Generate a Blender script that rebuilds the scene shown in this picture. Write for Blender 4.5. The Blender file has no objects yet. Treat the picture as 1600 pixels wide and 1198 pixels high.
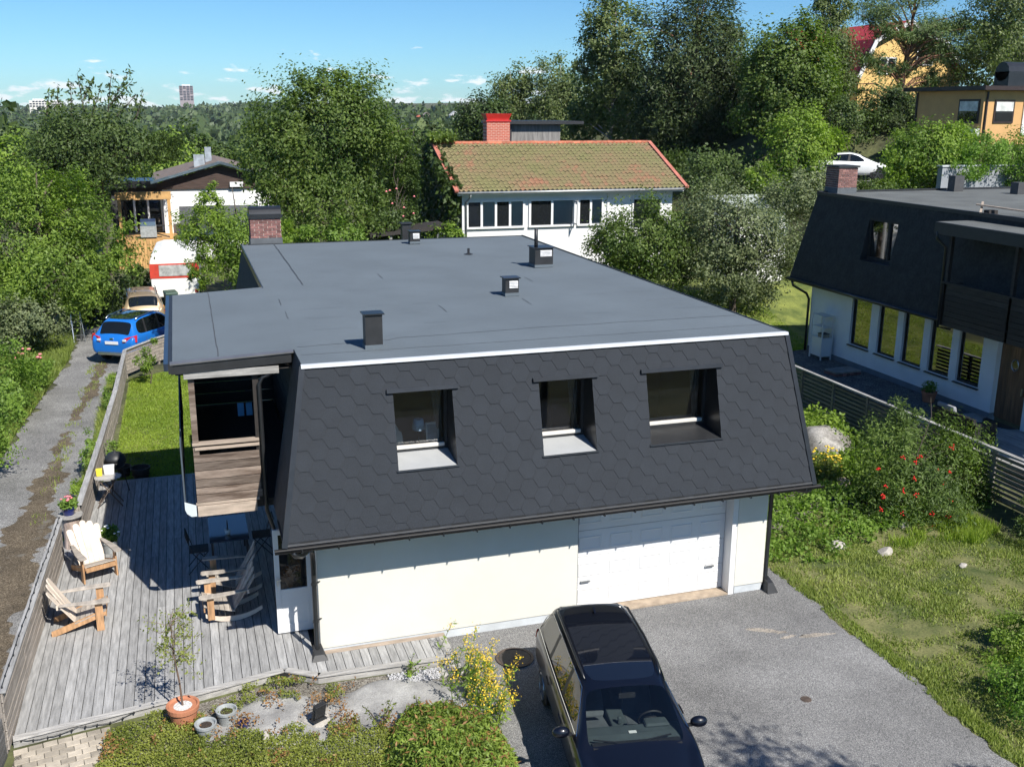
import bpy, bmesh, math, random
import numpy as np
from mathutils import Matrix, Vector, Euler
random.seed(7); RNG = np.random.default_rng(7)
S = bpy.context.scene
COL = S.collection
# ---------------------------------------------------------------- camera, sky, sun, exposure
PITCH, ROLL, YAW, FPX = 0.262823, 0.005064, 0.312801, 1588.86
cam_d = bpy.data.cameras.new('camera'); cam = bpy.data.objects.new('camera', cam_d); COL.objects.link(cam)
cam_d.sensor_fit = 'HORIZONTAL'; cam_d.sensor_width = 36.0; cam_d.lens = 36.0*FPX/1600.0
cam_d.clip_start = 0.1; cam_d.clip_end = 20000
fwd = Vector((math.sin(YAW)*math.cos(PITCH), math.cos(YAW)*math.cos(PITCH), -math.sin(PITCH)))
rgt = Vector((math.cos(YAW), -math.sin(YAW), 0)); upv = rgt.cross(fwd)
r2 = math.cos(ROLL)*rgt + math.sin(ROLL)*upv; u2 = -math.sin(ROLL)*rgt + math.cos(ROLL)*upv
cam.matrix_world = Matrix(((r2.x, u2.x, -fwd.x, 0), (r2.y, u2.y, -fwd.y, 0), (r2.z, u2.z, -fwd.z, 9.3), (0, 0, 0, 1)))
S.camera = cam
SUN = Vector((0.38, -1.0, 1.09)).normalized()
SUN_EL = math.asin(SUN.z); SUN_AZ = math.atan2(SUN.x, SUN.y)
world = bpy.data.worlds.new('World'); S.world = world; world.use_nodes = True
wn = world.node_tree; wn.nodes.clear()
def wnode(t, **k):
    n = wn.nodes.new(t)
    for a, b in k.items(): setattr(n, a, b)
    return n
def wmath(op, a, b=None, c=None):
    n = wnode('ShaderNodeMath', operation=op)
    for i, v in enumerate((a, b, c)):
        if v is None: continue
        if isinstance(v, (int, float)): n.inputs[i].default_value = v
        else: wn.links.new(v, n.inputs[i])
    return n.outputs[0]
sky = wnode('ShaderNodeTexSky', sky_type='NISHITA', sun_disc=False, sun_elevation=SUN_EL, sun_rotation=SUN_AZ)
sky.altitude = 0; sky.air_density = 0.9; sky.dust_density = 0.05; sky.ozone_density = 2.5
tc = wnode('ShaderNodeTexCoord'); sep = wnode('ShaderNodeSeparateXYZ'); wn.links.new(tc.outputs['Generated'], sep.inputs[0])
az = wmath('ARCTAN2', sep.outputs[0], sep.outputs[1]); el = wmath('ARCSINE', sep.outputs[2])
cmb = wnode('ShaderNodeCombineXYZ')
wn.links.new(wmath('MULTIPLY', az, 17.0), cmb.inputs[0]); wn.links.new(wmath('MULTIPLY', el, 62.0), cmb.inputs[1])
nz = wnode('ShaderNodeTexNoise'); nz.inputs['Scale'].default_value = 1.5; nz.inputs['Detail'].default_value = 8; nz.inputs['Roughness'].default_value = 0.58
wn.links.new(cmb.outputs[0], nz.inputs['Vector'])
# scattered fair-weather cumulus: dense towards the horizon, rare higher up, all round the compass
thr = wmath('ADD', wmath('MULTIPLY', wmath('MINIMUM', wmath('ABSOLUTE', el), 0.12), 3.0), 0.468)
cl = wnode('ShaderNodeMapRange', interpolation_type='SMOOTHSTEP')
wn.links.new(wmath('SUBTRACT', nz.outputs[0], thr), cl.inputs[0]); cl.inputs[1].default_value = 0.0; cl.inputs[2].default_value = 0.11
cl.inputs[3].default_value = 0.0; cl.inputs[4].default_value = 0.8
mixc = wnode('ShaderNodeMix', data_type='RGBA'); wn.links.new(cl.outputs[0], mixc.inputs['Factor'])
hs = wnode('ShaderNodeHueSaturation'); hs.inputs['Saturation'].default_value = 1.05; wn.links.new(sky.outputs[0], hs.inputs['Color'])
wb = wnode('ShaderNodeMix', data_type='RGBA', blend_type='MULTIPLY'); wb.inputs['Factor'].default_value = 1.0; wb.inputs['B'].default_value = (0.66, 1.06, 1.40, 1); wn.links.new(hs.outputs[0], wb.inputs['A'])
wn.links.new(wb.outputs['Result'], mixc.inputs['A']); mixc.inputs['B'].default_value = (13, 13.3, 13.8, 1)
bg = wnode('ShaderNodeBackground'); bg.inputs['Strength'].default_value = 0.057
wn.links.new(mixc.outputs['Result'], bg.inputs['Color'])
wo = wnode('ShaderNodeOutputWorld'); wn.links.new(bg.outputs[0], wo.inputs[0])
sun_d = bpy.data.lights.new('sun', 'SUN'); sun_d.energy = 5.0; sun_d.angle = math.radians(0.53); sun_d.color = (1.0, 0.955, 0.88)
sun = bpy.data.objects.new('sun', sun_d); COL.objects.link(sun)
sun.rotation_euler = SUN.to_track_quat('Z', 'Y').to_euler(); sun.location = (20, -40, 60)
S.view_settings.view_transform = 'Standard'; S.view_settings.look = 'None'
S.view_settings.exposure = 0.62; S.view_settings.gamma = 1.0; S.view_settings.use_curve_mapping = False
S.cycles.max_bounces = 5; S.cycles.diffuse_bounces = 3; S.cycles.use_adaptive_sampling = True; S.cycles.adaptive_threshold = 0.025; S.cycles.transparent_max_bounces = 8; S.cycles.caustics_reflective = False; S.cycles.caustics_refractive = False

# ---------------------------------------------------------------- helpers
def srgb(r, g, b):
    f = lambda v: (v/255/12.92) if v/255 <= 0.04045 else ((v/255+0.055)/1.055)**2.4
    return (f(r), f(g), f(b))
MATS = {}
def M(name, col, rough=0.7, var=0.25, scale=3.0, detail=5, bump=0.0, bscale=40.0, metal=0.0, coat=0.0, spec=0.5,
      rnd=0.0, col2=None, stretch=(1, 1, 1), fine=0.0, fscale=60.0, streak=None):
    """procedural material: base colour broken up by noise, optional second tone, per-object variation, fine grain and bump"""
    if name in MATS: return MATS[name]
    m = bpy.data.materials.new(name); m.use_nodes = True; nt = m.node_tree; nd = nt.nodes; lk = nt.links
    p = nd['Principled BSDF']; p.inputs['Roughness'].default_value = rough; p.inputs['Metallic'].default_value = metal
    p.inputs['Specular IOR Level'].default_value = spec
    if coat: p.inputs['Coat Weight'].default_value = coat; p.inputs['Coat Roughness'].default_value = 0.04
    t = nd.new('ShaderNodeTexCoord'); mp = nd.new('ShaderNodeMapping'); lk.new(t.outputs['Object'], mp.inputs[0]); mp.inputs['Scale'].default_value = stretch
    oi = nd.new('ShaderNodeObjectInfo')
    vec = mp.outputs[0]
    if rnd:
        ad = nd.new('ShaderNodeVectorMath'); ad.operation = 'ADD'; cb = nd.new('ShaderNodeCombineXYZ')
        ml = nd.new('ShaderNodeMath'); ml.operation = 'MULTIPLY'; lk.new(oi.outputs['Random'], ml.inputs[0]); ml.inputs[1].default_value = 50
        lk.new(ml.outputs[0], cb.inputs[0]); lk.new(ml.outputs[0], cb.inputs[1]); lk.new(vec, ad.inputs[0]); lk.new(cb.outputs[0], ad.inputs[1]); vec = ad.outputs[0]
    n = nd.new('ShaderNodeTexNoise'); n.inputs['Scale'].default_value = scale; n.inputs['Detail'].default_value = detail; n.inputs['Roughness'].default_value = 0.6
    lk.new(vec, n.inputs['Vector'])
    r = nd.new('ShaderNodeValToRGB'); lk.new(n.outputs[0], r.inputs[0])
    a = tuple(max(0, c*(1-var)) for c in col); b = col2 if col2 else tuple(min(1, c*(1+var)) for c in col)
    r.color_ramp.elements[0].position = 0.36; r.color_ramp.elements[1].position = 0.66
    r.color_ramp.elements[0].color = (*a, 1); r.color_ramp.elements[1].color = (*b, 1)
    out = r.outputs[0]
    if fine:
        n2 = nd.new('ShaderNodeTexNoise'); n2.inputs['Scale'].default_value = fscale; n2.inputs['Detail'].default_value = 3; lk.new(vec, n2.inputs['Vector'])
        mr = nd.new('ShaderNodeMapRange'); lk.new(n2.outputs[0], mr.inputs[0]); mr.inputs[1].default_value = 0.3; mr.inputs[2].default_value = 0.7
        mr.inputs[3].default_value = 1-fine; mr.inputs[4].default_value = 1+fine
        vm = nd.new('ShaderNodeVectorMath'); vm.operation = 'SCALE'; lk.new(out, vm.inputs[0]); lk.new(mr.outputs[0], vm.inputs['Scale']); out = vm.outputs[0]
    if rnd:
        mr = nd.new('ShaderNodeMapRange'); lk.new(oi.outputs['Random'], mr.inputs[0]); mr.inputs[3].default_value = 1-rnd; mr.inputs[4].default_value = 1+rnd
        vm = nd.new('ShaderNodeVectorMath'); vm.operation = 'SCALE'; lk.new(out, vm.inputs[0]); lk.new(mr.outputs[0], vm.inputs['Scale']); out = vm.outputs[0]
    lk.new(out, p.inputs['Base Color'])
    if bump:
        n3 = nd.new('ShaderNodeTexNoise'); n3.inputs['Scale'].default_value = bscale; n3.inputs['Detail'].default_value = 4; lk.new(vec, n3.inputs['Vector'])
        bp = nd.new('ShaderNodeBump'); bp.inputs['Strength'].default_value = bump; bp.inputs['Distance'].default_value = 0.02
        lk.new(n3.outputs[0], bp.inputs['Height']); lk.new(bp.outputs[0], p.inputs['Normal'])
    MATS[name] = m; return m
def leaf_mat(name, dark, light, trans=0.35, nscale=0.7, rough=0.55):
    if name in MATS: return MATS[name]
    dark = tuple(c*1.45 for c in dark); light = tuple(c*1.2 for c in light); trans += .06
    m = bpy.data.materials.new(name); m.use_nodes = True; nt = m.node_tree; nd = nt.nodes; lk = nt.links; nd.clear()
    g = nd.new('ShaderNodeNewGeometry'); t = nd.new('ShaderNodeTexCoord')
    n = nd.new('ShaderNodeTexNoise'); n.inputs['Scale'].default_value = nscale; n.inputs['Detail'].default_value = 4; lk.new(t.outputs['Object'], n.inputs['Vector'])
    ma = nd.new('ShaderNodeMath'); ma.operation = 'MULTIPLY_ADD'; lk.new(g.outputs['Random Per Island'], ma.inputs[0]); ma.inputs[1].default_value = 0.55
    mb = nd.new('ShaderNodeMath'); mb.operation = 'MULTIPLY_ADD'; lk.new(n.outputs[0], mb.inputs[0]); mb.inputs[1].default_value = 1.5; mb.inputs[2].default_value = -0.53
    lk.new(mb.outputs[0], ma.inputs[2])
    r = nd.new('ShaderNodeValToRGB'); lk.new(ma.outputs[0], r.inputs[0])
    r.color_ramp.elements[0].color = (*dark, 1); r.color_ramp.elements[1].color = (*light, 1)
    d = nd.new('ShaderNodeBsdfPrincipled'); d.inputs['Roughness'].default_value = rough; d.inputs['Specular IOR Level'].default_value = 0.35
    tr = nd.new('ShaderNodeBsdfTranslucent'); mx = nd.new('ShaderNodeMixShader'); mx.inputs[0].default_value = trans
    vm = nd.new('ShaderNodeVectorMath'); vm.operation = 'MULTIPLY'; lk.new(r.outputs[0], vm.inputs[0]); vm.inputs[1].default_value = (1.25, 1.45, 0.6)
    lk.new(r.outputs[0], d.inputs['Base Color']); lk.new(vm.outputs[0], tr.inputs['Color'])
    lk.new(d.outputs[0], mx.inputs[1]); lk.new(tr.outputs[0], mx.inputs[2])
    o = nd.new('ShaderNodeOutputMaterial'); lk.new(mx.outputs[0], o.inputs[0])
    MATS[name] = m; return m
def glass_mat(name, tint=(0.02, 0.025, 0.03), trans=0.0, rough=0.02, refl=1.0):
    """window pane: a dark body (or a see-through one) under a Fresnel mirror"""
    if name in MATS: return MATS[name]
    m = bpy.data.materials.new(name); m.use_nodes = True; nt = m.node_tree; nd = nt.nodes; lk = nt.links; nd.clear()
    df = nd.new('ShaderNodeBsdfDiffuse'); df.inputs[0].default_value = (*tint, 1)
    tp = nd.new('ShaderNodeBsdfTransparent'); tp.inputs[0].default_value = (0.82, 0.87, 0.86, 1)
    m1 = nd.new('ShaderNodeMixShader'); m1.inputs[0].default_value = trans; lk.new(df.outputs[0], m1.inputs[1]); lk.new(tp.outputs[0], m1.inputs[2])
    gl = nd.new('ShaderNodeBsdfGlossy'); gl.inputs['Roughness'].default_value = rough; gl.inputs[0].default_value = (refl, refl, refl, 1)
    fr = nd.new('ShaderNodeFresnel'); fr.inputs[0].default_value = 1.55
    m2 = nd.new('ShaderNodeMixShader'); lk.new(fr.outputs[0], m2.inputs[0]); lk.new(m1.outputs[0], m2.inputs[1]); lk.new(gl.outputs[0], m2.inputs[2])
    o = nd.new('ShaderNodeOutputMaterial'); lk.new(m2.outputs[0], o.inputs[0])
    MATS[name] = m; return m

class MB:
    def __init__(s): s.v = []; s.f = []
    def add(s, vs, fs):
        n = len(s.v); s.v += [tuple(v) for v in vs]; s.f += [tuple(i+n for i in f) for f in fs]; return s
    def box(s, x0, x1, y0, y1, z0, z1):
        return s.add([(x0,y0,z0),(x1,y0,z0),(x1,y1,z0),(x0,y1,z0),(x0,y0,z1),(x1,y0,z1),(x1,y1,z1),(x0,y1,z1)],
                     [(0,3,2,1),(4,5,6,7),(0,1,5,4),(1,2,6,5),(2,3,7,6),(3,0,4,7)])
    def hexa(s, b, t):   # 4 bottom pts, 4 top pts (ccw from above)
        return s.add(list(b)+list(t), [(0,3,2,1),(4,5,6,7),(0,1,5,4),(1,2,6,5),(2,3,7,6),(3,0,4,7)])
    def bar(s, a, b, w, h, up=(0,0,1)):   # rectangular bar from a to b
        a = Vector(a); b = Vector(b); d = (b-a).normalized(); u = Vector(up)
        sd = d.cross(u)
        if sd.length < 1e-4: sd = d.cross(Vector((0,1,0)))
        sd.normalize(); u = sd.cross(d); sd *= w/2; u = u*(h/2)
        return s.add([a-sd-u, a+sd-u, a+sd+u, a-sd+u, b-sd-u, b+sd-u, b+sd+u, b-sd+u],
                     [(0,1,2,3),(7,6,5,4),(0,4,5,1),(1,5,6,2),(2,6,7,3),(3,7,4,0)])
    def tube(s, pts, rad, n=8, caps=True):
        pts = [Vector(p) for p in pts]; rad = rad if hasattr(rad, '__len__') else [rad]*len(pts)
        base = len(s.v); prev = None
        for i, p in enumerate(pts):
            d = (pts[min(i+1, len(pts)-1)]-pts[max(i-1, 0)]).normalized()
            if prev is None:
                a = d.cross(Vector((0,0,1)))
                if a.length < 1e-3: a = d.cross(Vector((1,0,0)))
            else: a = prev - d*prev.dot(d)
            a.normalize(); prev = a; b = d.cross(a)
            for k in range(n):
                q = 2*math.pi*k/n; s.v.append(tuple(p+(a*math.cos(q)+b*math.sin(q))*rad[i]))
        for i in range(len(pts)-1):
            for k in range(n):
                s.f.append((base+i*n+k, base+i*n+(k+1)%n, base+(i+1)*n+(k+1)%n, base+(i+1)*n+k))
        if caps: s.f.append(tuple(base+k for k in range(n))[::-1]); s.f.append(tuple(base+(len(pts)-1)*n+k for k in range(n)))
        return s
    def lathe(s, prof, c=(0,0,0), n=20):
        base = len(s.v)
        for r, z in prof:
            for k in range(n):
                q = 2*math.pi*k/n; s.v.append((c[0]+r*math.cos(q), c[1]+r*math.sin(q), c[2]+z))
        for i in range(len(prof)-1):
            for k in range(n): s.f.append((base+i*n+k, base+i*n+(k+1)%n, base+(i+1)*n+(k+1)%n, base+(i+1)*n+k))
        s.f.append(tuple(base+k for k in range(n))[::-1]); s.f.append(tuple(base+(len(prof)-1)*n+k for k in range(n)))
        return s
    def extrude(s, poly, d):   # planar polygon (3D pts) extruded by vector d
        n = len(poly); d = Vector(d); vs = [Vector(p) for p in poly]; vs += [p+d for p in vs]
        return s.add(vs, [tuple(range(n))[::-1], tuple(range(n, 2*n))]+[(i, (i+1)%n, (i+1)%n+n, i+n) for i in range(n)])
    def mesh(s, name):
        m = bpy.data.meshes.new(name); m.from_pydata(s.v, [], s.f); m.update(); return m
def link(o, parent=None, local=False):
    COL.objects.link(o)
    if parent is not None:
        o.parent = parent
        if not local:
            L = Vector((0,0,0)); q = parent
            while q is not None: L += Vector(q.location) if q.parent is None else Vector((0,0,0)); q = q.parent
            if parent.parent is None: o.matrix_parent_inverse = Matrix.Translation(-L)
    return o
def obj(name, mb, mat, parent=None, local=False, smooth=False, bevel=0.0, fixn=True):
    me = mb.mesh(name) if isinstance(mb, MB) else mb
    if fixn and isinstance(mb, MB):
        bm = bmesh.new(); bm.from_mesh(me); bmesh.ops.recalc_face_normals(bm, faces=bm.faces); bm.to_mesh(me); bm.free()
    me.materials.clear(); me.materials.append(mat)
    if smooth: me.shade_smooth()
    o = link(bpy.data.objects.new(name, me), parent, local)
    if bevel:
        b = o.modifiers.new('bevel', 'BEVEL'); b.width = bevel; b.segments = 2; b.limit_method = 'ANGLE'
    return o
def tag(o, label=None, cat=None, group=None, kind=None):
    if label: o['label'] = label
    if cat: o['category'] = cat
    if group: o['group'] = group
    if kind: o['kind'] = kind
    return o
def thing(name, label, cat, loc=(0,0,0), rz=0, group=None):
    o = bpy.data.objects.new(name, None); o.empty_display_size = 0.2; COL.objects.link(o)
    o.location = loc; o.rotation_euler = (0,0,rz); return tag(o, label, cat, group)
def dup(root, loc, rz, label, group=None, scale=None):
    r = root.copy(); COL.objects.link(r); r.location = loc; r.rotation_euler = (0,0,rz); tag(r, label, None, group)
    if scale: r.scale = (scale,)*3
    for ch in list(root.children):
        c = ch.copy(); COL.objects.link(c); c.parent = r
        for g in list(ch.children):
            d = g.copy(); COL.objects.link(d); d.parent = c
    return r
def np_mesh(name, V, quads=None, tris=None):
    """fast mesh from numpy vertices and face index arrays"""
    me = bpy.data.meshes.new(name); me.vertices.add(len(V)); me.vertices.foreach_set('co', np.asarray(V, np.float32).ravel())
    idx = quads if quads is not None else tris; k = idx.shape[1]
    me.loops.add(idx.size); me.loops.foreach_set('vertex_index', idx.astype(np.int32).ravel())
    me.polygons.add(len(idx)); me.polygons.foreach_set('loop_start', np.arange(0, idx.size, k, dtype=np.int32))
    me.update(calc_edges=True); me.validate(); return me
def rot_frames(n, rng, up=0.0, out=None):
    """n random orthonormal frames; normals pulled towards up and outward"""
    N = rng.normal(size=(n, 3)); N /= np.linalg.norm(N, axis=1)[:, None]
    N[:, 2] += up
    if out is not None: N += out
    N /= np.linalg.norm(N, axis=1)[:, None]+1e-9
    A = np.cross(N, rng.normal(size=(n, 3))); A /= np.linalg.norm(A, axis=1)[:, None]+1e-9
    return N, A, np.cross(N, A)
def leaf_quads(P, size, rng, up=0.5, out=None, aspect=0.55, droop=0.0, jit=0.35):
    n = len(P); N, A, B = rot_frames(n, rng, up, out)
    if droop: A[:, 2] -= droop; A /= np.linalg.norm(A, axis=1)[:, None]; B = np.cross(N, A); B /= np.linalg.norm(B, axis=1)[:, None]+1e-9
    s = size*(1+jit*rng.uniform(-1, 1, n)); L = A*s[:, None]; W = B*(s*aspect)[:, None]*0.5
    V = np.empty((n, 4, 3)); V[:, 0] = P; V[:, 1] = P+L*0.5+W; V[:, 2] = P+L; V[:, 3] = P+L*0.5-W
    return V.reshape(-1, 3), np.arange(n*4).reshape(-1, 4)
def sm(t): t = np.clip(t, 0, 1); return t*t*(3-2*t)
def vnoise(x, y, s, seed=0):
    """cheap smooth value noise"""
    r = np.random.default_rng(seed).random((64, 64)); x = np.asarray(x)/s; y = np.asarray(y)/s
    xi = np.floor(x).astype(int); yi = np.floor(y).astype(int); fx = sm(x-xi); fy = sm(y-yi)
    g = lambda a, b: r[a % 64, b % 64]
    return (g(xi, yi)*(1-fx)+g(xi+1, yi)*fx)*(1-fy)+(g(xi, yi+1)*(1-fx)+g(xi+1, yi+1)*fx)*fy

# ---------------------------------------------------------------- terrain
PADS = [(43, 45, 6, 3, 7.8), (53, 70, 10, 6, 7.6), (32.2, 44.2, 3.4, 2, 4.8), (35, 48.2, 3.4, 1.6, 5.7), (18, 50, 9, 8, 1.6), (-2, 68, 8, 10, 0.2)]
def terrain(x, y):
    x = np.asarray(x, float); y = np.asarray(y, float)
    h = 0.9*sm((x-17.6)/1.6)*sm((36-y)/6) + 7.0*sm((x-25)/12)*sm((y-37.5)/6)*sm((190-np.hypot(x, y))/90) + 1.4*sm((y-33)/12)*sm((x+2)/12)
    for cx, cy, r, f, z in PADS:
        w = sm(1-(np.hypot(x-cx, y-cy)-r)/f); h = h*(1-w)+z*w
    d = np.hypot(x, y)
    h = h - 17*sm((y-85)/140)*sm((260-x)/260)
    hill = 15*sm((d-380)/1300)*(0.72+0.5*vnoise(x, y, 420, 3)) + 6*sm((d-300)/300)*(vnoise(x, y, 160, 4)-0.5)
    return h + hill
def axis(a, b, near0, near1, step, grow=1.14):
    xs = list(np.arange(near0, near1+1e-6, step)); s = step; v = near1
    while v < b: s *= grow; v += s; xs.append(min(v, b))
    s = step; v = near0; L = []
    while v > a: s *= grow; v -= s; L.append(max(v, a))
    return np.array(L[::-1]+xs)
gx = axis(-2800, 2800, -12, 50, 1.0); gy = axis(-800, 2900, 0, 76, 1.0)
GX, GY = np.meshgrid(gx, gy); GZ = terrain(GX, GY)-0.03
nx, ny = len(gx), len(gy); ii = np.arange(nx*ny).reshape(ny, nx)
quads = np.stack([ii[:-1, :-1], ii[:-1, 1:], ii[1:, 1:], ii[1:, :-1]], -1).reshape(-1, 4)
m_soil = M('soil_and_weeds', (0.055, 0.06, 0.025), 0.95, 0.4, 0.6, 8, bump=0.4, bscale=12, col2=(0.11, 0.12, 0.045), fine=0.35, fscale=9)
g = obj('ground', np_mesh('ground', np.stack([GX, GY, GZ], -1).reshape(-1, 3), quads=quads), m_soil, smooth=True)
tag(g, kind='structure')
def sheet(name, poly, z, mat, thick=0.0, res=None, kind='structure', zfun=None):
    """flat ground sheet from a polygon, optionally gridded and dropped on a height function"""
    bm = bmesh.new(); vs = [bm.verts.new((p[0], p[1], z)) for p in poly]; bm.faces.new(vs)
    bmesh.ops.triangulate(bm, faces=bm.faces)
    if res:
        for _ in range(res): bmesh.ops.subdivide_edges(bm, edges=bm.edges[:], cuts=1, use_grid_fill=True)
    if zfun is not None:
        for v in bm.verts: v.co.z = z+float(zfun(v.co.x, v.co.y))
    bmesh.ops.recalc_face_normals(bm, faces=bm.faces)
    me = bpy.data.meshes.new(name); bm.to_mesh(me); bm.free()
    for p in me.polygons:
        pass
    if me.polygons and me.polygons[0].normal.z < 0: me.flip_normals()
    o = obj(name, me, mat); tag(o, kind=kind); return o
# ---------------------------------------------------------------- ground surfaces
def wob(pts, amp, step, rng):
    out = []; s = 0.; ph = rng.uniform(0, 60, 4)     # smooth irregular outline, a few wavelengths summed
    for i in range(len(pts)-1):
        a = np.array(pts[i]); b = np.array(pts[i+1]); L = np.linalg.norm(b-a); n = max(1, int(L/step)); nn = np.array([-(b-a)[1], (b-a)[0]])/L
        for k in range(n):
            p = a+(b-a)*k/n; s += L/n
            w = math.sin(s*1.9+ph[0])+.8*math.sin(s*4.3+ph[1])+.6*math.sin(s*9.7+ph[2])+.4*math.sin(s*21+ph[3])+rng.normal()*.35
            if k or i: p = p+nn*w*amp
            out.append(tuple(p))
    out.append(tuple(pts[-1])); return out
def speckle_mat(name, col, dark, light, scale=220, big=0.5, patch=None):
    """mineral aggregate: cell speckle of stones over slow stains"""
    if name in MATS: return MATS[name]
    m = bpy.data.materials.new(name); m.use_nodes = True; nt = m.node_tree; nd = nt.nodes; lk = nt.links
    p = nd['Principled BSDF']; p.inputs['Roughness'].default_value = 0.9; p.inputs['Specular IOR Level'].default_value = 0.25
    t = nd.new('ShaderNodeTexCoord')
    v = nd.new('ShaderNodeTexVoronoi'); v.inputs['Scale'].default_value = scale; lk.new(t.outputs['Object'], v.inputs['Vector'])
    sx = nd.new('ShaderNodeSeparateColor'); lk.new(v.outputs['Color'], sx.inputs[0])
    r = nd.new('ShaderNodeValToRGB'); lk.new(sx.outputs[0], r.inputs[0])
    e = r.color_ramp.elements; e[0].color = (*dark, 1); e[1].color = (*light, 1); e[0].position = 0.05; e[1].position = 0.98
    mid = e.new(0.55); mid.color = (*col, 1)
    n = nd.new('ShaderNodeTexNoise'); n.inputs['Scale'].default_value = big; n.inputs['Detail'].default_value = 9; n.inputs['Roughness'].default_value = 0.65; lk.new(t.outputs['Object'], n.inputs['Vector'])
    mr = nd.new('ShaderNodeMapRange'); lk.new(n.outputs[0], mr.inputs[0]); mr.inputs[1].default_value = 0.3; mr.inputs[2].default_value = 0.7; mr.inputs[3].default_value = 0.66; mr.inputs[4].default_value = 1.28
    vm = nd.new('ShaderNodeVectorMath'); vm.operation = 'SCALE'; lk.new(r.outputs[0], vm.inputs[0]); lk.new(mr.outputs[0], vm.inputs['Scale'])
    out = vm.outputs[0]
    if patch:   # sand / dirt patches with a shape of their own
        n2 = nd.new('ShaderNodeTexNoise'); n2.inputs['Scale'].default_value = patch[1]; n2.inputs['Detail'].default_value = 6; lk.new(t.outputs['Object'], n2.inputs['Vector'])
        m2 = nd.new('ShaderNodeMapRange'); lk.new(n2.outputs[0], m2.inputs[0]); m2.inputs[1].default_value = patch[2]; m2.inputs[2].default_value = patch[2]+0.09
        mx = nd.new('ShaderNodeMix'); mx.data_type = 'RGBA'; lk.new(m2.outputs[0], mx.inputs['Factor']); lk.new(out, mx.inputs['A']); mx.inputs['B'].default_value = (*patch[0], 1); out = mx.outputs['Result']
    lk.new(out, p.inputs['Base Color'])
    bp = nd.new('ShaderNodeBump'); bp.inputs['Strength'].default_value = 0.5; bp.inputs['Distance'].default_value = 0.006; lk.new(v.outputs['Distance'], bp.inputs['Height']); lk.new(bp.outputs[0], p.inputs['Normal'])
    MATS[name] = m; return m
m_asph = speckle_mat('asphalt', (0.17, 0.169, 0.168), (0.085, 0.085, 0.087), (0.36, 0.355, 0.345), 120, 0.42)
m_gravel = speckle_mat('gravel_road', (0.175, 0.172, 0.168), (0.09, 0.09, 0.088), (0.34, 0.335, 0.32), 85, 0.8)
m_soilbed = speckle_mat('bed_soil', (0.16, 0.145, 0.12), (0.07, 0.06, 0.05), (0.32, 0.3, 0.26), 60, 0.9)
m_grass = M('grass_turf', (0.085, 0.125, 0.02), 0.9, 0.35, 1.1, 8, bump=0.6, bscale=55, col2=(0.2, 0.225, 0.045), fine=0.3, fscale=30)
m_drylawn = M('dry_lawn_turf', (0.07, 0.105, 0.018), 0.92, 0.35, 0.8, 9, bump=0.6, bscale=50, col2=(0.2, 0.19, 0.075), fine=0.35, fscale=22)
rg = np.random.default_rng(3)
edge_r = wob([(11.3, 3.0), (11.1, 9.0), (11.12, 10.9), (11.24, 13), (11.22, 15.3), (11.25, 17.3)], 0.05, 0.08, rg)
edge_l = wob([(3.97, 16.6), (3.97, 15.3), (4.25, 14.6), (4.02, 13.4), (3.8, 12.3), (3.6, 9), (3.4, 3)], 0.02, 0.12, rg)
sheet('driveway', edge_r+[(10.4, 17.4), (10.4, 16.6)]+edge_l, 0.0, m_asph)
sand = speckle_mat('sand_patch', (0.3, 0.265, 0.22), (0.16, 0.15, 0.14), (0.44, 0.39, 0.33), 80, 2)
for i, (cx, cy, rx, ry, a) in enumerate([(10.55, 14.32, .33, .07, -.15), (9.75, 14.75, .42, .08, -.5), (10.0, 14.42, .16, .05, .1)]):
    pts = [(cx+math.cos(q)*rx*rg.uniform(.65, 1.25)*math.cos(a)-math.sin(q)*ry*rg.uniform(.6, 1.3)*math.sin(a), cy+math.cos(q)*rx*rg.uniform(.65, 1.25)*math.sin(a)+math.sin(q)*ry*rg.uniform(.6, 1.3)*math.cos(a)) for q in np.linspace(0, 6.28, 22)[:-1]]
    sheet('sand_patch', pts, 0.004, sand)
path_l = wob([(-7.6, 8), (-6.6, 16), (-5.9, 22), (-5.25, 29), (-4.85, 35), (-4.45, 41), (-4.6, 50), (-4.9, 58)], 0.09, 0.2, rg)
path_r = wob([(0.6, 58), (-0.4, 50), (-1.4, 43), (-2.75, 38), (-2.62, 32), (-2.72, 25), (-3.02, 22), (-3.1, 16), (-3.3, 8)], 0.02, 0.4, rg)
sheet('gravel_road', path_l+path_r, 0.0, m_gravel)
m_strip = speckle_mat('mossy_strip', (0.1, 0.078, 0.052), (0.05, 0.04, 0.027), (0.2, 0.165, 0.12), 60, 1.6, patch=((0.15, 0.14, 0.12), 1.5, 0.62))
strip = wob([(-5.2, 8), (-4.75, 16), (-4.4, 22), (-4.05, 27), (-3.75, 31.5)], 0.09, 0.1, rg)+wob([(-3.68, 31.5), (-3.5, 27), (-3.4, 22), (-3.55, 16), (-4.0, 8)], 0.10, 0.1, rg)
sheet('mossy_middle_strip', strip, 0.004, m_strip)
sheet('mossy_middle_strip', wob([(-3.75, 32.6), (-3.55, 36), (-3.4, 40.5)], .05, .12, rg)+wob([(-3.1, 40.5), (-3.15, 36), (-3.55, 32.6)], .06, .12, rg), 0.004, m_strip)
sheet('lawn', [(-2.25, 26.25), (1.75, 26.25), (1.75, 39.6), (-2.2, 37.5)], 0.0, m_grass)
lawn_r = [(p[0]+0.01, p[1]) for p in edge_r]+[(12.2, 18.6), (14.5, 19.8), (17.9, 18.4), (17.9, 3.0)]
sheet('garden_lawn', lawn_r, -0.004, m_drylawn)
sheet('back_lawn', [(11.3, 25), (17.5, 25), (21.1, 31.4), (30, 33), (30, 43), (12, 43)], 0.02, m_grass, res=4, zfun=terrain)
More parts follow.
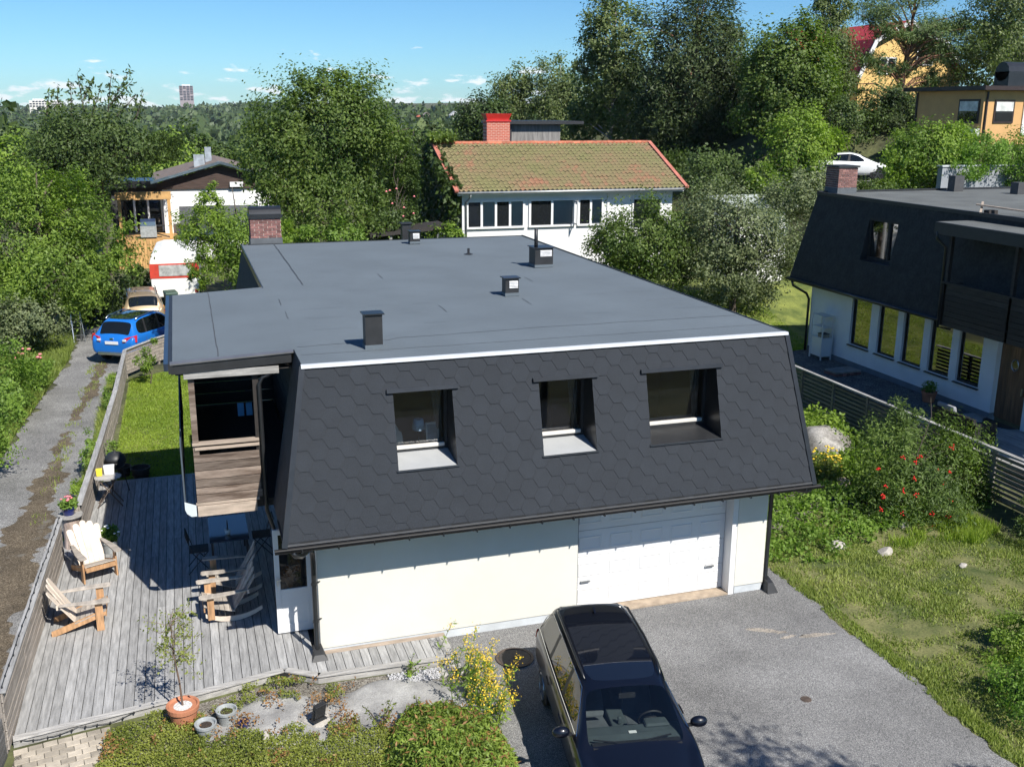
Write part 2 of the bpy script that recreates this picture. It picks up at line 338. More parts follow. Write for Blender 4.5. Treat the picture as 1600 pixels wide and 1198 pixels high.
sheet('planting_bed', [(10.7, 17.4), (11.25, 17.3), (12.2, 18.6), (14.5, 19.8), (17.9, 18.4), (17.9, 30), (11.2, 30)], 0.0, m_soilbed)
sheet('rock_garden', [(-1.75, 15.0), (-.5, 15.35), (1.1, 15.7), (1.6, 15.38), (4.0, 15.3), (4.2, 14.6), (4.0, 13.4), (3.8, 12.3), (3.6, 8), (-2, 8), (-1.8, 14.7)], -0.006, m_soilbed)

# ---------------------------------------------------------------- shared building materials
m_wall = M('cream_render', (.62, .605, .54), 0.9, 0.03, 1.2, 6, bump=0.35, bscale=130, fine=0.03, fscale=160)
m_plinth = M('pale_plinth', (0.5, 0.53, 0.55), 0.85, 0.12, 2.0, bump=0.2, bscale=60)
m_white = M('white_paint', (0.68, 0.68, 0.675), 0.4, 0.02, 2)
m_black = M('black_sheet_metal', (0.016, 0.017, 0.019), 0.32, 0.2, 4, spec=0.6)
m_blackmatt = M('black_matt_metal', (0.02, 0.021, 0.023), 0.5, 0.2, 4)
m_alu = M('bare_metal_trim', (0.62, 0.64, 0.66), 0.28, 0.08, 5, metal=1.0)
m_felt = M('roofing_felt', (0.106, 0.13, 0.15), 0.88, 0.075, 0.55, 7, bump=0.35, bscale=260, fine=0.14, fscale=120)
m_seam = M('felt_seam', (0.05, 0.055, 0.062), 0.8, 0.3, 6)
m_shing = M('bitumen_shingle', (0.021, 0.0255, 0.033), 0.85, 0.1, 1.4, 5, bump=0.5, bscale=300, rnd=0.03, fine=0.2, fscale=140)
m_shingb = M('shingle_backing', (0.02, 0.021, 0.023), 0.9, 0.1, 2)
m_brick = M('dark_red_brick', (0.2, 0.095, 0.082), 0.85, 0.3, 9, rnd=0.35, bump=0.3, bscale=90)
m_mortar = M('mortar', (0.6, 0.54, 0.48), 0.95, 0.1, 8)
m_dark = M('dark_interior', (0.01, 0.01, 0.011), 0.9, 0.1, 2)
m_greywood = M('weathered_grey_wood', (0.3, 0.298, 0.293), 0.85, 0.26, 2.6, 7, rnd=0.17, stretch=(9, 0.9, 9), fine=0.12, fscale=28, bump=0.25, bscale=30)
m_greywoodx = M('weathered_grey_wood_cross', (0.33, 0.32, 0.305), 0.85, 0.28, 2.6, 7, rnd=0.16, stretch=(0.9, 9, 9), fine=0.12, fscale=28, bump=0.25, bscale=30)
m_brownwood = M('weathered_brown_wood', (0.13, 0.088, 0.064), 0.85, 0.4, 1.6, 8, rnd=0.35, stretch=(0.7, 3, 6), fine=0.16, fscale=14, bump=0.3, bscale=25, col2=(0.24, 0.19, 0.155))
m_palewood = M('pale_wood', (0.34, 0.275, 0.22), 0.8, 0.22, 2.4, 6, rnd=0.15, stretch=(1, 7, 7), fine=0.1, fscale=20)
m_darkwood = M('dark_stained_wood', (0.028, 0.023, 0.02), 0.75, 0.35, 2.5, 6, rnd=0.25, stretch=(8, 1, 8))
m_pane = glass_mat('window_glass', (0.012, 0.014, 0.016))
m_clear = glass_mat('clear_window_glass', (0.02, 0.022, 0.024), trans=0.82)
m_curtain = M('net_curtain', (0.62, 0.62, 0.66), 0.9, 0.1, 6, stretch=(14, 14, 1))

# ---------------------------------------------------------------- the mansard house
H = thing('mansard_house', 'cream house with black shingled mansard and flat grey felt roof', 'house', (6, 24, 0))
WX0, WX1, WY = 1.76, 10.57, 16.25
GX0, GX1, GDY = 6.56, 9.84, 16.54          # garage door opening
mb = MB()
mb.box(WX0, GX0, WY, WY+0.3, 0.16, 2.5).box(9.92, WX1, WY, WY+0.3, 0.16, 2.5).box(GX0, 9.92, WY+.02, WY+0.3, 2.2, 2.5)
mb.box(WX0, WX0+.25, WY+.3, 17.05, 0.14, 2.5).box(WX0, WX0+.25, 17.95, 31.6, 0.14, 2.5).box(WX0, WX0+.25, 17.05, 17.95, 2.12, 2.5)
mb.box(WX1-.25, WX1, WY+.3, 31.6, 0, 2.5).box(WX0, WX1, 31.6, 31.9, 0, 2.5)
obj('wall', mb, m_wall, H, bevel=0.006)
for a, b in ((WX0+.02, GX0), (9.94, WX1-.02)): obj('plinth', MB().box(a, b, WY+.018, WY+.29, -.1, 0.158), m_plinth, H)
obj('soffit', MB().box(1.16, 11.05, 15.55, WY+.32, 2.50, 2.53), m_blackmatt, H)
obj('fascia_board', MB().box(1.14, 11.07, 15.519, 15.548, 2.385, 2.54), m_blackmatt, H)  # added behind the gutter to stop sun leaking under the eave
obj('dark_room', MB().box(WX0+.26, WX1-.26, 17.2, 31.5, 0.1, 0.14).box(3, 3.1, 16.6, 31, .15, 2.45), m_dark, H)
# garage door
gd = obj('garage_door', MB().box(GX0+.005, 9.80, GDY+.012, GDY+.05, 0.03, 2.2), m_white, H)
obj('door_frame', MB().box(9.80, 9.915, WY+.002, GDY+.06, 0.0, 2.198), m_white, H)
obj('door_frame', MB().box(GX0+.004, GX0+.034, WY+.06, GDY+.01, 0.0, 2.198), M('door_edge_grey', (.16, .165, .17), .7, .1, 5), H)  # thin grey strip along the left edge of the door
sec = [0.035, 0.57, 1.105, 1.64, 2.175]
for r in range(4):
    z0, z1 = sec[r]+.004, sec[r+1]-.004
    s_ = obj('door_section', MB().box(GX0+.035, 9.795, GDY-.01, GDY+.011, z0, z1), m_white, gd, bevel=0.004)
    for c in range(5):
        w = (9.795-GX0-.035)/5; x0 = GX0+.035+c*w+.085; x1 = x0+w-.17; a, b = z0+.12, z1-.12; d = 0.022
        y = GDY-.0102; p = MB()
        ring = [((x0, y, a), (x1, y, a), (x1, y, b), (x0, y, b)), ((x0+.02, y-.012, a+.02), (x1-.02, y-.012, a+.02), (x1-.02, y-.012, b-.02), (x0+.02, y-.012, b-.02)),
                ((x0+.045, y-.001, a+.045), (x1-.045, y-.001, a+.045), (x1-.045, y-.001, b-.045), (x0+.045, y-.001, b-.045))]
        vs = [v for q in ring for v in q]; fs = [(k*4+i, k*4+(i+1) % 4, k*4+4+(i+1) % 4, k*4+4+i) for k in range(2) for i in range(4)]+[(8, 9, 10, 11)]
        obj('panel', p.add(vs, fs), m_white, gd, fixn=False)
for x, z in ((6.83, .60), (9.49, .55)):
    obj('handle', MB().box(x-.09, x+.09, GDY-.055, GDY-.03, z-.018, z+.018).box(x-.08, x-.06, GDY-.03, GDY-.009, z-.015, z+.015).box(x+.06, x+.08, GDY-.03, GDY-.009, z-.015, z+.015), m_alu, gd)
obj('threshold', MB().box(GX0+.03, 9.8, WY+.0, GDY+.06, -.02, 0.028), M('threshold_wood', (0.34, 0.27, 0.2), .8, .2, 6), H)
# mansard slopes: plane coordinates u = world x, v up the slope
B0 = Vector((0, 15.52, 2.48)); B1 = Vector((0, 16.27, 5.26)); SL = (B1-B0).length; sv = (B1-B0).normalized(); sn = Vector((1, 0, 0)).cross(sv)  # outward normal
if sn.y > 0: sn = -sn
XL0, XL1, XR0, XR1 = 1.18, 1.68, 11.06, 10.69
def sp(u, v, n=0.0): return Vector((u, 0, 0))+B0+sv*v+sn*n
WINS = [(3.13, 4.145), (5.70, 6.70), (7.75, 9.165)]; WZ0, WZ1 = 3.475, 4.755
V0, V1 = (WZ0-2.48)/2.78*SL, (WZ1-2.48)/2.78*SL
mb = MB(); bands = [(0, V0), (V0, V1), (V1, SL)]
xl = lambda v: XL0+(XL1-XL0)*v/SL
xr = lambda v: XR0+(XR1-XR0)*v/SL
for a, b in bands:
    segs = [(None, None)] if (a, b) != (V0, V1) else [(None, WINS[0][0]), (WINS[0][1], WINS[1][0]), (WINS[1][1], WINS[2][0]), (WINS[2][1], None)]
    for s0, s1 in segs:
        A = [sp(xl(a) if s0 is None else s0, a), sp(xr(a) if s1 is None else s1, a), sp(xr(b) if s1 is None else s1, b), sp(xl(b) if s0 is None else s0, b)]
        mb.add(A, [(0, 1, 2, 3)])
slope = obj('mansard_slope', mb, m_shingb, H, fixn=False)
# hexagonal shingles
F, G, EX = 0.155, 0.098, 0.168      # flat edge, diagonal run, exposure
HP = 2*(F+G)
def clip(poly, a, b, c):            # keep a*u+b*v<=c
    out = []
    for i in range(len(poly)):
        p, q = poly[i], poly[(i+1) % len(poly)]; dp = a*p[0]+b*p[1]-c; dq = a*q[0]+b*q[1]-c
        if dp <= 0: out.append(p)
        if dp*dq < 0: t = dp/(dp-dq); out.append((p[0]+(q[0]-p[0])*t, p[1]+(q[1]-p[1])*t))
    return out
def area(p): return 0.5*abs(sum(p[i][0]*p[(i+1) % len(p)][1]-p[(i+1) % len(p)][0]*p[i][1] for i in range(len(p)))) if len(p) > 2 else 0
hexp = [(-F/2, -EX), (F/2, -EX), (F/2+G, 0), (F/2, EX), (-F/2, EX), (-F/2-G, 0)]
def hex_mesh(polys, cu, cv):
    m = MB()
    for poly in polys:
        n = len(poly); vs = []
        for u, v in poly:      # thick lip at the lower edge, feathered under the course above
            lift = 0.012*(1-(v-cv+EX)/(2*EX))+0.0025
            vs.append(tuple(Vector((u-cu, 0, 0))+sv*(v-cv)+sn*lift))
        for u, v in poly: vs.append(tuple(Vector((u-cu, 0, 0))+sv*(v-cv)-sn*0.004))
        m.add(vs, [tuple(range(n))]+[(i, i+n, (i+1) % n+n, (i+1) % n) for i in range(n)])
    return m
full = None; k = 0
nc = int((XR0-XL0)/(F+G))+3
for c in range(nc):
    for r in range(int(SL/(2*EX))+2):
        cu = XL0-0.1+c*(F+G); cv = r*2*EX+(EX if c % 2 else 0)
        g_ = 0.0022
        poly = [(cu+u*(1-g_/F), cv+v*(1-g_/EX)) for u, v in hexp]
        a0 = area(poly)
        p = clip(poly, 0, -1, -0.012); p = clip(p, 0, 1, SL-0.01)
        p = clip(p, -1, (XL1-XL0)/SL, -XL0-0.012) if p else p
        p = clip(p, 1, -(XR1-XR0)/SL, XR0-0.012) if p else p
        if area(p) < 0.004: continue
        polys = [p]
        for w0, w1 in WINS:
            new = []
            for q in polys:
                if max(a[0] for a in q) <= w0 or min(a[0] for a in q) >= w1 or max(a[1] for a in q) <= V0 or min(a[1] for a in q) >= V1: new.append(q); continue
                new += [clip(q, 1, 0, w0), clip(q, -1, 0, -w1), clip(clip(clip(q, -1, 0, -w0), 1, 0, w1), 0, 1, V0), clip(clip(clip(q, -1, 0, -w0), 1, 0, w1), 0, -1, -V1)]
            polys = [q for q in new if area(q) > 0.0015]
        if not polys: continue
        ar = sum(area(q) for q in polys)
        if ar > a0*0.999:
            if full is None:
                full = hex_mesh([poly], cu, cv).mesh('shingle'); full.materials.append(m_shing)
            o = bpy.data.objects.new('shingle', full)
        else:
            me = hex_mesh(polys, cu, cv).mesh('shingle'); me.materials.append(m_shing); o = bpy.data.objects.new('shingle', me)
        o.location = sp(cu, cv); link(o, slope); o.rotation_euler = (0, 0, 0)
# other slopes
m_shingside = M('shingle_side', (0.03, 0.032, 0.036), 0.85, 0.25, 5, 3, bump=0.5, bscale=18)
for q in ([(1.18, 15.52, 2.48), (1.68, 16.27, 5.26), (1.68, 17.5, 5.28), (1.18, 17.5, 2.48)], [(1.18, 24.1, 2.48), (1.18, 32.6, 2.48), (1.70, 32.1, 5.26), (1.70, 24.1, 5.26)],
          [(11.06, 15.52, 2.48), (11.06, 32.6, 2.48), (10.69, 32.1, 5.26), (10.69, 16.27, 5.26)], [(1.18, 32.6, 2.48), (11.06, 32.6, 2.48), (10.69, 32.1, 5.26), (1.70, 32.1, 5.26)]):
    obj('side_slope', MB().add(q, [(0, 1, 2, 3)]), m_shingside, H, fixn=False)
for pts in ([sp(XL0, -.02, .012), sp(XL1, SL, .012)], [sp(XR0, -.02, .012), sp(XR1, SL, .012)]):
    obj('corner_flashing', MB().bar(pts[0], pts[1], 0.09, 0.035, up=sn), m_black, H)
# windows of the mansard
m_sillw = M('white_sill', (0.37, 0.38, 0.385), 0.45, 0.04, 4)
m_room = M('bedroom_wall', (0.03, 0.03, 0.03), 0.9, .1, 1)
YG = 16.46
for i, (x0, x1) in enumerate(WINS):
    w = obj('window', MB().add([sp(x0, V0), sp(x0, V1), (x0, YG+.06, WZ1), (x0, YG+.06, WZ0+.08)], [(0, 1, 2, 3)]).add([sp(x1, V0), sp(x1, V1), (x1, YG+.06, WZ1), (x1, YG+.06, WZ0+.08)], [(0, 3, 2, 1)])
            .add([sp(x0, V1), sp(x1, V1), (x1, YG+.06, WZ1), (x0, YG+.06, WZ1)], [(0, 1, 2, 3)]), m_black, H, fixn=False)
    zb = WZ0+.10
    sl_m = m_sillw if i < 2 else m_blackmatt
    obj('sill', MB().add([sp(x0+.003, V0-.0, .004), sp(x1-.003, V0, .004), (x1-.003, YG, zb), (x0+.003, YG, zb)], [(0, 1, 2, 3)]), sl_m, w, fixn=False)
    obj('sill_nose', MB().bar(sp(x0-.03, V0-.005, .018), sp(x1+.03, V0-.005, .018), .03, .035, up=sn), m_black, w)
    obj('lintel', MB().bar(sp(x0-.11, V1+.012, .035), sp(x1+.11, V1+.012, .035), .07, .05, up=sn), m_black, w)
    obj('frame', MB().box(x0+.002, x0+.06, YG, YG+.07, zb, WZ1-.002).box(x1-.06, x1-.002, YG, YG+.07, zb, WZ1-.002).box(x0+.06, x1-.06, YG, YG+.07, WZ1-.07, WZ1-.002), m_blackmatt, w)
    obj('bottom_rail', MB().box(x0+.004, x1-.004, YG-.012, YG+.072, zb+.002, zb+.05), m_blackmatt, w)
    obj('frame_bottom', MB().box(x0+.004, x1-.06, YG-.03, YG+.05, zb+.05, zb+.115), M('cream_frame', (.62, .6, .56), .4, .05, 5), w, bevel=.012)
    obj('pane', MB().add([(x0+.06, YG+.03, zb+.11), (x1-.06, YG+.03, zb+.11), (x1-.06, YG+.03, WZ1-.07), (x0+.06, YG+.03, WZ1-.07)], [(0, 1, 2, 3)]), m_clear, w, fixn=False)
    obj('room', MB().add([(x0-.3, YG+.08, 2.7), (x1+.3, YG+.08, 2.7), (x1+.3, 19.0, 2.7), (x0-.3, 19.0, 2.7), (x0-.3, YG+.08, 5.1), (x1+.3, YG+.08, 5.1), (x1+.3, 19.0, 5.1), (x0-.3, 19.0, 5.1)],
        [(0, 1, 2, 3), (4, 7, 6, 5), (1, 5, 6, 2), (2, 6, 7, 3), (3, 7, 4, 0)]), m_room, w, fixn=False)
    obj('board', MB().box(x0-.3, x1+.3, YG+.075, YG+.42, zb+.03, zb+.06), m_white, w)
    mbc = MB(); 
    for k in range(6): mbc.tube([(x1-.09-k*.03, YG+.2+.03*(k % 2), WZ1), (x1-.07-k*.012, YG+.2+.03*(k % 2), zb+.07)], [.022, .016], 6)
    obj('curtain', mbc, M('dark_curtain', (.1, .11, .12), .9, .3, 5), w, smooth=True)
# things on the first window board
t = thing('table_lamp', 'small table lamp with blue-grey shade in the left mansard window', 'lamp', (3.66, 16.60, 3.635))
obj('shade', MB().lathe([(.075, .28), (.115, .28), (.085, .47), (.055, .47)], n=20), M('lamp_shade', (.5, .68, .85), .8, .05, 3), t, local=True, smooth=True)
obj('stem', MB().lathe([(.06, 0), (.06, .012), (.009, .02), (.009, .3)], n=12), m_alu, t, local=True, smooth=True)
t = thing('picture_frame', 'blue-grey framed picture leaning right of the window lamp', 'picture', (3.9, 16.62, 3.635))
obj('frame', MB().hexa([(-.1, -.015, 0), (.13, -.015, 0), (.13, .01, 0), (-.1, .01, 0)], [(-.1, .05, .36), (.13, .05, .36), (.13, .075, .36), (-.1, .075, .36)]), m_white, t, local=True)
obj('picture', MB().add([(-.075, -.014, .03), (.11, -.014, .03), (.11, .041, .33), (-.075, .041, .33)], [(0, 1, 2, 3)]), M('picture_print', (.2, .27, .33), .5, .3, 8), t, local=True, fixn=False)
t = thing('paper_sculpture', 'white folded card ornament left of the window lamp', 'ornament', (3.3, 16.56, 3.635))
obj('card', MB().extrude([(-.1, 0, 0), (.13, 0, 0), (.08, 0, .06), (.05, 0, .26), (.0, 0, .3), (-.05, 0, .42), (-.1, 0, .38)], (0, .03, 0)), m_white, t, local=True)
obj('base', MB().box(-.1, .17, -.03, .06, 0, .015), m_white, t, local=True)
# gutter
gp = []
for q in np.linspace(math.pi, 2*math.pi, 9): gp.append((math.cos(q)*.062, math.sin(q)*.062))
mb = MB(); a = MB()
vs = []; 
for x in (1.02, 11.2):
    for (y, z) in gp: vs.append((x, 15.455+y, 2.455+z))
    for (y, z) in gp[::-1]: vs.append((x, 15.455+y*.9, 2.458+z*.9))
n = len(gp)*2; fs = [(i, (i+1) % n, (i+1) % n+n, i+n) for i in range(n)]+[tuple(range(n)), tuple(range(n, 2*n))]
m_gut = M('gutter_black', (.012, .012, .013), .55, .2, 4, spec=.25)
gut = obj('gutter', mb.add(vs, fs), m_gut, H)
obj('lip', MB().tube([(1.02, 15.392, 2.457), (11.2, 15.392, 2.457)], .011, 8), m_gut, gut, smooth=True)
for k in range(17):
    x = 1.45+k*.585
    obj('bracket', MB().box(x-.009, x+.009, 15.388, 15.53, 2.384, 2.391).box(x-.009, x+.009, 15.381, 15.39, 2.388, 2.472), m_black, gut)
obj('eave_flashing', MB().bar(sp(XL0, .012, .016), sp(XR0, .012, .016), .03, .02, up=sn), M('grey_flashing', (.05, .05, .052), .5, .15, 6), H)
def pipe(pts, name='downpipe'):
    p = obj(name, MB().tube(pts, .043, 12), m_black, H, smooth=True); return p
c1 = [(1.3, 15.46, 2.40), (1.35, 15.5, 2.31), (1.45, 15.62, 2.24), (1.62, 16.02, 2.16), (1.68, 16.15, 2.06), (1.69, 16.17, 1.9), (1.69, 16.17, .32), (1.69, 16.10, .2)]
dp = pipe(c1)
for z in (1.45, .75): obj('clamp', MB().lathe([(.05, -.02), (.053, -.02), (.053, .02), (.05, .02)], (1.69, 16.17, z), 12).bar((1.69, 16.17, z), (1.80, 16.26, z), .02, .02), m_black, dp)
obj('rain_shoe', MB().hexa([(1.56, 15.9, .125), (1.84, 15.9, .125), (1.80, 16.2, .125), (1.6, 16.2, .125)], [(1.62, 15.98, .2), (1.78, 15.98, .2), (1.76, 16.2, .3), (1.63, 16.2, .3)]), m_blackmatt, dp)
c2 = [(10.95, 15.46, 2.4), (10.93, 15.55, 2.32), (10.8, 15.9, 2.26), (10.66, 16.2, 2.2), (10.64, 16.26, 2.1), (10.64, 16.28, .3), (10.64, 16.2, .15)]
dp = pipe(c2)
obj('rain_shoe', MB().hexa([(10.56, 16.02, .004), (10.8, 16.02, .004), (10.78, 16.3, .004), (10.58, 16.3, .004)], [(10.6, 16.1, .2), (10.72, 16.1, .2), (10.72, 16.3, .26), (10.6, 16.3, .26)]), m_blackmatt, dp)
# flat roof
RZ = 5.28
mb = MB().add([(1.68, 16.25, RZ), (10.69, 16.25, RZ), (10.71, 32.1, RZ-.02), (1.68, 32.1, RZ-.02)], [(0, 1, 2, 3)])
roof = obj('flat_roof', mb, m_felt, H, fixn=False)
obj('roof_edge', MB().box(1.66, 10.71, 32.1, 32.14, 5.1, RZ+.0).box(10.69, 10.72, 16.27, 32.1, 5.12, RZ+.015).box(1.655, 1.682, 24.0, 32.1, 5.14, RZ+.012), m_black, roof)
mb = MB(); mb.hexa([(1.66, 16.215, 5.235), (10.71, 16.215, 5.235), (10.71, 16.27, 5.235), (1.66, 16.27, 5.235)], [(1.66, 16.225, 5.286), (10.71, 16.225, 5.286), (10.71, 16.30, 5.292), (1.66, 16.30, 5.292)])
m_drip = M('pale_drip_metal', (.6, .62, .64), .35, .08, 4, metal=.15)
obj('drip_edge', mb, m_drip, roof)
def felt_seam(pts, w=.012, z=RZ+.002):
    mb = MB()
    for i in range(len(pts)-1):
        a = Vector((*pts[i], z)); b = Vector((*pts[i+1], z)); n = Vector((-(b-a).y, (b-a).x, 0)).normalized()*w/2
        mb.add([a-n, b-n, b+n, a+n], [(0, 1, 2, 3)])
    obj('seam', mb, m_seam, roof)
def wl(x0, x1, y0, y1, amp=.012, n=18):
    t_ = np.linspace(0, 1, n); return [(x0+(x1-x0)*a, y0+(y1-y0)*a+rg.normal()*amp) for a in t_]
def wly(x0, x1, y0, y1, amp=.008, n=18):
    t_ = np.linspace(0, 1, n); return [(x0+(x1-x0)*a+rg.normal()*amp, y0+(y1-y0)*a) for a in t_]
felt_seam(wl(1.75, 10.6, 17.0, 17.02), .014); felt_seam(wl(1.75, 3.4, 17.62, 17.75)+wl(3.6, 6, 17.85, 17.98)+wl(6.2, 10.6, 18.0, 18.0), .014)
felt_seam(wly(2.62, 2.64, 24.2, 32.0, .006, 26), .018)
for k, y in enumerate((19.0, 20.1, 21.1, 22.1, 23.1, 24.1, 25.1, 26.1, 27.1, 28.1, 29.1, 30.1, 31.1)):
    x = 2.2
    while x < 10.2:
        L = rg.uniform(.25, .9)
        if rg.random() < .42: felt_seam(wl(x, min(x+L, 10.5), y+rg.normal()*.02, y+rg.normal()*.02, .006, 6), .007)
        x += L+rg.uniform(.4, 1.5)
for x, y in ((5.05, 20.0), (7.0, 20.3), (1.86, 20.2), (1.87, 21.7), (4.6, 24.6), (8.0, 23.1)): felt_seam(wly(x, x+.02, y, y+.75, .004, 5), .011)
# balcony roof wing
wing = MB().add([(-.33, 17.42, 5.20), (1.70, 17.42, 5.283), (1.70, 24.1, 5.283), (-.33, 24.05, 5.20)], [(0, 1, 2, 3)])
wr = obj('balcony_roof', wing, m_felt, H, fixn=False)
obj('fascia', MB().hexa([(-.36, 17.36, 5.0), (1.62, 17.36, 5.08), (1.62, 17.42, 5.08), (-.36, 17.42, 5.0)], [(-.36, 17.36, 5.19), (1.62, 17.36, 5.27), (1.62, 17.42, 5.27), (-.36, 17.42, 5.19)])
    .box(-.40, -.33, 17.34, 24.05, 5.02, 5.19).box(-.36, 1.68, 24.05, 24.12, 5.05, 5.19), m_blackmatt, wr)
obj('edge_trim', MB().hexa([(-.37, 17.33, 5.165), (1.66, 17.33, 5.25), (1.66, 17.44, 5.25), (-.37, 17.44, 5.165)], [(-.37, 17.33, 5.19), (1.66, 17.33, 5.275), (1.66, 17.44, 5.292), (-.37, 17.44, 5.208)]), M('grey_edge_metal', (.2, .2, .21), .3, .1, 4, metal=.5), wr)
obj('side_gutter', MB().box(-.47, -.40, 17.34, 24.05, 5.07, 5.20), M('blue_black_metal', (.035, .05, .08), .3, .2, 3, metal=.4), wr)
obj('soffit', MB().box(-.3, 1.7, 17.45, 24.0, 4.96, 4.99), m_darkwood, wr)
mb = MB()
for pts in (wly(.42, .45, 17.5, 24.0, .005, 22),):
    for i in range(len(pts)-1):
        f0 = lambda x: 5.20+(x+.33)/2.03*.083+.003
        (xa, ya), (xb, yb) = pts[i], pts[i+1]; mb.add([(xa-.009, ya, f0(xa)), (xb-.009, yb, f0(xb)), (xb+.009, yb, f0(xb)), (xa+.009, ya, f0(xa))], [(0, 1, 2, 3)])
obj('seam', mb, m_seam, wr)
# balcony
BY = 17.48
bal = obj('balcony', MB().box(-.12, 1.75, BY+.05, 24.0, 2.44, 2.58), m_darkwood, H)
obj('beam', MB().box(-.17, 1.40, BY-.10, BY-.05, 4.90, 5.03), m_greywoodx, bal, bevel=.004)
for x, y in ((-.06, BY), (-.06, 20.6), (-.06, 23.9), (1.0, BY+.02)):
    obj('post', MB().box(x-.05, x+.05, y-.02, y+.08, 2.6, 4.98), m_brownwood if x < 0 else m_darkwood, bal)
obj('rail', MB().box(-.12, 1.0, BY-.06, BY+.07, 3.70, 3.745), m_palewood, bal, bevel=.004)
obj('rail', MB().box(-.08, 1.0, BY-.045, BY-.012, 3.615, 3.665), m_palewood, bal)
zz = 2.665
for k, h in enumerate((.145, .13, .15, .155, .15, .145)):
    obj('board', MB().box(-.11, .985+.02*rg.random(), BY-.048+.006*rg.random(), BY-.02, zz, zz+h-.012), m_brownwood, bal, bevel=.003); zz += h
obj('board', MB().box(-.13, .95, BY-.05, BY-.01, 2.61, 2.655), m_palewood, bal)
obj('board', MB().box(-.11, .9, BY-.065, BY-.02, 2.41, 2.60), m_palewood, bal, bevel=.004)
mb = MB()     # pale rounded screen on the outer side
prof = [(-.13, 2.42), (-.22, 2.42), (-.29, 2.48), (-.32, 2.56), (-.32, 2.70), (-.13, 2.62)]
m_screen = M('pale_blue_panel', (.55, .6, .62), .45, .05, 3)
obj('screen', MB().extrude([(x, BY-.05, z) for x, z in prof], (0, .012, 0)), m_screen, bal)
obj('side_panel', MB().box(-.325, -.30, BY+.0, 23.9, 2.55, 3.72), M('dark_blue_panel', (.06, .08, .1), .6, .1, 3), bal)  # dark blue of the shaded side is painted into the panel colour
for k in range(9):
    obj('side_board', MB().box(-.1, -.07, BY+.08, 23.9, 2.62+k*.125, 2.62+k*.125+.115), m_darkwood, bal)
    obj('cladding', MB().box(1.78, 1.81, 17.5, 24.0, 2.6+k*.27, 2.6+k*.27+.255), m_darkwood, bal)
    obj('back_cladding', MB().box(-.1, 1.8, 23.96, 23.99, 2.6+k*.27, 2.6+k*.27+.255), m_darkwood, bal)
obj('drain', MB().tube([(1.35, BY-.04, 4.93), (1.12, BY-.04, 4.83), (1.06, BY-.04, 4.72), (1.06, BY-.04, 2.4), (1.2, BY-.1, 1.9), (1.66, BY-.3, 1.3), (1.68, BY-.3, .2)], .035, 10), m_black, bal, smooth=True)
for x in (.72, .87): obj('cushion', MB().box(x, x+.11, 18.6, 18.64, 3.83, 4.07), M('blue_cushion', (.06, .22, .42), .8, .1, 4), bal)
# open glazed door leaf on the left wall
dl = obj('open_door', MB().box(1.10, 1.19, 17.04, 17.09, .15, 2.15).box(1.66, 1.74, 17.04, 17.09, .15, 2.15).box(1.19, 1.66, 17.04, 17.09, .15, .32).box(1.19, 1.66, 17.04, 17.09, 2.05, 2.15).box(1.19, 1.66, 17.04, 17.09, .93, 1.0), m_white, H, bevel=.004)
obj('panel', MB().box(1.19, 1.66, 17.052, 17.078, .32, .93), m_white, dl)
obj('pane', MB().add([(1.19, 17.065, 1.0), (1.66, 17.065, 1.0), (1.66, 17.065, 2.05), (1.19, 17.065, 2.05)], [(0, 1, 2, 3)]), m_pane, dl, fixn=False)
obj('handle', MB().box(1.13, 1.15, 17.0, 17.04, 1.1, 1.26).box(1.13, 1.2, 16.985, 17.0, 1.2, 1.22), m_alu, dl)
# chimney
def brick_chimney(x0, x1, y0, y1, z0, courses, parent, L=.25, hh=.062, j=.013, bm=m_brick):
    ch = obj('chimney', MB().box(x0+.012, x1-.012, y0+.012, y1-.012, z0, z0+courses*(hh+j)+.02), m_mortar, parent)
    bmesh_ = {}
    def put(x, y, z, lx, ly):
        key = (round(lx, 3), round(ly, 3))
        if key not in bmesh_:
            me = MB().box(0, lx, 0, ly, 0, hh).mesh('brick'); me.materials.append(bm); bmesh_[key] = me
        o = bpy.data.objects.new('brick', bmesh_[key]); o.location = (x, y, z); link(o, ch)
    for c in range(courses):
        z = z0+c*(hh+j)+j
        for face in ('f', 'l'):
            a, b = (x0, x1) if face == 'f' else (y0+.105, y1); q = a-(L+j)/2*(c % 2)
            while q < b-.02:
                s, e = max(q, a), min(q+L, b)
                if e-s > .03:
                    if face == 'f': put(s, y0, z, e-s, .1)
                    else: put(x0, s, z, .1, e-s)
                q += L+j
    return ch
ch = brick_chimney(1.99, 2.92, 32.35, 33.1, 5.42, 8, H)
obj('flashing', MB().box(1.97, 2.94, 32.33, 33.12, 5.0, 5.42), M('lead_grey', (.09, .1, .11), .7, .15, 3), ch)
obj('cap', MB().box(1.95, 2.97, 32.3, 33.15, 6.04, 6.12), m_black, ch)
mb = MB(); pr = [(32.36+.72*(1-math.cos(q))/2, 6.12+.22*math.sin(q)+.04) for q in np.linspace(0, math.pi, 11)]
obj('hood', MB().extrude([(1.98, y, z) for y, z in [(32.36, 6.12)]+pr+[(33.08, 6.12)]], (.96, 0, 0)), m_black, ch)
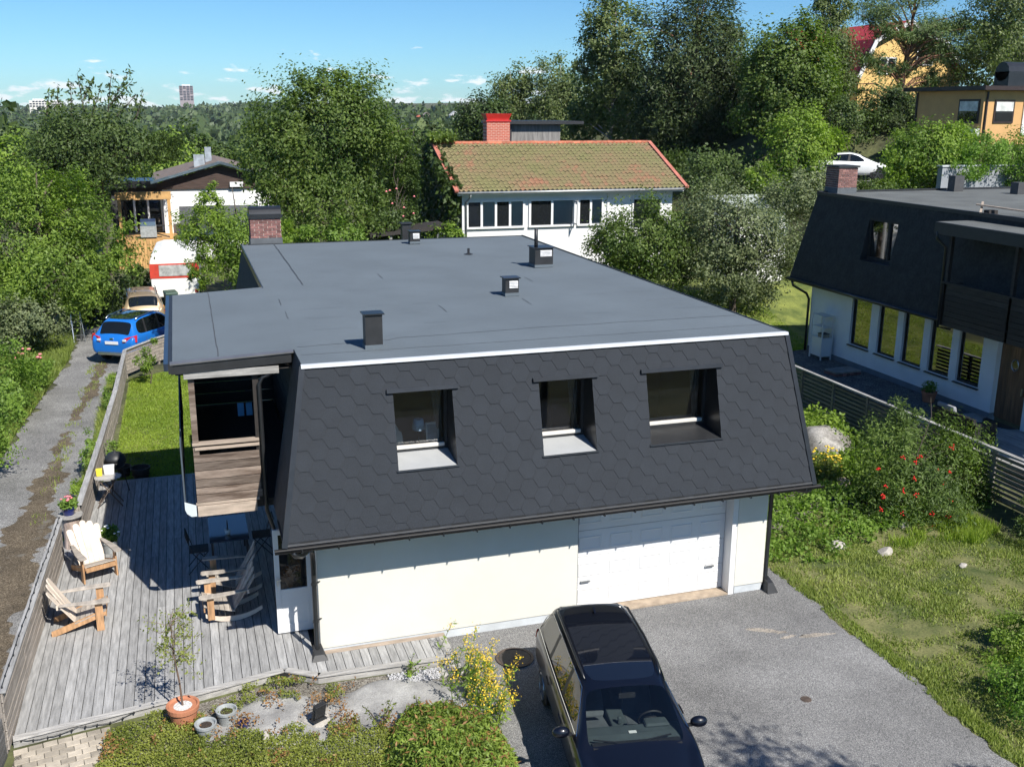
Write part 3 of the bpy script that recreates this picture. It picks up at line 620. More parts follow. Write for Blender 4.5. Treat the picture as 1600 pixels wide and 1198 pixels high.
# vents on the roof
m_grille = M('pale_grille', (.6, .6, .6), .5, .15, 12)
def vent(x, y, w, d, h, louvre=True, pipe_=False, lw=None):
    v = obj('roof_vent', MB().box(x, x+w, y, y+d, RZ-.01, RZ+h), m_blackmatt, H)
    obj('upstand', MB().box(x-.012, x+w+.012, y-.012, y+d+.012, RZ, RZ+.07), m_felt, v)
    obj('cap', MB().box(x-.035, x+w+.035, y-.035, y+d+.035, RZ+h, RZ+h+.022), m_black, v)
    if louvre:
        a, b = (x+w*.28, x+w*.92) if lw is None else lw; z1 = RZ+h-.05; 
        obj('louvre', MB().box(a, b, y-.006, y-.002, z1-.16, z1), m_grille, v)
        for k in range(5): obj('slat', MB().hexa([(a, y-.024, z1-.16+k*.032), (b, y-.024, z1-.16+k*.032), (b, y-.007, z1-.145+k*.032), (a, y-.007, z1-.145+k*.032)], [(a, y-.024, z1-.155+k*.032), (b, y-.024, z1-.155+k*.032), (b, y-.007, z1-.14+k*.032), (a, y-.007, z1-.14+k*.032)]), m_grille, v)
    if pipe_: obj('pipe', MB().tube([(x+.09, y+.2, RZ+h), (x+.09, y+.2, RZ+h+.5)], .05, 12), m_blackmatt, v, smooth=True)
vent(2.87, 17.1, .30, .26, .60, louvre=False)
vent(6.75, 21.37, .31, .27, .39); vent(8.78, 25.22, .5, .5, .5, pipe_=True); vent(6.67, 30.9, .31, .27, .37)
obj('soil_pipe', MB().tube([(7.8, 28.25, RZ-.02), (7.8, 28.25, RZ+.16)], .035, 10).lathe([(.13, 0), (.05, .03)], (7.8, 28.25, RZ-.005), 12), m_blackmatt, H)
obj('far_vent', MB().box(6.95, 7.25, 33.4, 33.7, 3, 5.62).box(6.9, 7.3, 33.35, 33.75, 5.62, 5.65), m_blackmatt, H)
# small side window in the rear left slope
obj('rear_window', MB().box(1.3, 1.62, 24.9, 25.9, 3.5, 4.5), m_black, H)
# ---------------------------------------------------------------- timber deck
DZ = 0.12
FRONT = [(-3.0, 15.0), (-.53, 15.43), (1.08, 15.77), (1.6, 15.42), (3.97, 15.34)]
def yfront(x):
    for (xa, ya), (xb, yb) in zip(FRONT, FRONT[1:]):
        if x <= xb: return ya+(yb-ya)*(x-xa)/(xb-xa)
    return FRONT[-1][1]
deck = thing('timber_deck', 'weathered grey plank deck between the cream house and slatted fence', 'deck', (-.6, 20, 0))
x = -3.0; PW = .1545
while x < 3.9:
    a = x; b = x+PW-.011
    y0 = lambda q: yfront(q)+.135
    yb = 26.2 if b < 1.72 else 16.12
    cuts = [None]
    if yb > 20: cuts = [rg.uniform(17.5, 24.5)]; cuts = [None]+[c for c in cuts]+[yb]
    else: cuts = [None, yb]
    for k in range(len(cuts)-1):
        s0 = cuts[k]; s1 = cuts[k+1]-(.003 if k < len(cuts)-2 else 0)
        p = [(a, y0(a) if s0 is None else s0), (b, y0(b) if s0 is None else s0), (b, s1), (a, s1)]; dz = rg.uniform(-.0015, .0015)
        o = obj('board', MB().hexa([(u, v, DZ-.03) for u, v in p], [(u, v, DZ+dz) for u, v in p]), m_greywood, deck)
    x += PW
obj('joists', MB().box(-2.84, 1.7, 15.75, 26.1, 0.02, .085).box(1.7, 3.9, 15.5, 16.1, .02, .085), m_dark, deck)
for (xa, ya), (xb, yb) in zip(FRONT, FRONT[1:]):
    d = Vector((xb-xa, yb-ya, 0)).normalized(); n = Vector((-d.y, d.x, 0))
    A = Vector((xa, ya, 0)); B = Vector((xb, yb, 0))-d*.004
    p = [A, B, B+n*.128, A+n*.128]
    obj('edge_board', MB().hexa([(q.x, q.y, DZ-.026) for q in p], [(q.x, q.y, DZ+.004) for q in p]), m_greywoodx, deck, bevel=.004)
    p = [A+n*.03, B+n*.03, B+n*.05, A+n*.05]
    obj('skirt_board', MB().hexa([(q.x, q.y, -.1) for q in p], [(q.x, q.y, DZ-.028) for q in p]), m_greywoodx, deck)
obj('edge_board', MB().box(1.78, 3.97, 16.125, 16.245, DZ-.026, DZ+.004), m_palewood, deck)
obj('edge_board', MB().hexa([(3.85, 15.34+.13, DZ-.025), (3.97, 15.34, DZ-.025), (3.97, 16.12, DZ-.025), (3.85, 16.12, DZ-.025)], [(3.85, 15.34+.13, DZ+.006), (3.97, 15.34, DZ+.006), (3.97, 16.12, DZ+.006), (3.85, 16.12, DZ+.006)]), m_greywoodx, deck)
obj('edge_board', MB().box(-2.88, 1.72, 26.205, 26.3, DZ-.03, DZ+.003), m_greywoodx, deck)

# ---------------------------------------------------------------- slatted fences left
def slat_fence(name, label, pts, top, base, n, mat, cap=True, post_sp=1.9, th=.025, cat='fence', gapk=.86, capw=.13):
    t = thing(name, label, cat, (pts[0][0], pts[0][1], base))
    for (xa, ya), (xb, yb) in zip(pts, pts[1:]):
        A = Vector((xa, ya, 0)); B = Vector((xb, yb, 0)); L = (B-A).length; d = (B-A).normalized(); nn = Vector((-d.y, d.x, 0))
        k = max(1, round(L/post_sp)); hh = (top-base)/n
        for s in range(k):
            a = A+d*(L*s/k); b = A+d*(L*(s+1)/k-.006)
            for i in range(n):
                z = base+i*hh; off = nn*rg.uniform(-.004, .004)
                obj('slat', MB().bar(a+off+Vector((0, 0, z+hh/2+rg.uniform(-.006, .006))), b+off+Vector((0, 0, z+hh/2+rg.uniform(-.006, .006))), th, hh*gapk), mat, t)
            if cap: obj('cap_board', MB().bar(a+Vector((0, 0, top+.015)), b+Vector((0, 0, top+.015+rg.uniform(-.008, .008))), capw, .03), m_greywood, t, bevel=.004)
            p = a+nn*.055
            obj('post', MB().bar(p+d*.04+Vector((0, 0, base-.15)), p+d*.04+Vector((0, 0, top-.005)), .075, .075, up=d), mat, t)
    return t
m_fencewood = M('fence_wood', (.29, .255, .22), .85, .3, 2.2, 7, rnd=.18, stretch=(8, 1, 10), fine=.14, fscale=25, bump=.25, bscale=25)
slat_fence('slatted_fence', 'weathered low slatted fence behind the chairs on the deck', [(-3.05, 14.9), (-2.97, 18.6), (-2.9, 21.75)], .98, .03, 6, m_fencewood)
slat_fence('slatted_fence', 'weathered slatted fence along the lawn and gravel road with a bend', [(-2.58, 22.4), (-2.44, 26.9), (-2.31, 32), (-2.27, 37.6), (-1.2, 39.4), (.8, 42)], 1.0, .12, 7, m_fencewood)
slat_fence('slatted_fence', 'dark lower slatted fence at the bottom left by the pavers', [(-3.4, 11.0), (-3.08, 14.85)], .62, -.05, 6, M('dark_fence_wood', (.1, .098, .095), .85, .3, 2.2, 7, rnd=.2, stretch=(8, 1, 10)), cap=False)
# string light cables
def garland(label, pts, sag, n, r=.008):
    t = thing('string_light', label, 'string light', pts[0]); mb = MB(); full_ = []
    for a, b in zip(pts, pts[1:]):
        a = Vector(a); b = Vector(b)
        for i in range(n): 
            q = i/n; full_.append(a+(b-a)*q+Vector((rg.normal()*.006, rg.normal()*.006, -sag*4*q*(1-q))))
    full_.append(Vector(pts[-1])); obj('cable', mb.tube(full_, r, 5), m_blackmatt, t)
    for p in full_[::2]: obj('bulb', MB().lathe([(.006, -.035), (.014, -.02), (.014, 0), (.008, .012)], (p.x, p.y, p.z), 6), m_blackmatt, t)
garland('dark string light cable lying along the fence cap', [(-3.05, 15.0, 1.045), (-2.97, 18.5, 1.045), (-2.9, 21.7, 1.045)], 0, 22)
garland('dark string light swagged below the front deck edge', [(-2.9, 15.02, .09), (-2.1, 15.14, .1), (-1.3, 15.28, .1)], .07, 9, .006)

# ---------------------------------------------------------------- deck furniture
m_chair = M('chair_pine', (.44, .335, .225), .7, .25, 2, 6, rnd=.12, stretch=(4, 4, 1), fine=.1, fscale=20)
m_chairg = M('chair_grey_pine', (.36, .32, .275), .8, .25, 2, 6, rnd=.15, stretch=(4, 1, 4), fine=.1, fscale=20)
m_chairw = M('chair_bleached_pine', (.62, .53, .44), .7, .12, 3, 6, rnd=.08, fine=.06, fscale=20)
m_orange = M('chair_fresh_pine', (.42, .24, .12), .65, .3, 3, 6, rnd=.1, stretch=(6, 6, 1))
def adirondack(name, label, loc, rz, group, rocker=False):
    """local frame: seat looks along +x, width along y"""
    t = thing(name, label, 'chair', loc, rz, group); W = .29
    for s in (-1, 1):
        y = s*W
        if rocker:
            arc = []
            for q in np.linspace(-.52, .5, 9): arc.append((q*1.0-.1, .16*(q/.5)**2*.9+.035))
            poly = [(x_, y-.015, z_-.035) for x_, z_ in arc]+[(x_, y-.015, z_+.035+.03*(1-abs(i-4)/4)) for i, (x_, z_) in reversed(list(enumerate(arc)))]
            obj('runner', MB().extrude(poly, (0, .03, 0)), m_chairw, t, local=True)
            obj('front_leg', MB().box(.24, .36, y-.016+s*.032, y+.016+s*.032, .1, .56), m_orange, t, local=True, bevel=.003)
        else:
            obj('side_rail', MB().extrude([(-.52, y-.016, 0), (-.45, y-.016, 0), (.36, y-.016, .26), (.43, y-.016, .3), (.43, y-.016, .36), (.33, y-.016, .37), (-.52, y-.016, .09)], (0, .032, 0)), m_orange, t, local=True)
            obj('front_leg', MB().box(.24, .37, y-.016+s*.034, y+.016+s*.034, 0, .56), m_orange, t, local=True, bevel=.003)
        obj('arm', MB().extrude([(.47, y-.075+s*.05, .56), (.50, y-.05+s*.05, .56), (.50, y+.05+s*.05, .56), (.47, y+.075+s*.05, .56), (.2, y+.07+s*.05, .56), (-.36, y+.03, .56), (-.36, y-.03, .56), (.2, y-.07+s*.05, .56)], (0, 0, .03)), m_chairg, t, local=True, bevel=.004)
    for k in range(6):
        x0 = .42-k*.092; z0 = .365-k*.03
        obj('seat_slat', MB().hexa([(x0-.084, -W-.02, z0-.03), (x0, -W-.02, z0-.003), (x0, W+.02, z0-.003), (x0-.084, W+.02, z0-.03)], [(x0-.084, -W-.02, z0-.008), (x0, -W-.02, z0+.019), (x0, W+.02, z0+.019), (x0-.084, W+.02, z0-.008)]), m_chairg, t, local=True)
    for k in range(5):   # fan back, rounded tops
        o = (k-2); yb = o*.098; yt = o*.136; top = 1.0-.045*abs(o)**1.6
        b = Vector((-.09, yb, .17)); tp = Vector((-.52, yt, top)); dirv = (tp-b).normalized(); side = Vector((0, 1, 0)); nrm = dirv.cross(side).normalized()
        L = (tp-b).length; pr = [(0, -.046), (L*.9, -.066), (L*.97, -.054), (L, -.02), (L, .02), (L*.97, .054), (L*.9, .066), (0, .046)]
        obj('back_slat', MB().extrude([b+dirv*p_+side*(q_+(yt-yb)*0) for p_, q_ in pr], nrm*.02), m_chairw if not rocker else m_chairg, t, local=True)
    obj('back_brace', MB().bar((-.38, -W-.03, .55), (-.38, W+.03, .55), .03, .08), m_chairw, t, local=True)
    obj('front_rail', MB().box(.40, .425, -W, W, .25, .34), m_orange, t, local=True)
    return t
grp = 'wooden garden armchairs on the deck'
adirondack('garden_chair', 'wooden slatted armchair facing the camera with bright bleached back', (-2.22, 20.72, DZ), math.atan2(-.92, .38), grp)
adirondack('garden_chair', 'wooden slatted armchair seen from its side in front of the fence', (-2.27, 18.5, DZ), math.radians(2), grp)
rg2 = 'wooden rocking chairs beside the balcony'
adirondack('rocking_chair', 'wooden rocking chair nearest the open white door', (.26, 18.13, DZ), math.radians(180+3), rg2, rocker=True)
adirondack('rocking_chair', 'shaded wooden rocking chair next to the dark table', (.36, 19.12, DZ), math.radians(180-4), rg2, rocker=True)
t = thing('garden_table', 'dark rectangular table with shiny top under the balcony', 'table', (.44, 20.6, DZ))
m_tabletop = M('glossy_black_top', (.02, .03, .05), .08, .05, 2, coat=.6)
obj('table_top', MB().box(-.39, .39, -.69, .69, .70, .725), m_tabletop, t, local=True, bevel=.004)
for x_ in (-.34, .34):
    for y_ in (-.63, .63): obj('leg', MB().box(x_-.02, x_+.02, y_-.02, y_+.02, 0, .70), m_blackmatt, t, local=True)
def folding_chair(label, loc, rz):
    t = thing('folding_chair', label, 'chair', loc, rz, 'dark chairs round the table')
    for s in (-.21, .21):
        obj('leg', MB().tube([(-.22, s, .0), (.18, s, .46)], .011, 6), m_blackmatt, t, local=True); obj('leg', MB().tube([(.24, s, .0), (-.12, s, .46), (-.24, s, .86)], .011, 6), m_blackmatt, t, local=True)
    obj('seat', MB().box(-.18, .2, -.2, .2, .45, .465), m_darkwood, t, local=True); obj('backrest', MB().hexa([(-.19, -.2, .66), (-.17, -.2, .66), (-.17, .2, .66), (-.19, .2, .66)], [(-.25, -.2, .86), (-.23, -.2, .86), (-.23, .2, .86), (-.25, .2, .86)]), m_darkwood, t, local=True)
folding_chair('dark chair at the outer long side of the table', (-.18, 20.3, DZ), 0); folding_chair('dark chair at the house side of the table', (1.12, 20.7, DZ), math.pi)
t = thing('candle_holder', 'dark candle in a small pale pot on the shiny table', 'candle', (.42, 20.25, DZ+.7255))
obj('pot', MB().lathe([(.045, 0), (.055, .1), (.05, .1), (.045, .09)], n=14), m_white, t, local=True, smooth=True); obj('candle', MB().lathe([(.012, .05), (.014, .22), (.004, .32)], n=8), m_blackmatt, t, local=True)
t = thing('round_table', 'round slatted folding table with crossed legs by the fence', 'table', (-2.13, 24.62, DZ))
for k in range(8):
    y0 = -.3+k*.076; ym = max(abs(y0), abs(y0+.07)); hx = math.sqrt(max(.31**2-ym**2, .0036))
    obj('top_slat', MB().box(-hx, hx, y0, y0+.07, .70, .72), m_greywoodx, t, local=True, bevel=.003)
for s in (-1, 1):
    for d in (-1, 1): obj('leg', MB().bar((d*.28, s*.16, 0), (-d*.2, s*.16, .70), .02, .045, up=(0, 1, 0)), M('brown_leg', (.12, .09, .07), .7, .3, 4), t, local=True)
obj('brace', MB().bar((0, -.16, .38), (0, .16, .38), .03, .02), m_greywoodx, t, local=True)
def lid_box(name, label, loc, sx, sy, sz, mat, cat='box'):
    t = thing(name, label, cat, loc); obj('body', MB().hexa([(-sx*.45, -sy*.45, 0), (sx*.45, -sy*.45, 0), (sx*.45, sy*.45, 0), (-sx*.45, sy*.45, 0)], [(-sx/2, -sy/2, sz*.85), (sx/2, -sy/2, sz*.85), (sx/2, sy/2, sz*.85), (-sx/2, sy/2, sz*.85)]), mat, t, local=True, bevel=.008)
    obj('lid', MB().box(-sx*.52, sx*.52, -sy*.52, sy*.52, sz*.85+.002, sz), mat, t, local=True, bevel=.01); return t
lid_box('carton', 'yellow carton on the round folding table', (-2.32, 24.72, DZ+.7205), .14, .12, .17, M('yellow_card', (.75, .6, .05), .6, .05, 3))
lid_box('carton', 'white carton beside the yellow one on the round table', (-2.1, 24.78, DZ+.7205), .24, .14, .22, m_white)
t = thing('kettle_grill', 'black covered kettle grill behind the round table', 'grill', (-2.0, 25.5, DZ))
obj('bowl', MB().lathe([(.05, .58), (.2, .66), (.25, .78), (.25, .8)], n=18), m_black, t, local=True, smooth=True); obj('lid', MB().lathe([(.252, .80), (.24, .9), (.15, 1.0), (.03, 1.03), (.02, 1.06)], n=18), m_blackmatt, t, local=True, smooth=True)
for q in range(3): obj('leg', MB().tube([(math.cos(q*2.1)*.14, math.sin(q*2.1)*.14, .62), (math.cos(q*2.1)*.26, math.sin(q*2.1)*.26, 0)], .012, 6), m_blackmatt, t, local=True)
def pot(name, label, loc, r0, r1, h, mat, soil, rim=.02, cat='pot', tilt=0, group=None, fill=.9):
    t = thing(name, label, cat, loc, 0, group)
    obj('pot', MB().lathe([(r0, 0), (r0+(r1-r0)*.75, h*.78), (r1+rim*.2, h*.8), (r1+rim*.35, h), (r1-.015, h), (r1-.03, h*fill)], n=26), mat, t, local=True, smooth=False, bevel=.004)
    obj('soil', MB().lathe([(.001, h*fill-.03), (r1-.02, h*fill-.03), (r1*.6, h*fill), (.001, h*fill+.01)], n=20), soil, t, local=True)
    return t
m_terra = M('terracotta', (.42, .17, .09), .8, .15, 5, bump=.1, bscale=40); m_cobalt = M('cobalt_glaze', (.012, .02, .1), .12, .2, 4, coat=.7)
m_zinc = M('grey_zinc', (.3, .315, .315), .5, .2, 7); m_potsoil = M('potting_soil', (.04, .028, .02), .95, .4, 30, bump=.6, bscale=60); m_pebble = M('white_pebbles', (.62, .6, .57), .8, .3, 40, bump=.9, bscale=45)
m_flower = M('pink_petals', (.75, .22, .24), .7, .2, 20); m_wflower = M('white_petals', (.85, .85, .82), .7, .05, 9); m_yflower = M('yellow_petals', (.72, .5, .03), .7, .25, 14); m_red = M('red_berries', (.5, .008, .006), .6, .2, 9, spec=.15)
L_bright = leaf_mat('leaf_bright', (.06, .11, .018), (.2, .3, .05)); L_olive = leaf_mat('leaf_olive', (.07, .09, .02), (.24, .27, .06))
def tuft(parent, mat, c, r, n, size, seed, rz=None, aspect=.6, up=.6, name='foliage', local=True, droop=0):
    rr = np.random.default_rng(seed); P = rr.normal(size=(n, 3)); P /= np.linalg.norm(P, axis=1)[:, None]; P *= (rr.random(n)**.45)[:, None]
    O = P.copy(); P = P*np.array([r, r, rz if rz else r])+np.array(c)
    V, Q = leaf_quads(P, size, rr, up, O*.8, aspect, droop); return obj(name, np_mesh(name, V, quads=Q), mat, parent, local=local)
def blooms(parent, mat, c, r, n, size, seed, rz=None, name='blossom'):
    rr = np.random.default_rng(seed)
    for _ in range(n):
        q = rr.normal(size=3); q /= np.linalg.norm(q); q[2] = abs(q[2]); p = np.array(c)+q*np.array([r, r, rz if rz else r]); s = size*rr.uniform(.7, 1.3)
        obj(name, MB().lathe([(.001, -s*.5), (s*.7, -s*.2), (s, s*.15), (s*.5, s*.5), (.001, s*.55)], tuple(p), 7), mat, parent, local=True, smooth=True)
t = thing('tree_stump', 'cut tree stump plinth in the fence gap holding a blue flower pot', 'stump', (-2.76, 22.3, 0))
mb = MB().lathe([(.2, 0), (.17, .3), (.17, .6), (.19, .82)], n=16); obj('trunk', mb, M('pale_bark', (.42, .33, .28), .9, .35, 6, bump=.5, bscale=25, stretch=(1, 1, .3)), t, local=True); obj('top_disc', MB().lathe([(.25, .82), (.26, .84), (.25, .87)], n=22), m_greywoodx, t, local=True)
t = pot('geranium_pot', 'glazed cobalt blue pot of pink geraniums on the tree stump', (-2.78, 22.28, .8705), .11, .14, .2, m_cobalt, m_potsoil, cat='potted plant')
tuft(t, L_bright, (0, 0, .24), .2, 420, .06, 5, .1, .9); blooms(t, m_flower, (0, 0, .3), .15, 9, .035, 6, .1)
t = pot('white_flower_pot', 'pale pot of white flowers behind the bleached garden chair', (-1.98, 21.75, DZ), .13, .17, .28, m_zinc, m_potsoil, cat='potted plant')
tuft(t, L_bright, (0, 0, .42), .22, 700, .06, 8, .2, .8); blooms(t, m_wflower, (.03, -.05, .42), .2, 12, .03, 9, .2)
pot('plant_tub', 'dark plastic tub on the lawn by the deck edge', (-1.5, 26.62, 0), .17, .24, .32, m_blackmatt, m_potsoil, cat='tub', group='tubs at the deck edge', fill=.5)
pot('plant_tub', 'dark plastic tub further left beside the covered grill', (-1.95, 26.95, 0), .15, .21, .28, m_blackmatt, m_potsoil, cat='tub', group='tubs at the deck edge', fill=.5)
# potted young tree
t = pot('potted_tree', 'spindly young tree in a large terracotta pot on the deck corner', (-.55, 14.86, -.06), .17, .235, .42, m_terra, m_pebble, rim=.05, cat='potted tree', fill=.93)
rr = np.random.default_rng(12)
mb = MB(); tr = [Vector((.0, .0, .36)), Vector((-.02, .02, .8)), Vector((-.06, .02, 1.2)), Vector((-.07, .03, 1.6)), Vector((-.06, .05, 1.95))]; mb.tube(tr, [.017, .015, .012, .009, .004], 7)
LP = []
for k in range(34):
    z = rr.uniform(1.1, 1.95); a = rr.uniform(0, 6.28); L = rr.uniform(.2, .5)*(1.15-.35*abs(z-1.45)); b0 = Vector((-.065, .03, z)); drop = rr.uniform(-.25, .2)
    pts = [b0, b0+Vector((math.cos(a)*L*.5, math.sin(a)*L*.5, .06)), b0+Vector((math.cos(a)*L, math.sin(a)*L, .06+drop))]; mb.tube(pts, [.005, .004, .002], 4, False)
    for q in np.linspace(.35, 1, 9):
        p = pts[0].lerp(pts[2], q)+Vector(rr.normal(size=3)*.035); LP.append(tuple(p))
obj('trunk', mb, M('young_bark', (.13, .085, .06), .8, .3, 9), t, local=True)
V, Q = leaf_quads(np.repeat(np.array(LP), 3, 0)+rr.normal(size=(len(LP)*3, 3))*.022, .05, rr, .3); obj('crown', np_mesh('crown', V, quads=Q), leaf_mat('leaf_yellowgreen', (.12, .15, .03), (.3, .32, .09)), t, local=True)
pot('zinc_bucket', 'grey zinc bucket of dark soil in the ground cover', (-.23, 14.38, 0), .11, .16, .27, m_zinc, m_potsoil, cat='bucket', group='zinc buckets', fill=.85)
t = pot('zinc_bucket', 'grey zinc bucket with green moss beside the small blue pot', (.09, 14.66, 0), .11, .16, .27, m_zinc, m_potsoil, cat='bucket', group='zinc buckets', fill=.85)
tuft(t, L_olive, (0, 0, .23), .13, 160, .03, 15, .02)
pot('small_blue_pot', 'small cobalt blue pot lying among the ground cover', (.33, 14.45, 0), .055, .085, .14, m_cobalt, m_potsoil, cat='pot', fill=.7)
# pavers
t = thing('paver_patch', 'small patch of beige concrete pavers at the bottom left', 'paving', (-2.4, 14.3, 0)); t2 = []
m_paver = M('beige_paver', (.38, .335, .27), .9, .15, 6, rnd=.28, bump=.3, bscale=50)
for r in range(9):
    for c in range(7):
        u = -.02+c*.205+(.1 if r % 2 else 0); v = -.15-r*.142; w = min(.195, 1.34-u)
        if w < .05: continue
        ca, sa = math.cos(.168), math.sin(.168); o = obj('paver', MB().box(0, w, 0, .133, -.06, .012+rg.uniform(-.004, .004)), m_paver, t, bevel=.006)
        o.location = (-2.98+u*ca-v*sa, 14.93+u*sa+v*ca, 0); o.rotation_euler = (0, 0, .168)
sheet('paver_bed', [(-3.0, 13), (-1.6, 13.0), (-1.65, 14.98), (-2.95, 14.76)], -.002, m_soilbed)
# manhole cover
t = thing('manhole_cover', 'round rusty brown manhole cover in the asphalt by the car', 'manhole cover', (4.99, 15.2, 0))
m_rust = M('rusty_iron', (.1, .075, .06), .7, .3, 12, bump=.3, bscale=60, metal=.3)
obj('ring', MB().lathe([(.335, .0), (.335, .022), (.29, .026), (.285, .012)], n=32), m_rust, t, local=True); obj('lid', MB().lathe([(.28, 0), (.28, .018), (.03, .02), (.03, .03), (.001, .03)], n=32), M('iron_lid', (.05, .042, .038), .7, .3, 25, bump=.6, bscale=45), t, local=True)
t = thing('manhole_cover', 'small dark iron valve cap in the driveway near the lawn', 'manhole cover', (9.15, 12.55, 0)); obj('lid', MB().lathe([(.09, 0), (.085, .01), (.001, .012)], n=16), m_rust, t, local=True)
# garden light
t = thing('garden_spotlight', 'black square garden spotlight on a flat stone', 'spotlight', (1.45, 14.2, .1), .5)
obj('housing', MB().hexa([(-.1, -.04, .06), (.1, -.04, .06), (.1, .04, .1), (-.1, .04, .1)], [(-.1, -.09, .28), (.1, -.09, .28), (.1, -.01, .3), (-.1, -.01, .3)]), m_blackmatt, t, local=True, bevel=.008); obj('stand', MB().box(-.12, .12, -.05, .1, 0, .02).bar((-.11, .02, .0), (-.11, -.02, .2), .015, .03).bar((.11, .02, 0), (.11, -.02, .2), .015, .03), m_blackmatt, t, local=True)
# rocks
def rock(name, label, c, r, seed, mat, cat='rock', group=None, amp=.28, flat=False):
    bm = bmesh.new(); bmesh.ops.create_icosphere(bm, subdivisions=4, radius=1); rr = np.random.default_rng(seed); K = rr.normal(size=(9, 3)); ph = rr.uniform(0, 6.28, 9)
    pl = rr.normal(size=(7, 3)); pl /= np.linalg.norm(pl, axis=1)[:, None]; pd = rr.uniform(.62, .92, 7)
    for v in bm.verts:
        n = np.array(v.co); s = 1+amp*.5*sum(math.sin(2.2*(K[i]@n)+ph[i]) for i in range(9))/4
        for i in range(7): d = pl[i]@n*s; s = s*(pd[i]/d) if d > pd[i] else s
        s += .012*math.sin(K[0]@n*17)+.012*math.sin(K[1]@n*23)
        v.co = v.co*s; v.co.x *= r[0]; v.co.y *= r[1]; v.co.z *= r[2]
    me = bpy.data.meshes.new(name); bm.to_mesh(me); bm.free(); o = obj(name, me, mat, smooth=True); o.location = c; return tag(o, label, cat, group)
m_granite = M('granite', (.26, .255, .25), .9, .3, 1.6, 9, bump=.5, bscale=22, fine=.25, fscale=70, col2=(.38, .375, .36)); m_pale = M('pale_stone', (.36, .335, .3), .9, .25, 2.5, 8, bump=.4, bscale=25, fine=.1, fscale=40)
m_lichen = M('lichen_rock', (.17, .155, .14), .9, .4, 1.9, 9, bump=.6, bscale=18, fine=.3, fscale=30, col2=(.38, .365, .34))
rock('bedrock_slab', 'low bare grey bedrock slab below the short deck step', (2.6, 14.1, -.11), (1.85, 1.3, .22), 3, m_granite)
rock('bedrock_slab', 'mossy grey bedrock showing through ground cover beside buckets', (.62, 14.5, -.1), (1.05, .85, .19), 5, m_granite)
rock('flat_stone', 'pale flat stone under the black garden spotlight', (1.42, 14.45, -.02), (.36, .42, .1), 8, m_pale)
rock('boulder', 'large pale lichen boulder right of the house below the fence', (16.5, 22.9, -.3), (1.25, 1.3, 1.1), 11, m_lichen)
for i, (x_, y_, s, lb) in enumerate([(13.2, 17.5, .3, 'pale angular stone at the edge of the weedy bed'), (14.05, 16.95, .24, 'pale pointed stone on the lawn edge below the rowan'), (15.4, 18.1, .2, 'small pale stone in the tall grass under the rowan'), (15.2, 15.9, .13, 'small flat pale stone in the lawn'), (15.4, 20.6, .55, 'tan rounded rock in the shade between boulder and rowan'), (11.35, 19.6, .6, 'pale brown rock half hidden behind the house corner')]):
    rock('stone', lb, (x_, y_, .02), (s*.8, s*.6, s*.55), 20+i, m_pale if i != 4 else M('tan_stone', (.4, .32, .26), .9, .2, 3))
rock('white_stone', 'upright white stone shard among the ground cover', (.62, 13.95, .05), (.06, .16, .16), 40, m_pale)
# loose gravel by the step
rr = np.random.default_rng(21); n = 900; P = np.stack([rr.uniform(2.75, 3.62, n), rr.uniform(14.95, 15.3, n), rr.uniform(0, .03, n)], 1); V = []; Fq = []
oct_ = np.array([(1, 0, 0), (0, 1, 0), (-1, 0, 0), (0, -1, 0), (0, 0, .7), (0, 0, -.7)]); ft = np.array([(0, 1, 4), (1, 2, 4), (2, 3, 4), (3, 0, 4), (1, 0, 5), (2, 1, 5), (3, 2, 5), (0, 3, 5)])
VV = (oct_[None]*rr.uniform(.012, .024, (n, 1, 1))*rr.uniform(.7, 1.3, (n, 6, 1))+P[:, None]).reshape(-1, 3); TT = (ft[None]+np.arange(n)[:, None, None]*6).reshape(-1, 3)
tag(obj('gravel', np_mesh('gravel', VV, tris=TT), M('light_gravel', (.42, .42, .43), .9, .4, 60)), 'loose light gravel beside the short deck step', 'gravel', kind='stuff')
obj_step = tag(obj('step_slab', MB().box(3.62, 4.02, 14.98, 15.32, -.05, .03), M('concrete_slab', (.4, .38, .35), .9, .15, 4, bump=.2, bscale=40), bevel=.01), 'concrete slab at the end of the short deck step', 'slab')
# ---------------------------------------------------------------- cars
def paint(name, col, rough=.25, flake=.0, metal=.0):
    return M(name, col, rough, .03, 3, coat=.75, metal=metal, spec=.3)
m_tyre = M('tyre_rubber', (.014, .014, .014), .85, .2, 10); m_rim = M('alloy_rim', (.35, .36, .37), .3, .1, 5, metal=.9); m_plast = M('black_plastic', (.018, .018, .019), .55, .15, 9)
m_chrome = M('chrome_strip', (.75, .75, .76), .12, .03, 3, metal=1.0); m_carglass = glass_mat('car_glass', (.006, .008, .009)); m_ws = glass_mat('windscreen_glass', (.01, .012, .014), trans=.9)
m_seat = M('grey_seat', (.09, .1, .11), .8, .15, 6); m_dash = M('dashboard', (.05, .065, .068), .75, .15, 5); m_tail = M('tail_light_red', (.45, .012, .012), .15, .15, 8, coat=.8); m_lamp = M('head_lamp', (.6, .62, .65), .1, .1, 9, coat=1); m_amber = M('amber_lens', (.75, .25, .03), .2, .1, 9)
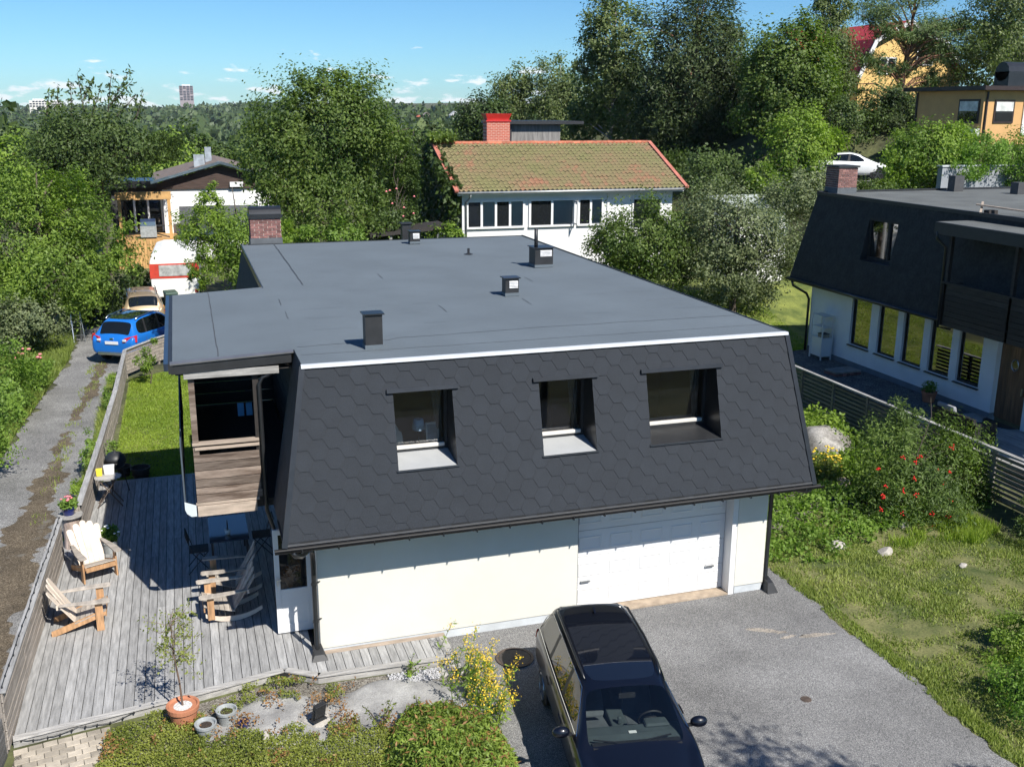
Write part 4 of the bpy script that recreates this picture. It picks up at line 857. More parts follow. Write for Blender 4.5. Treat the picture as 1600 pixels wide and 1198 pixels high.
def shell(rings, facefn):
    """loft half-section rings, mirror, subdivide; facefn(ring, strip, side) names the surface. Returns {surface: mesh}"""
    bm = bmesh.new(); grid = []
    for R in rings:
        xl, xu, w, zb, zm, zbelt, wg, wr, zr, cr = R
        half = [(xl, 0, zb), (xl, w*.88, zb), (xl, w*.985, zb+.16), (xl, w, zm), (xl, w*.972, zbelt), (xl, wg, zbelt+.022), (xu, wr, zr-.055), (xu, wr*.84, zr), (xu, 0, zr+cr)]
        row = [bm.verts.new(p) for p in half]+[bm.verts.new((p[0], -p[1], p[2])) for p in half[-2:0:-1]]
        grid.append(row)
    names = ['body']; n = len(grid[0]); cl = bm.edges.layers.float.new('crease_edge')
    for i in range(len(grid)-1):
        for j in range(n):
            side = 'l' if j < 8 else 'r'; st = j if j < 8 else n-1-j
            f = bm.faces.new((grid[i][j], grid[i][(j+1) % n], grid[i+1][(j+1) % n], grid[i+1][j])); nm = facefn(i, st, side)
            if nm not in names: names.append(nm)
            f.material_index = names.index(nm)
    for row in (grid[0], grid[-1]): bm.faces.new(row)
    for e in bm.edges:
        fs = e.link_faces
        if len(fs) == 2 and fs[0].material_index != fs[1].material_index: e[cl] = .75
    for row in grid:
        pass
    bmesh.ops.recalc_face_normals(bm, faces=bm.faces)
    me = bpy.data.meshes.new('shell'); bm.to_mesh(me); bm.free()
    for k in names: me.materials.append(None)
    o = bpy.data.objects.new('shell', me); COL.objects.link(o); md = o.modifiers.new('s', 'SUBSURF'); md.levels = 2; md.render_levels = 2
    bpy.context.view_layer.update(); ev = bpy.data.meshes.new_from_object(o.evaluated_get(bpy.context.evaluated_depsgraph_get()))
    bpy.data.objects.remove(o); out = {}
    co = np.empty(len(ev.vertices)*3, np.float32); ev.vertices.foreach_get('co', co); co = co.reshape(-1, 3)
    mi = np.empty(len(ev.polygons), np.int32); ev.polygons.foreach_get('material_index', mi); vi = np.empty(len(ev.loops), np.int32); ev.loops.foreach_get('vertex_index', vi); Q = vi.reshape(-1, 4)
    for k, nm in enumerate(names):
        q = Q[mi == k]
        if not len(q): continue
        u, inv = np.unique(q, return_inverse=True); out[nm] = np_mesh(nm, co[u], quads=inv.reshape(-1, 4))
    return out
def ring(xl, w, zb, zm, zbelt, wg, wr, zr, cr=.03, xu=None): return (xl, xl if xu is None else xu, w, zb, zm, zbelt, wg, wr, zr, cr)
def wheel(t, x, y, r, wd, s):
    w = obj('wheel', MB().add([], []).tube([(x, y-wd/2, r), (x, y-wd/2+.02, r), (x, y+wd/2-.02, r), (x, y+wd/2, r)], [r-.025, r, r, r-.025], 28), m_tyre, t, local=True, smooth=False)
    yo = y+s*(wd/2+.004); mb = MB().tube([(x, yo-s*.03, r), (x, yo, r)], [r*.66, r*.66], 28)
    rim_ = obj('rim', mb, m_plast, w, local=True)
    for k in range(5):
        q = k*2*math.pi/5+.3; c = Vector((x, yo+s*.006, r)); e = c+Vector((math.cos(q)*r*.64, 0, math.sin(q)*r*.64)); obj('spoke', MB().bar(c, e, .05, .02, up=(0, 1, 0)), m_rim, w, local=True)
    obj('rim_edge', MB().tube([(x+math.cos(q)*r*.66, yo+s*.004, r+math.sin(q)*r*.66) for q in np.linspace(0, 2*math.pi, 25)], .012, 5, False), m_rim, w, local=True)
def arch(t, x, y, r, s, mat):
    ps = [(x+math.cos(q)*r*1.17, y, r+math.sin(q)*r*1.17) for q in np.linspace(-.35, math.pi+.35, 18)]
    obj('wheel_arch', MB().extrude(ps, (0, s*.012, 0)), m_plast, t, local=True)
def car(name, label, loc, rz, rings, idx, mat, wb, track, wr_, glass=m_carglass, ws=None, pano=None, cat='car', clear=False):
    """idx: dict of ring indices for window spans"""
    t = thing(name, label, cat, loc, rz)
    def fn(i, st, side):
        if st == 5:
            for a, b, nm in idx['side']:
                if a <= i < b: return nm+'_'+side
            for a, b in idx.get('pillar', []):
                if a <= i < b: return 'pillar_'+side+str(a)
        if st in (6, 7) and idx['ws'][0] <= i < idx['ws'][1]: return 'windscreen'
        if st in (6, 7) and idx['rw'][0] <= i < idx['rw'][1]: return 'rear_window'
        if st == 7 and pano and pano[0] <= i < pano[1]: return 'glass_roof'
        return 'body'
    for nm, me in shell(rings, fn).items():
        base = nm.split('_')[0]; mm = mat; pn = nm
        if nm == 'windscreen': mm = ws or glass
        elif nm == 'rear_window': mm = glass
        elif base == 'glass': mm = M('glass_roof', (.006, .008, .014), .05, .02, 2, coat=1.0); pn = 'glass_roof'
        elif base.startswith('side'): mm = ws if clear and ws else glass; pn = 'side_window'
        elif base == 'pillar': mm = m_plast; pn = 'pillar'
        obj(pn, me, mm, t, local=True, smooth=True)
    for s in (-1, 1):
        for x in (wb[0], wb[1]): arch(t, x, s*(track+.085), wr_, s, mat); wheel(t, x, s*(track), wr_, .2, s)
    return t
def mirror(t, x, y, z, s, mat, sc=1.0):
    bm = bmesh.new(); bmesh.ops.create_icosphere(bm, subdivisions=3, radius=1)
    for v in bm.verts:
        v.co.x *= .085; v.co.y *= .125; v.co.z *= .085
        if v.co.x < -.02: v.co.x = -.02
    me = bpy.data.meshes.new('mirror'); bm.to_mesh(me); bm.free(); o = obj('mirror', me, mat, t, local=True, smooth=True); o.location = (x, y+s*.13, z); o.scale = (sc,)*3
    obj('mirror_arm', MB().bar((x, y-s*.04, z-.05), (x, y+s*.08, z-.04), .05, .03), m_plast, t, local=True)
def lights(t, nm, mesh, mat): return obj(nm, mesh, mat, t, local=True, bevel=.012)
# --- dark blue estate car on the driveway
navy = paint('navy_car_paint', (.002, .003, .008), .35)
R = [ring(-2.27, .60, .42, .55, .68, .56, .46, .73), ring(-2.25, .74, .33, .58, .80, .68, .58, .84), ring(-2.16, .82, .28, .62, .93, .72, .60, 1.00, .03, -2.12), ring(-2.02, .87, .26, .64, .96, .78, .60, 1.40, .02, -1.90),
     ring(-1.93, .88, .25, .65, .965, .79, .62, 1.44, .02, -1.78), ring(-1.05, .89, .22, .66, .955, .80, .63, 1.485, .025, -1.0), ring(-.97, .89, .22, .66, .954, .80, .63, 1.486, .025, -.92),
     ring(-.02, .89, .21, .66, .945, .80, .63, 1.485, .025, .0), ring(.07, .89, .21, .66, .944, .80, .63, 1.484, .025, .08), ring(1.02, .885, .21, .66, .935, .79, .60, 1.43, .025, .50), ring(1.16, .885, .21, .66, .93, .785, .595, 1.405, .025, .60),
     ring(1.30, .88, .21, .66, .915, .80, .70, .97, .02, 1.34), ring(1.45, .88, .22, .64, .90, .78, .66, .945, .02), ring(1.85, .86, .24, .60, .82, .74, .58, .875, .025), ring(2.12, .80, .28, .56, .70, .66, .5, .76, .025), ring(2.24, .66, .34, .52, .62, .54, .4, .66, .02), ring(2.28, .5, .40, .50, .56, .42, .3, .585, .01)]
CR = math.atan2(-.985, -.17)
gcar = car('estate_car', 'dark navy estate car parked nose to the camera on the driveway', (5.61, 12.3, .005), CR, R, dict(side=[(4, 5, 'side1'), (6, 7, 'side2'), (8, 9, 'side3')], pillar=[(5, 6), (7, 8)], ws=(10, 11), rw=(2, 3)), navy, (-1.30, 1.28), .765, .315, ws=m_ws, pano=(4, 9))
for s in (-1, 1):
    mirror(gcar, .93, s*.86, .97, s, navy)
    obj('roof_rail', MB().tube([(-1.7, s*.56, 1.43), (-1.55, s*.575, 1.475), (-.6, s*.585, 1.51), (.2, s*.575, 1.495), (.4, s*.555, 1.44)], [.014, .02, .02, .02, .012], 8), m_black, gcar, local=True, smooth=True)
    obj('chrome_line', MB().tube([(-1.96, s*.80, .985), (-1.0, s*.812, .982), (0, s*.812, .972), (1.06, s*.80, .96)], .009, 5), m_chrome, gcar, local=True)
    obj('chrome_line', MB().tube([(-1.96, s*.80, .985), (-1.9, s*.69, 1.22), (-1.74, s*.62, 1.38), (-1.0, s*.635, 1.425), (0, s*.635, 1.425), (.5, s*.61, 1.372), (1.06, s*.80, .965)], .007, 5), m_chrome, gcar, local=True)
    for x in (-.75, .28): obj('door_handle', MB().bar((x, s*.905, .82), (x+.2, s*.905, .815), .02, .03), navy, gcar, local=True)
    lights(gcar, 'tail_light', MB().hexa([(-2.23, s*.60, .80), (-2.02, s*.87, .80), (-2.0, s*.85, .80), (-2.2, s*.58, .80)], [(-2.17, s*.60, .95), (-1.98, s*.855, .97), (-1.96, s*.835, .97), (-2.14, s*.58, .95)]), m_tail)
    lights(gcar, 'headlight', MB().hexa([(2.2, s*.52, .56), (1.95, s*.80, .60), (1.9, s*.78, .60), (2.12, s*.5, .56)], [(2.1, s*.5, .69), (1.86, s*.78, .74), (1.82, s*.74, .74), (2.05, s*.48, .69)]), m_lamp)
    obj('wiper', MB().bar((1.3, s*.05-.1, .965), (1.22, s*.05+s*.5-.05, 1.0), .02, .012).bar((1.36, s*.05+.1, .955), (1.29, s*.05+s*.25, .975), .014, .02), m_plast, gcar, local=True)
obj('fin_antenna', MB().extrude([(-1.55, -.012, 1.49), (-1.4, -.012, 1.50), (-1.52, -.012, 1.55)], (0, .024, 0)), navy, gcar, local=True)
obj('cowl', MB().box(1.22, 1.36, -.62, .62, .90, .955), m_plast, gcar, local=True)
obj('rear_spoiler', MB().hexa([(-1.88, -.5, 1.37), (-1.7, -.52, 1.41), (-1.7, .52, 1.41), (-1.88, .5, 1.37)], [(-1.9, -.49, 1.395), (-1.7, -.51, 1.44), (-1.7, .51, 1.44), (-1.9, .49, 1.395)]), navy, gcar, local=True, bevel=.01)
obj('brake_light', MB().box(-1.912, -1.895, -.18, .18, 1.378, 1.39), m_tail, gcar, local=True)
# interior
def seat(x, y, w=.27):
    obj('seat', MB().hexa([(x-.25, y-w*.9, .35), (x+.28, y-w, .35), (x+.28, y+w, .35), (x-.25, y+w*.9, .35)], [(x-.22, y-w*.85, .52), (x+.28, y-w*.95, .58), (x+.28, y+w*.95, .58), (x-.22, y+w*.85, .52)]), m_seat, gcar, local=True, bevel=.04)
    obj('seat_back', MB().hexa([(x-.34, y-w*.9, .5), (x-.18, y-w*.9, .5), (x-.18, y+w*.9, .5), (x-.34, y+w*.9, .5)], [(x-.5, y-w*.72, 1.08), (x-.4, y-w*.72, 1.08), (x-.4, y+w*.72, 1.08), (x-.5, y+w*.72, 1.08)]), m_seat, gcar, local=True, bevel=.04)
    obj('headrest', MB().box(x-.52, x-.43, y-.12, y+.12, 1.1, 1.28), m_seat, gcar, local=True, bevel=.03)
for y_ in (-.37, .37): seat(.15, y_); seat(-.75, y_)
obj('dashboard', MB().extrude([(.78, -.72, .62), (.74, -.72, .82), (.82, -.72, .93), (1.05, -.72, .945), (1.3, -.72, .92), (1.3, -.72, .62)], (0, 1.44, 0)), m_dash, gcar, local=True, bevel=.03)
obj('instrument_hood', MB().hexa([(.72, .2, .86), (.95, .2, .93), (.95, .58, .93), (.72, .58, .86)], [(.74, .23, .97), (.95, .22, .99), (.95, .56, .99), (.74, .55, .97)]), m_dash, gcar, local=True, bevel=.03)
obj('steering_wheel', MB().tube([(.62+.07*math.sin(q), .38+.185*math.cos(q), .86+.17*math.sin(q)) for q in np.linspace(0, 2*math.pi, 25)], .016, 8, False).box(.6, .66, .3, .46, .8, .9), m_plast, gcar, local=True, smooth=True)
obj('centre_console', MB().box(-.1, .76, -.12, .12, .4, .62).box(.3, .36, -.03, .03, .62, .74), m_dash, gcar, local=True, bevel=.02)
obj('cabin_floor', MB().box(-1.9, 1.3, -.7, .7, .3, .33), m_plast, gcar, local=True)
obj('rear_view_mirror', MB().box(.66, .69, -.12, .12, 1.27, 1.34), m_plast, gcar, local=True)
obj('parking_ticket', MB().box(1.0, 1.06, -.05, .06, .951, .954), m_white, gcar, local=True)
# --- blue crossover on the gravel road
blue = paint('bright_blue_paint', (.01, .13, .46), .3)
R2 = [ring(-2.21, .70, .45, .62, .80, .64, .5, .84), ring(-2.19, .82, .40, .66, .92, .72, .58, .96), ring(-2.10, .88, .36, .7, 1.05, .76, .60, 1.14, .03, -2.02), ring(-1.98, .91, .34, .72, 1.08, .80, .60, 1.56, .02, -1.72),
      ring(-1.75, .92, .32, .74, 1.08, .82, .62, 1.62, .02, -1.6), ring(-1.2, .92, .3, .74, 1.065, .83, .64, 1.67, .03, -1.1), ring(-1.12, .92, .3, .74, 1.06, .83, .64, 1.675, .03, -1.02), ring(-.25, .92, .3, .74, 1.03, .83, .65, 1.68, .03, -.2), ring(-.15, .92, .3, .74, 1.025, .83, .65, 1.68, .03, -.12), ring(.85, .92, .3, .74, 1.0, .82, .62, 1.60, .03, .3), ring(1.0, .92, .3, .74, .99, .81, .61, 1.57, .03, .42),
      ring(1.25, .91, .3, .72, .98, .82, .72, 1.05, .02, 1.3), ring(1.7, .88, .34, .7, .92, .76, .6, .98, .03), ring(2.1, .78, .38, .62, .78, .64, .5, .84, .02), ring(2.22, .6, .45, .58, .66, .5, .35, .7, .01)]
a_h = math.radians(61)
c2 = car('crossover_car', 'bright blue crossover seen from behind on the gravel road', (-1.75, 41.6, .005), a_h, R2, dict(side=[(4, 5, 'side1'), (6, 7, 'side2'), (8, 9, 'side3')], pillar=[(5, 6), (7, 8)], ws=(10, 11), rw=(2, 3)), blue, (-1.33, 1.33), .79, .35, pano=(4, 9))
for s in (-1, 1):
    lights(c2, 'tail_light', MB().hexa([(-2.235, s*.46, .87), (-2.03, s*.945, .88), (-1.95, s*.88, .88), (-2.15, s*.46, .87)], [(-2.2, s*.52, 1.04), (-1.97, s*.93, 1.13), (-1.88, s*.86, 1.13), (-2.08, s*.52, 1.04)]), m_tail)
    lights(c2, 'reversing_light', MB().box(-2.25, -2.15, s*.52-.06, s*.52+.06, .92, 1.0), m_lamp)
    obj('roof_rail', MB().tube([(-1.5, s*.6, 1.62), (-1.3, s*.62, 1.70), (-.3, s*.63, 1.735), (.2, s*.61, 1.63)], .022, 8), m_alu, c2, local=True, smooth=True); mirror(c2, .8, s*.9, 1.08, s, blue)
    obj('side_trim', MB().bar((-.9, s*.925, .55), (.9, s*.925, .55), .02, .07), m_plast, c2, local=True)
obj('number_plate', MB().box(-2.235, -2.205, -.26, .26, .80, .91), m_white, c2, local=True); obj('bumper_guard', MB().box(-2.24, -2.1, -.6, .6, .38, .52), m_alu, c2, local=True, bevel=.03)
obj('badge', MB().box(-2.205, -2.19, -.07, .07, .98, 1.03), m_chrome, c2, local=True)
# --- gold estate behind it
gold = paint('champagne_paint', (.36, .27, .17), .35, metal=.3)
c3 = car('old_estate_car', 'champagne gold estate car parked beyond the blue crossover', (-2.0, 48.3, .005), math.radians(94), [tuple(list(r)) for r in R], dict(side=[(4, 5, 'side1'), (6, 7, 'side2'), (8, 9, 'side3')], pillar=[(5, 6), (7, 8)], ws=(10, 11), rw=(2, 3)), gold, (-1.30, 1.28), .765, .315)
for s in (-1, 1):
    lights(c3, 'tail_light', MB().hexa([(-2.24, s*.66, .68), (-2.02, s*.88, .68), (-2.0, s*.85, .68), (-2.2, s*.64, .68)], [(-2.18, s*.66, .80), (-1.98, s*.87, .80), (-1.96, s*.84, .80), (-2.15, s*.64, .80)]), m_tail)
    lights(c3, 'indicator', MB().hexa([(-2.18, s*.66, .805), (-1.98, s*.87, .805), (-1.96, s*.84, .805), (-2.15, s*.64, .805)], [(-2.12, s*.68, .95), (-1.96, s*.85, .97), (-1.94, s*.83, .97), (-2.1, s*.66, .95)]), m_amber)
    obj('roof_rail', MB().tube([(-1.75, s*.585, 1.445), (-1.6, s*.6, 1.53), (-.6, s*.61, 1.56), (.3, s*.6, 1.5)], .02, 6), m_plast, c3, local=True)
# --- white saloon on the hill street
R4 = [ring(-2.32, .7, .4, .6, .8, .62, .5, .86), ring(-2.25, .84, .32, .62, .98, .72, .6, 1.02), ring(-1.85, .9, .28, .64, 1.02, .78, .62, 1.12, .02, -1.7), ring(-1.7, .91, .27, .64, 1.01, .79, .6, 1.2, .02, -1.35), ring(-.95, .92, .25, .64, .99, .8, .6, 1.40, .02, -.7), ring(-.15, .92, .25, .64, .97, .8, .61, 1.445, .02, -.1), ring(-.05, .92, .25, .64, .965, .8, .61, 1.445, .02, -.02), ring(.95, .92, .25, .64, .94, .79, .58, 1.37, .02, .35), ring(1.1, .92, .25, .64, .93, .79, .57, 1.33, .02, .5), ring(1.5, .9, .25, .62, .88, .8, .68, .93, .02, 1.5), ring(1.95, .86, .28, .58, .78, .72, .55, .84, .03), ring(2.25, .7, .34, .52, .62, .55, .4, .68, .02), ring(2.34, .5, .42, .5, .55, .4, .3, .58, .01)]
c4 = car('saloon_car', 'white saloon car parked on the hillside street', (34.7, 48.0, 5.72), math.radians(-33), R4, dict(side=[(3, 5, 'side1'), (6, 7, 'side2')], pillar=[(5, 6)], ws=(8, 9), rw=(2, 4)), paint('white_car_paint', (.8, .81, .82), .25), (-1.4, 1.42), .8, .34)
# --- caravan
t = thing('caravan', 'white and red caravan half hidden by trees behind the parked cars', 'caravan', (-.5, 51.1, 0), math.radians(-2))
m_cw = M('caravan_white', (.78, .78, .74), .45, .1, 2); m_cr = M('caravan_red', (.5, .05, .03), .5, .15, 3)
prof = [(-1.05, .5), (1.05, .5), (1.12, 1.2), (1.12, 2.2), (1.0, 2.6), (.6, 2.72), (-.6, 2.72), (-1.0, 2.6), (-1.12, 2.2), (-1.12, 1.2)]
obj('body', MB().extrude([(x, 0, z) for x, z in prof], (0, 4.6, 0)), m_cw, t, local=True, bevel=.06)
obj('red_band', MB().box(-1.13, 1.13, -.02, .0, 1.42, 2.12), m_cr, t, local=True); obj('rear_window', MB().box(-.72, .78, -.04, -.022, 1.52, 2.05), M('milky_window', (.35, .36, .35), .2, .4, 3), t, local=True, bevel=.02)
for s in (-1, 1): obj('wheel', MB().tube([(s*.98, 2.4, .33), (s*1.1, 2.4, .33)], .33, 18), m_tyre, t, local=True); obj('tail_light', MB().box(s*.95-.08, s*.95+.08, -.03, -.002, .7, .85), m_tail, t, local=True)
t = thing('wheelie_bin', 'dark green wheelie bin beside the gold estate car', 'bin', (-.75, 49.6, 0), .2)
m_bin = M('bin_green', (.02, .06, .04), .5, .1, 3); obj('body', MB().hexa([(-.2, -.25, .05), (.2, -.25, .05), (.2, .25, .05), (-.2, .25, .05)], [(-.28, -.32, .95), (.28, -.32, .95), (.28, .32, .95), (-.28, .32, .95)]), m_bin, t, local=True, bevel=.02); obj('lid', MB().hexa([(-.3, -.35, .955), (.3, -.35, .955), (.3, .35, .955), (-.3, .35, .955)], [(-.27, -.3, 1.02), (.27, -.3, 1.02), (.27, .33, 1.06), (-.27, .33, 1.06)]), m_bin, t, local=True, bevel=.02)
obj('label_plate', MB().box(-.1, .1, -.318, -.31, .55, .68), m_white, t, local=True)
t = thing('step_ladder', 'grey aluminium step ladder standing left of the blue crossover', 'ladder', (-4.35, 44.2, 0), .3)
for s in (-.22, .22): obj('rail', MB().tube([(s, 0, 0), (s*.8, .35, 1.25)], .022, 6), m_alu, t, local=True); obj('rear_leg', MB().tube([(s, .75, 0), (s*.8, .35, 1.2)], .02, 6), m_alu, t, local=True)
for k in range(4): obj('rung', MB().box(-.21, .21, .05+k*.085, .12+k*.085, .27+k*.27, .29+k*.27), m_alu, t, local=True)
obj('top_bar', MB().tube([(-.176, .35, 1.25), (.176, .35, 1.25)], .02, 6), m_alu, t, local=True)
# ---------------------------------------------------------------- neighbour's mansard house (right)
N = thing('neighbour_house', 'white neighbour house with dark mansard and wooden balcony in shade', 'house', (25, 24, .9))
NX, ZB = 21.3, .92
m_nwall = M('white_render', (.8, .82, .84), .9, .04, 1.5, 6, bump=.3, bscale=90)
m_nsh = M('old_dark_shingle', (.026, .026, .025), .9, .3, 3.5, 6, bump=.9, bscale=9, fine=.25, fscale=14)
m_npane = glass_mat('neighbour_glass', (.02, .022, .024), refl=.22)
WN = [(27.6, 28.64), (26.28, 27.22), (25.06, 26.0), (23.83, 24.77), (22.6, 23.54)]
wz0, wz1 = 1.68, 3.3
mb = MB(); cur = 31.0
mb.box(NX, NX+.25, 14, 31, wz1, 3.6); mb.box(NX, NX+.25, 22.05, 31, ZB+.18, wz0)
ys = [31.0]+[v for a, b in WN for v in (b, a)]+[22.05]
for i in range(0, len(ys), 2): mb.box(NX, NX+.25, ys[i+1], ys[i], wz0, wz1)
mb.box(NX, NX+.25, 14, 20.9, ZB, wz1).box(NX+.25, 31, 30.75, 31, ZB, 3.6)
obj('wall', mb, m_nwall, N)
obj('plinth', MB().box(NX-.02, NX+.2, 22.05, 31.02, .3, ZB+.18), M('grey_blue_plinth', (.16, .19, .22), .9, .1, 3), N)
for a, b in WN:
    w = obj('window', MB().box(NX+.08, NX+.14, a, a+.05, wz0, wz1).box(NX+.08, NX+.14, b-.05, b, wz0, wz1).box(NX+.08, NX+.14, a+.05, b-.05, wz0, wz0+.05).box(NX+.08, NX+.14, a+.05, b-.05, wz1-.05, wz1), m_blackmatt, N)
    obj('pane', MB().add([(NX+.11, a+.05, wz0+.05), (NX+.11, b-.05, wz0+.05), (NX+.11, b-.05, wz1-.05), (NX+.11, a+.05, wz1-.05)], [(0, 1, 2, 3)]), m_npane, w, fixn=False)
    obj('sill', MB().hexa([(NX-.07, a-.04, wz0-.05), (NX+.08, a-.04, wz0-.03), (NX+.08, b+.04, wz0-.03), (NX-.07, b+.04, wz0-.05)], [(NX-.07, a-.04, wz0-.03), (NX+.08, a-.04, wz0+.002), (NX+.08, b+.04, wz0+.002), (NX-.07, b+.04, wz0-.03)]), m_black, w)
m_door = M('brown_oak_door', (.16, .085, .045), .55, .35, 2, 6, stretch=(5, 7, .7), rnd=.2)
d = obj('front_door', MB().box(NX+.12, NX+.16, 20.95, 22.0, ZB+.1, 3.15), m_door, N)
for k in range(6): obj('plank', MB().box(NX+.10, NX+.12, 20.96+k*.173, 20.96+k*.173+.165, ZB+.12, 3.12), m_door, d)
obj('porthole', MB().tube([(NX+.09, 21.45+.12*math.cos(q), 2.62+.16*math.sin(q)) for q in np.linspace(0, 2*math.pi, 19)], .016, 5, False), m_alu, d)
obj('porthole_glass', MB().extrude([(NX+.098, 21.45+.11*math.cos(q), 2.62+.15*math.sin(q)) for q in np.linspace(0, 2*math.pi, 19)[:-1]], (-.004, 0, 0)), m_pane, d)
obj('handle', MB().box(NX+.05, NX+.1, 21.05, 21.09, 1.85, 2.05), m_alu, d)
gx_, gz_, tx_, tz_ = 20.62, 3.55, 21.2, 6.55
wy0, wy1 = 26.4, 27.85; mz0, mz1 = 4.65, 6.0
xs_ = lambda z: gx_+(tx_-gx_)*(z-gz_)/(tz_-gz_)
far = lambda z: 31.45-.5*(z-gz_)/(tz_-gz_)
mb = MB()
def q4(y0, y1, z0, z1, f0=False):
    ya0, ya1 = (far(z0), far(z1)) if f0 else (y1, y1)
    mb.add([(xs_(z0), ya0, z0), (xs_(z0), y0, z0), (xs_(z1), y0, z1), (xs_(z1), ya1, z1)], [(0, 1, 2, 3)])
q4(14, 0, gz_, mz0, True); q4(14, wy0, mz0, mz1); q4(wy1, 0, mz0, mz1, True); q4(14, 0, mz1, tz_, True)
mb.add([(gx_, 31.45, gz_), (31, 31.45, gz_), (31, 30.95, tz_), (tx_, 30.95, tz_)], [(3, 2, 1, 0)])
obj('mansard_slope', mb, m_nsh, N, fixn=False)
w = obj('mansard_window', MB().add([(xs_(mz0), wy0, mz0), (xs_(mz1), wy0, mz1), (21.6, wy0, mz1), (21.6, wy0, mz0)], [(0, 1, 2, 3)]).add([(xs_(mz0), wy1, mz0), (xs_(mz1), wy1, mz1), (21.6, wy1, mz1), (21.6, wy1, mz0)], [(3, 2, 1, 0)]).add([(xs_(mz0), wy0, mz0), (xs_(mz0), wy1, mz0), (21.6, wy1, mz0+.05), (21.6, wy0, mz0+.05)], [(0, 1, 2, 3)]), m_blackmatt, N, fixn=False)
obj('frame', MB().box(21.10, 21.16, wy0, wy0+.08, mz0+.04, mz1).box(21.10, 21.16, wy1-.08, wy1, mz0+.04, mz1).box(21.10, 21.16, wy0+.08, wy1-.08, mz0+.04, mz0+.12).box(21.10, 21.16, wy0+.08, wy1-.08, mz1-.08, mz1), m_darkwood, w)
obj('pane', MB().add([(21.14, wy0, mz0), (21.14, wy1, mz0), (21.14, wy1, mz1), (21.14, wy0, mz1)], [(0, 1, 2, 3)]), glass_mat('dim_clear', (.02, .02, .02), trans=.9, refl=.4), w, fixn=False)
mb = MB()
for k in range(14): mb.tube([(21.24, wy1-.12-k*.055, mz0+.05), (21.24, wy1-.12-k*.055, mz1)], .03, 6)
obj('curtain', mb, M('bright_net', (.85, .85, .9), .9, .06, 6), w, smooth=True)
obj('mullion', MB().box(21.09, 21.165, 26.8, 26.92, mz0+.12, mz1-.08), m_darkwood, w)
obj('room', MB().box(21.7, 21.75, 26, 28.2, 4.4, 6.2), m_dark, w)
gut = obj('gutter', MB().tube([(gx_-.05, 31.5, gz_-.04), (gx_-.05, 22.3, gz_-.04)], .06, 10), m_black, N, smooth=True)
obj('downpipe', MB().tube([(gx_-.05, 31.2, gz_-.08), (gx_-.02, 31.15, 3.3), (21.12, 31.05, 3.0), (21.2, 31.0, 2.8), (21.2, 31.0, ZB)], .045, 10), m_black, gut, smooth=True)
obj('flat_roof', MB().add([(tx_, 14, tz_), (31, 14, tz_), (31, 30.95, tz_), (tx_, 30.95, tz_)], [(0, 1, 2, 3)]), M('green_grey_felt', (.105, .112, .108), .9, .18, .9, 8, bump=.3, bscale=150, fine=.1, fscale=60), N, fixn=False)
obj('roof_edge', MB().box(tx_-.04, tx_+.05, 14, 30.98, tz_-.06, tz_+.05).box(tx_, 31, 30.9, 30.99, tz_-.06, tz_+.07), m_blackmatt, N)
nch = brick_chimney(21.55, 22.3, 30.35, 31.1, 6.75, 9, N, bm=M('brown_brick', (.2, .1, .085), .85, .3, 9, rnd=.35))
obj('cap', MB().box(21.5, 22.35, 30.3, 31.15, 7.44, 7.5), m_blackmatt, nch); obj('flashing', MB().box(21.54, 22.31, 30.34, 31.11, 6.4, 6.75), M('lead_grey', (.09, .1, .11), .7, .15, 3), nch)
for x_, y_, h_ in ((26.3, 30.2, .55), (27.6, 28.6, .4)): obj('roof_vent', MB().box(x_, x_+.4, y_, y_+.35, tz_, tz_+h_), M('grey_vent', (.06, .06, .062), .6, .1, 4), N)
# balcony on the right
bx = 20.2
BE = 23.15
nb = obj('balcony', MB().box(bx+.05, 21.2, 17.2, BE, 3.47, 3.58), m_darkwood, N)
for k in range(8): obj('board', MB().box(bx, bx+.03, 17.2, BE+.02, 3.48+k*.148, 3.48+k*.148+.136), m_darkwood, nb)
obj('rail', MB().box(bx-.06, bx+.08, 17.2, BE+.06, 4.67, 4.72), m_darkwood, nb)
for y_ in (BE-.05, 20.7, 18.3): obj('post', MB().box(bx+.0, bx+.1, y_-.05, y_+.05, 3.5, 6.1), m_darkwood, nb)
for k in range(8): obj('end_board', MB().box(bx+.03, 21.0, BE, BE+.03, 3.48+k*.148, 3.48+k*.148+.136), m_darkwood, nb)
obj('balcony_roof', MB().box(19.98, 21.3, 17, BE+.3, 6.27, 6.36), M('green_grey_felt', (.16, .17, .165), .9), nb); obj('fascia', MB().box(19.93, 19.978, 17, BE+.32, 6.03, 6.35), m_blackmatt, nb); obj('fascia', MB().box(19.98, 21.2, BE+.3, BE+.33, 6.03, 6.35), m_blackmatt, nb)
obj('drain', MB().tube([(19.95, BE+.2, 6.1), (19.97, BE+.22, 5.9), (20.22, BE+.12, 5.65), (20.24, BE+.12, 3.4), (20.7, BE+.15, 3.3)], .04, 8), m_black, nb, smooth=True)
obj('inner_wall', MB().box(21.25, 21.3, 17.2, BE, 3.58, 6.2), m_darkwood, nb); obj('balcony_window', MB().box(21.2, 21.24, 19.9, 21.1, 4.1, 5.8), m_pane, nb)
t = thing('saw_horse_scraps', 'pale timber offcuts lying on the neighbour flat roof', 'timber', (21.6, 22.6, tz_+.002))
obj('plank', MB().bar((-.4, .8, .25), (.5, -.9, .1), .1, .04), m_palewood, t, local=True); obj('plank', MB().bar((-.5, .5, .05), (-.1, .9, .3), .06, .04), m_palewood, t, local=True); obj('block', MB().box(-.3, .0, .4, .6, 0, .12), m_darkwood, t, local=True)
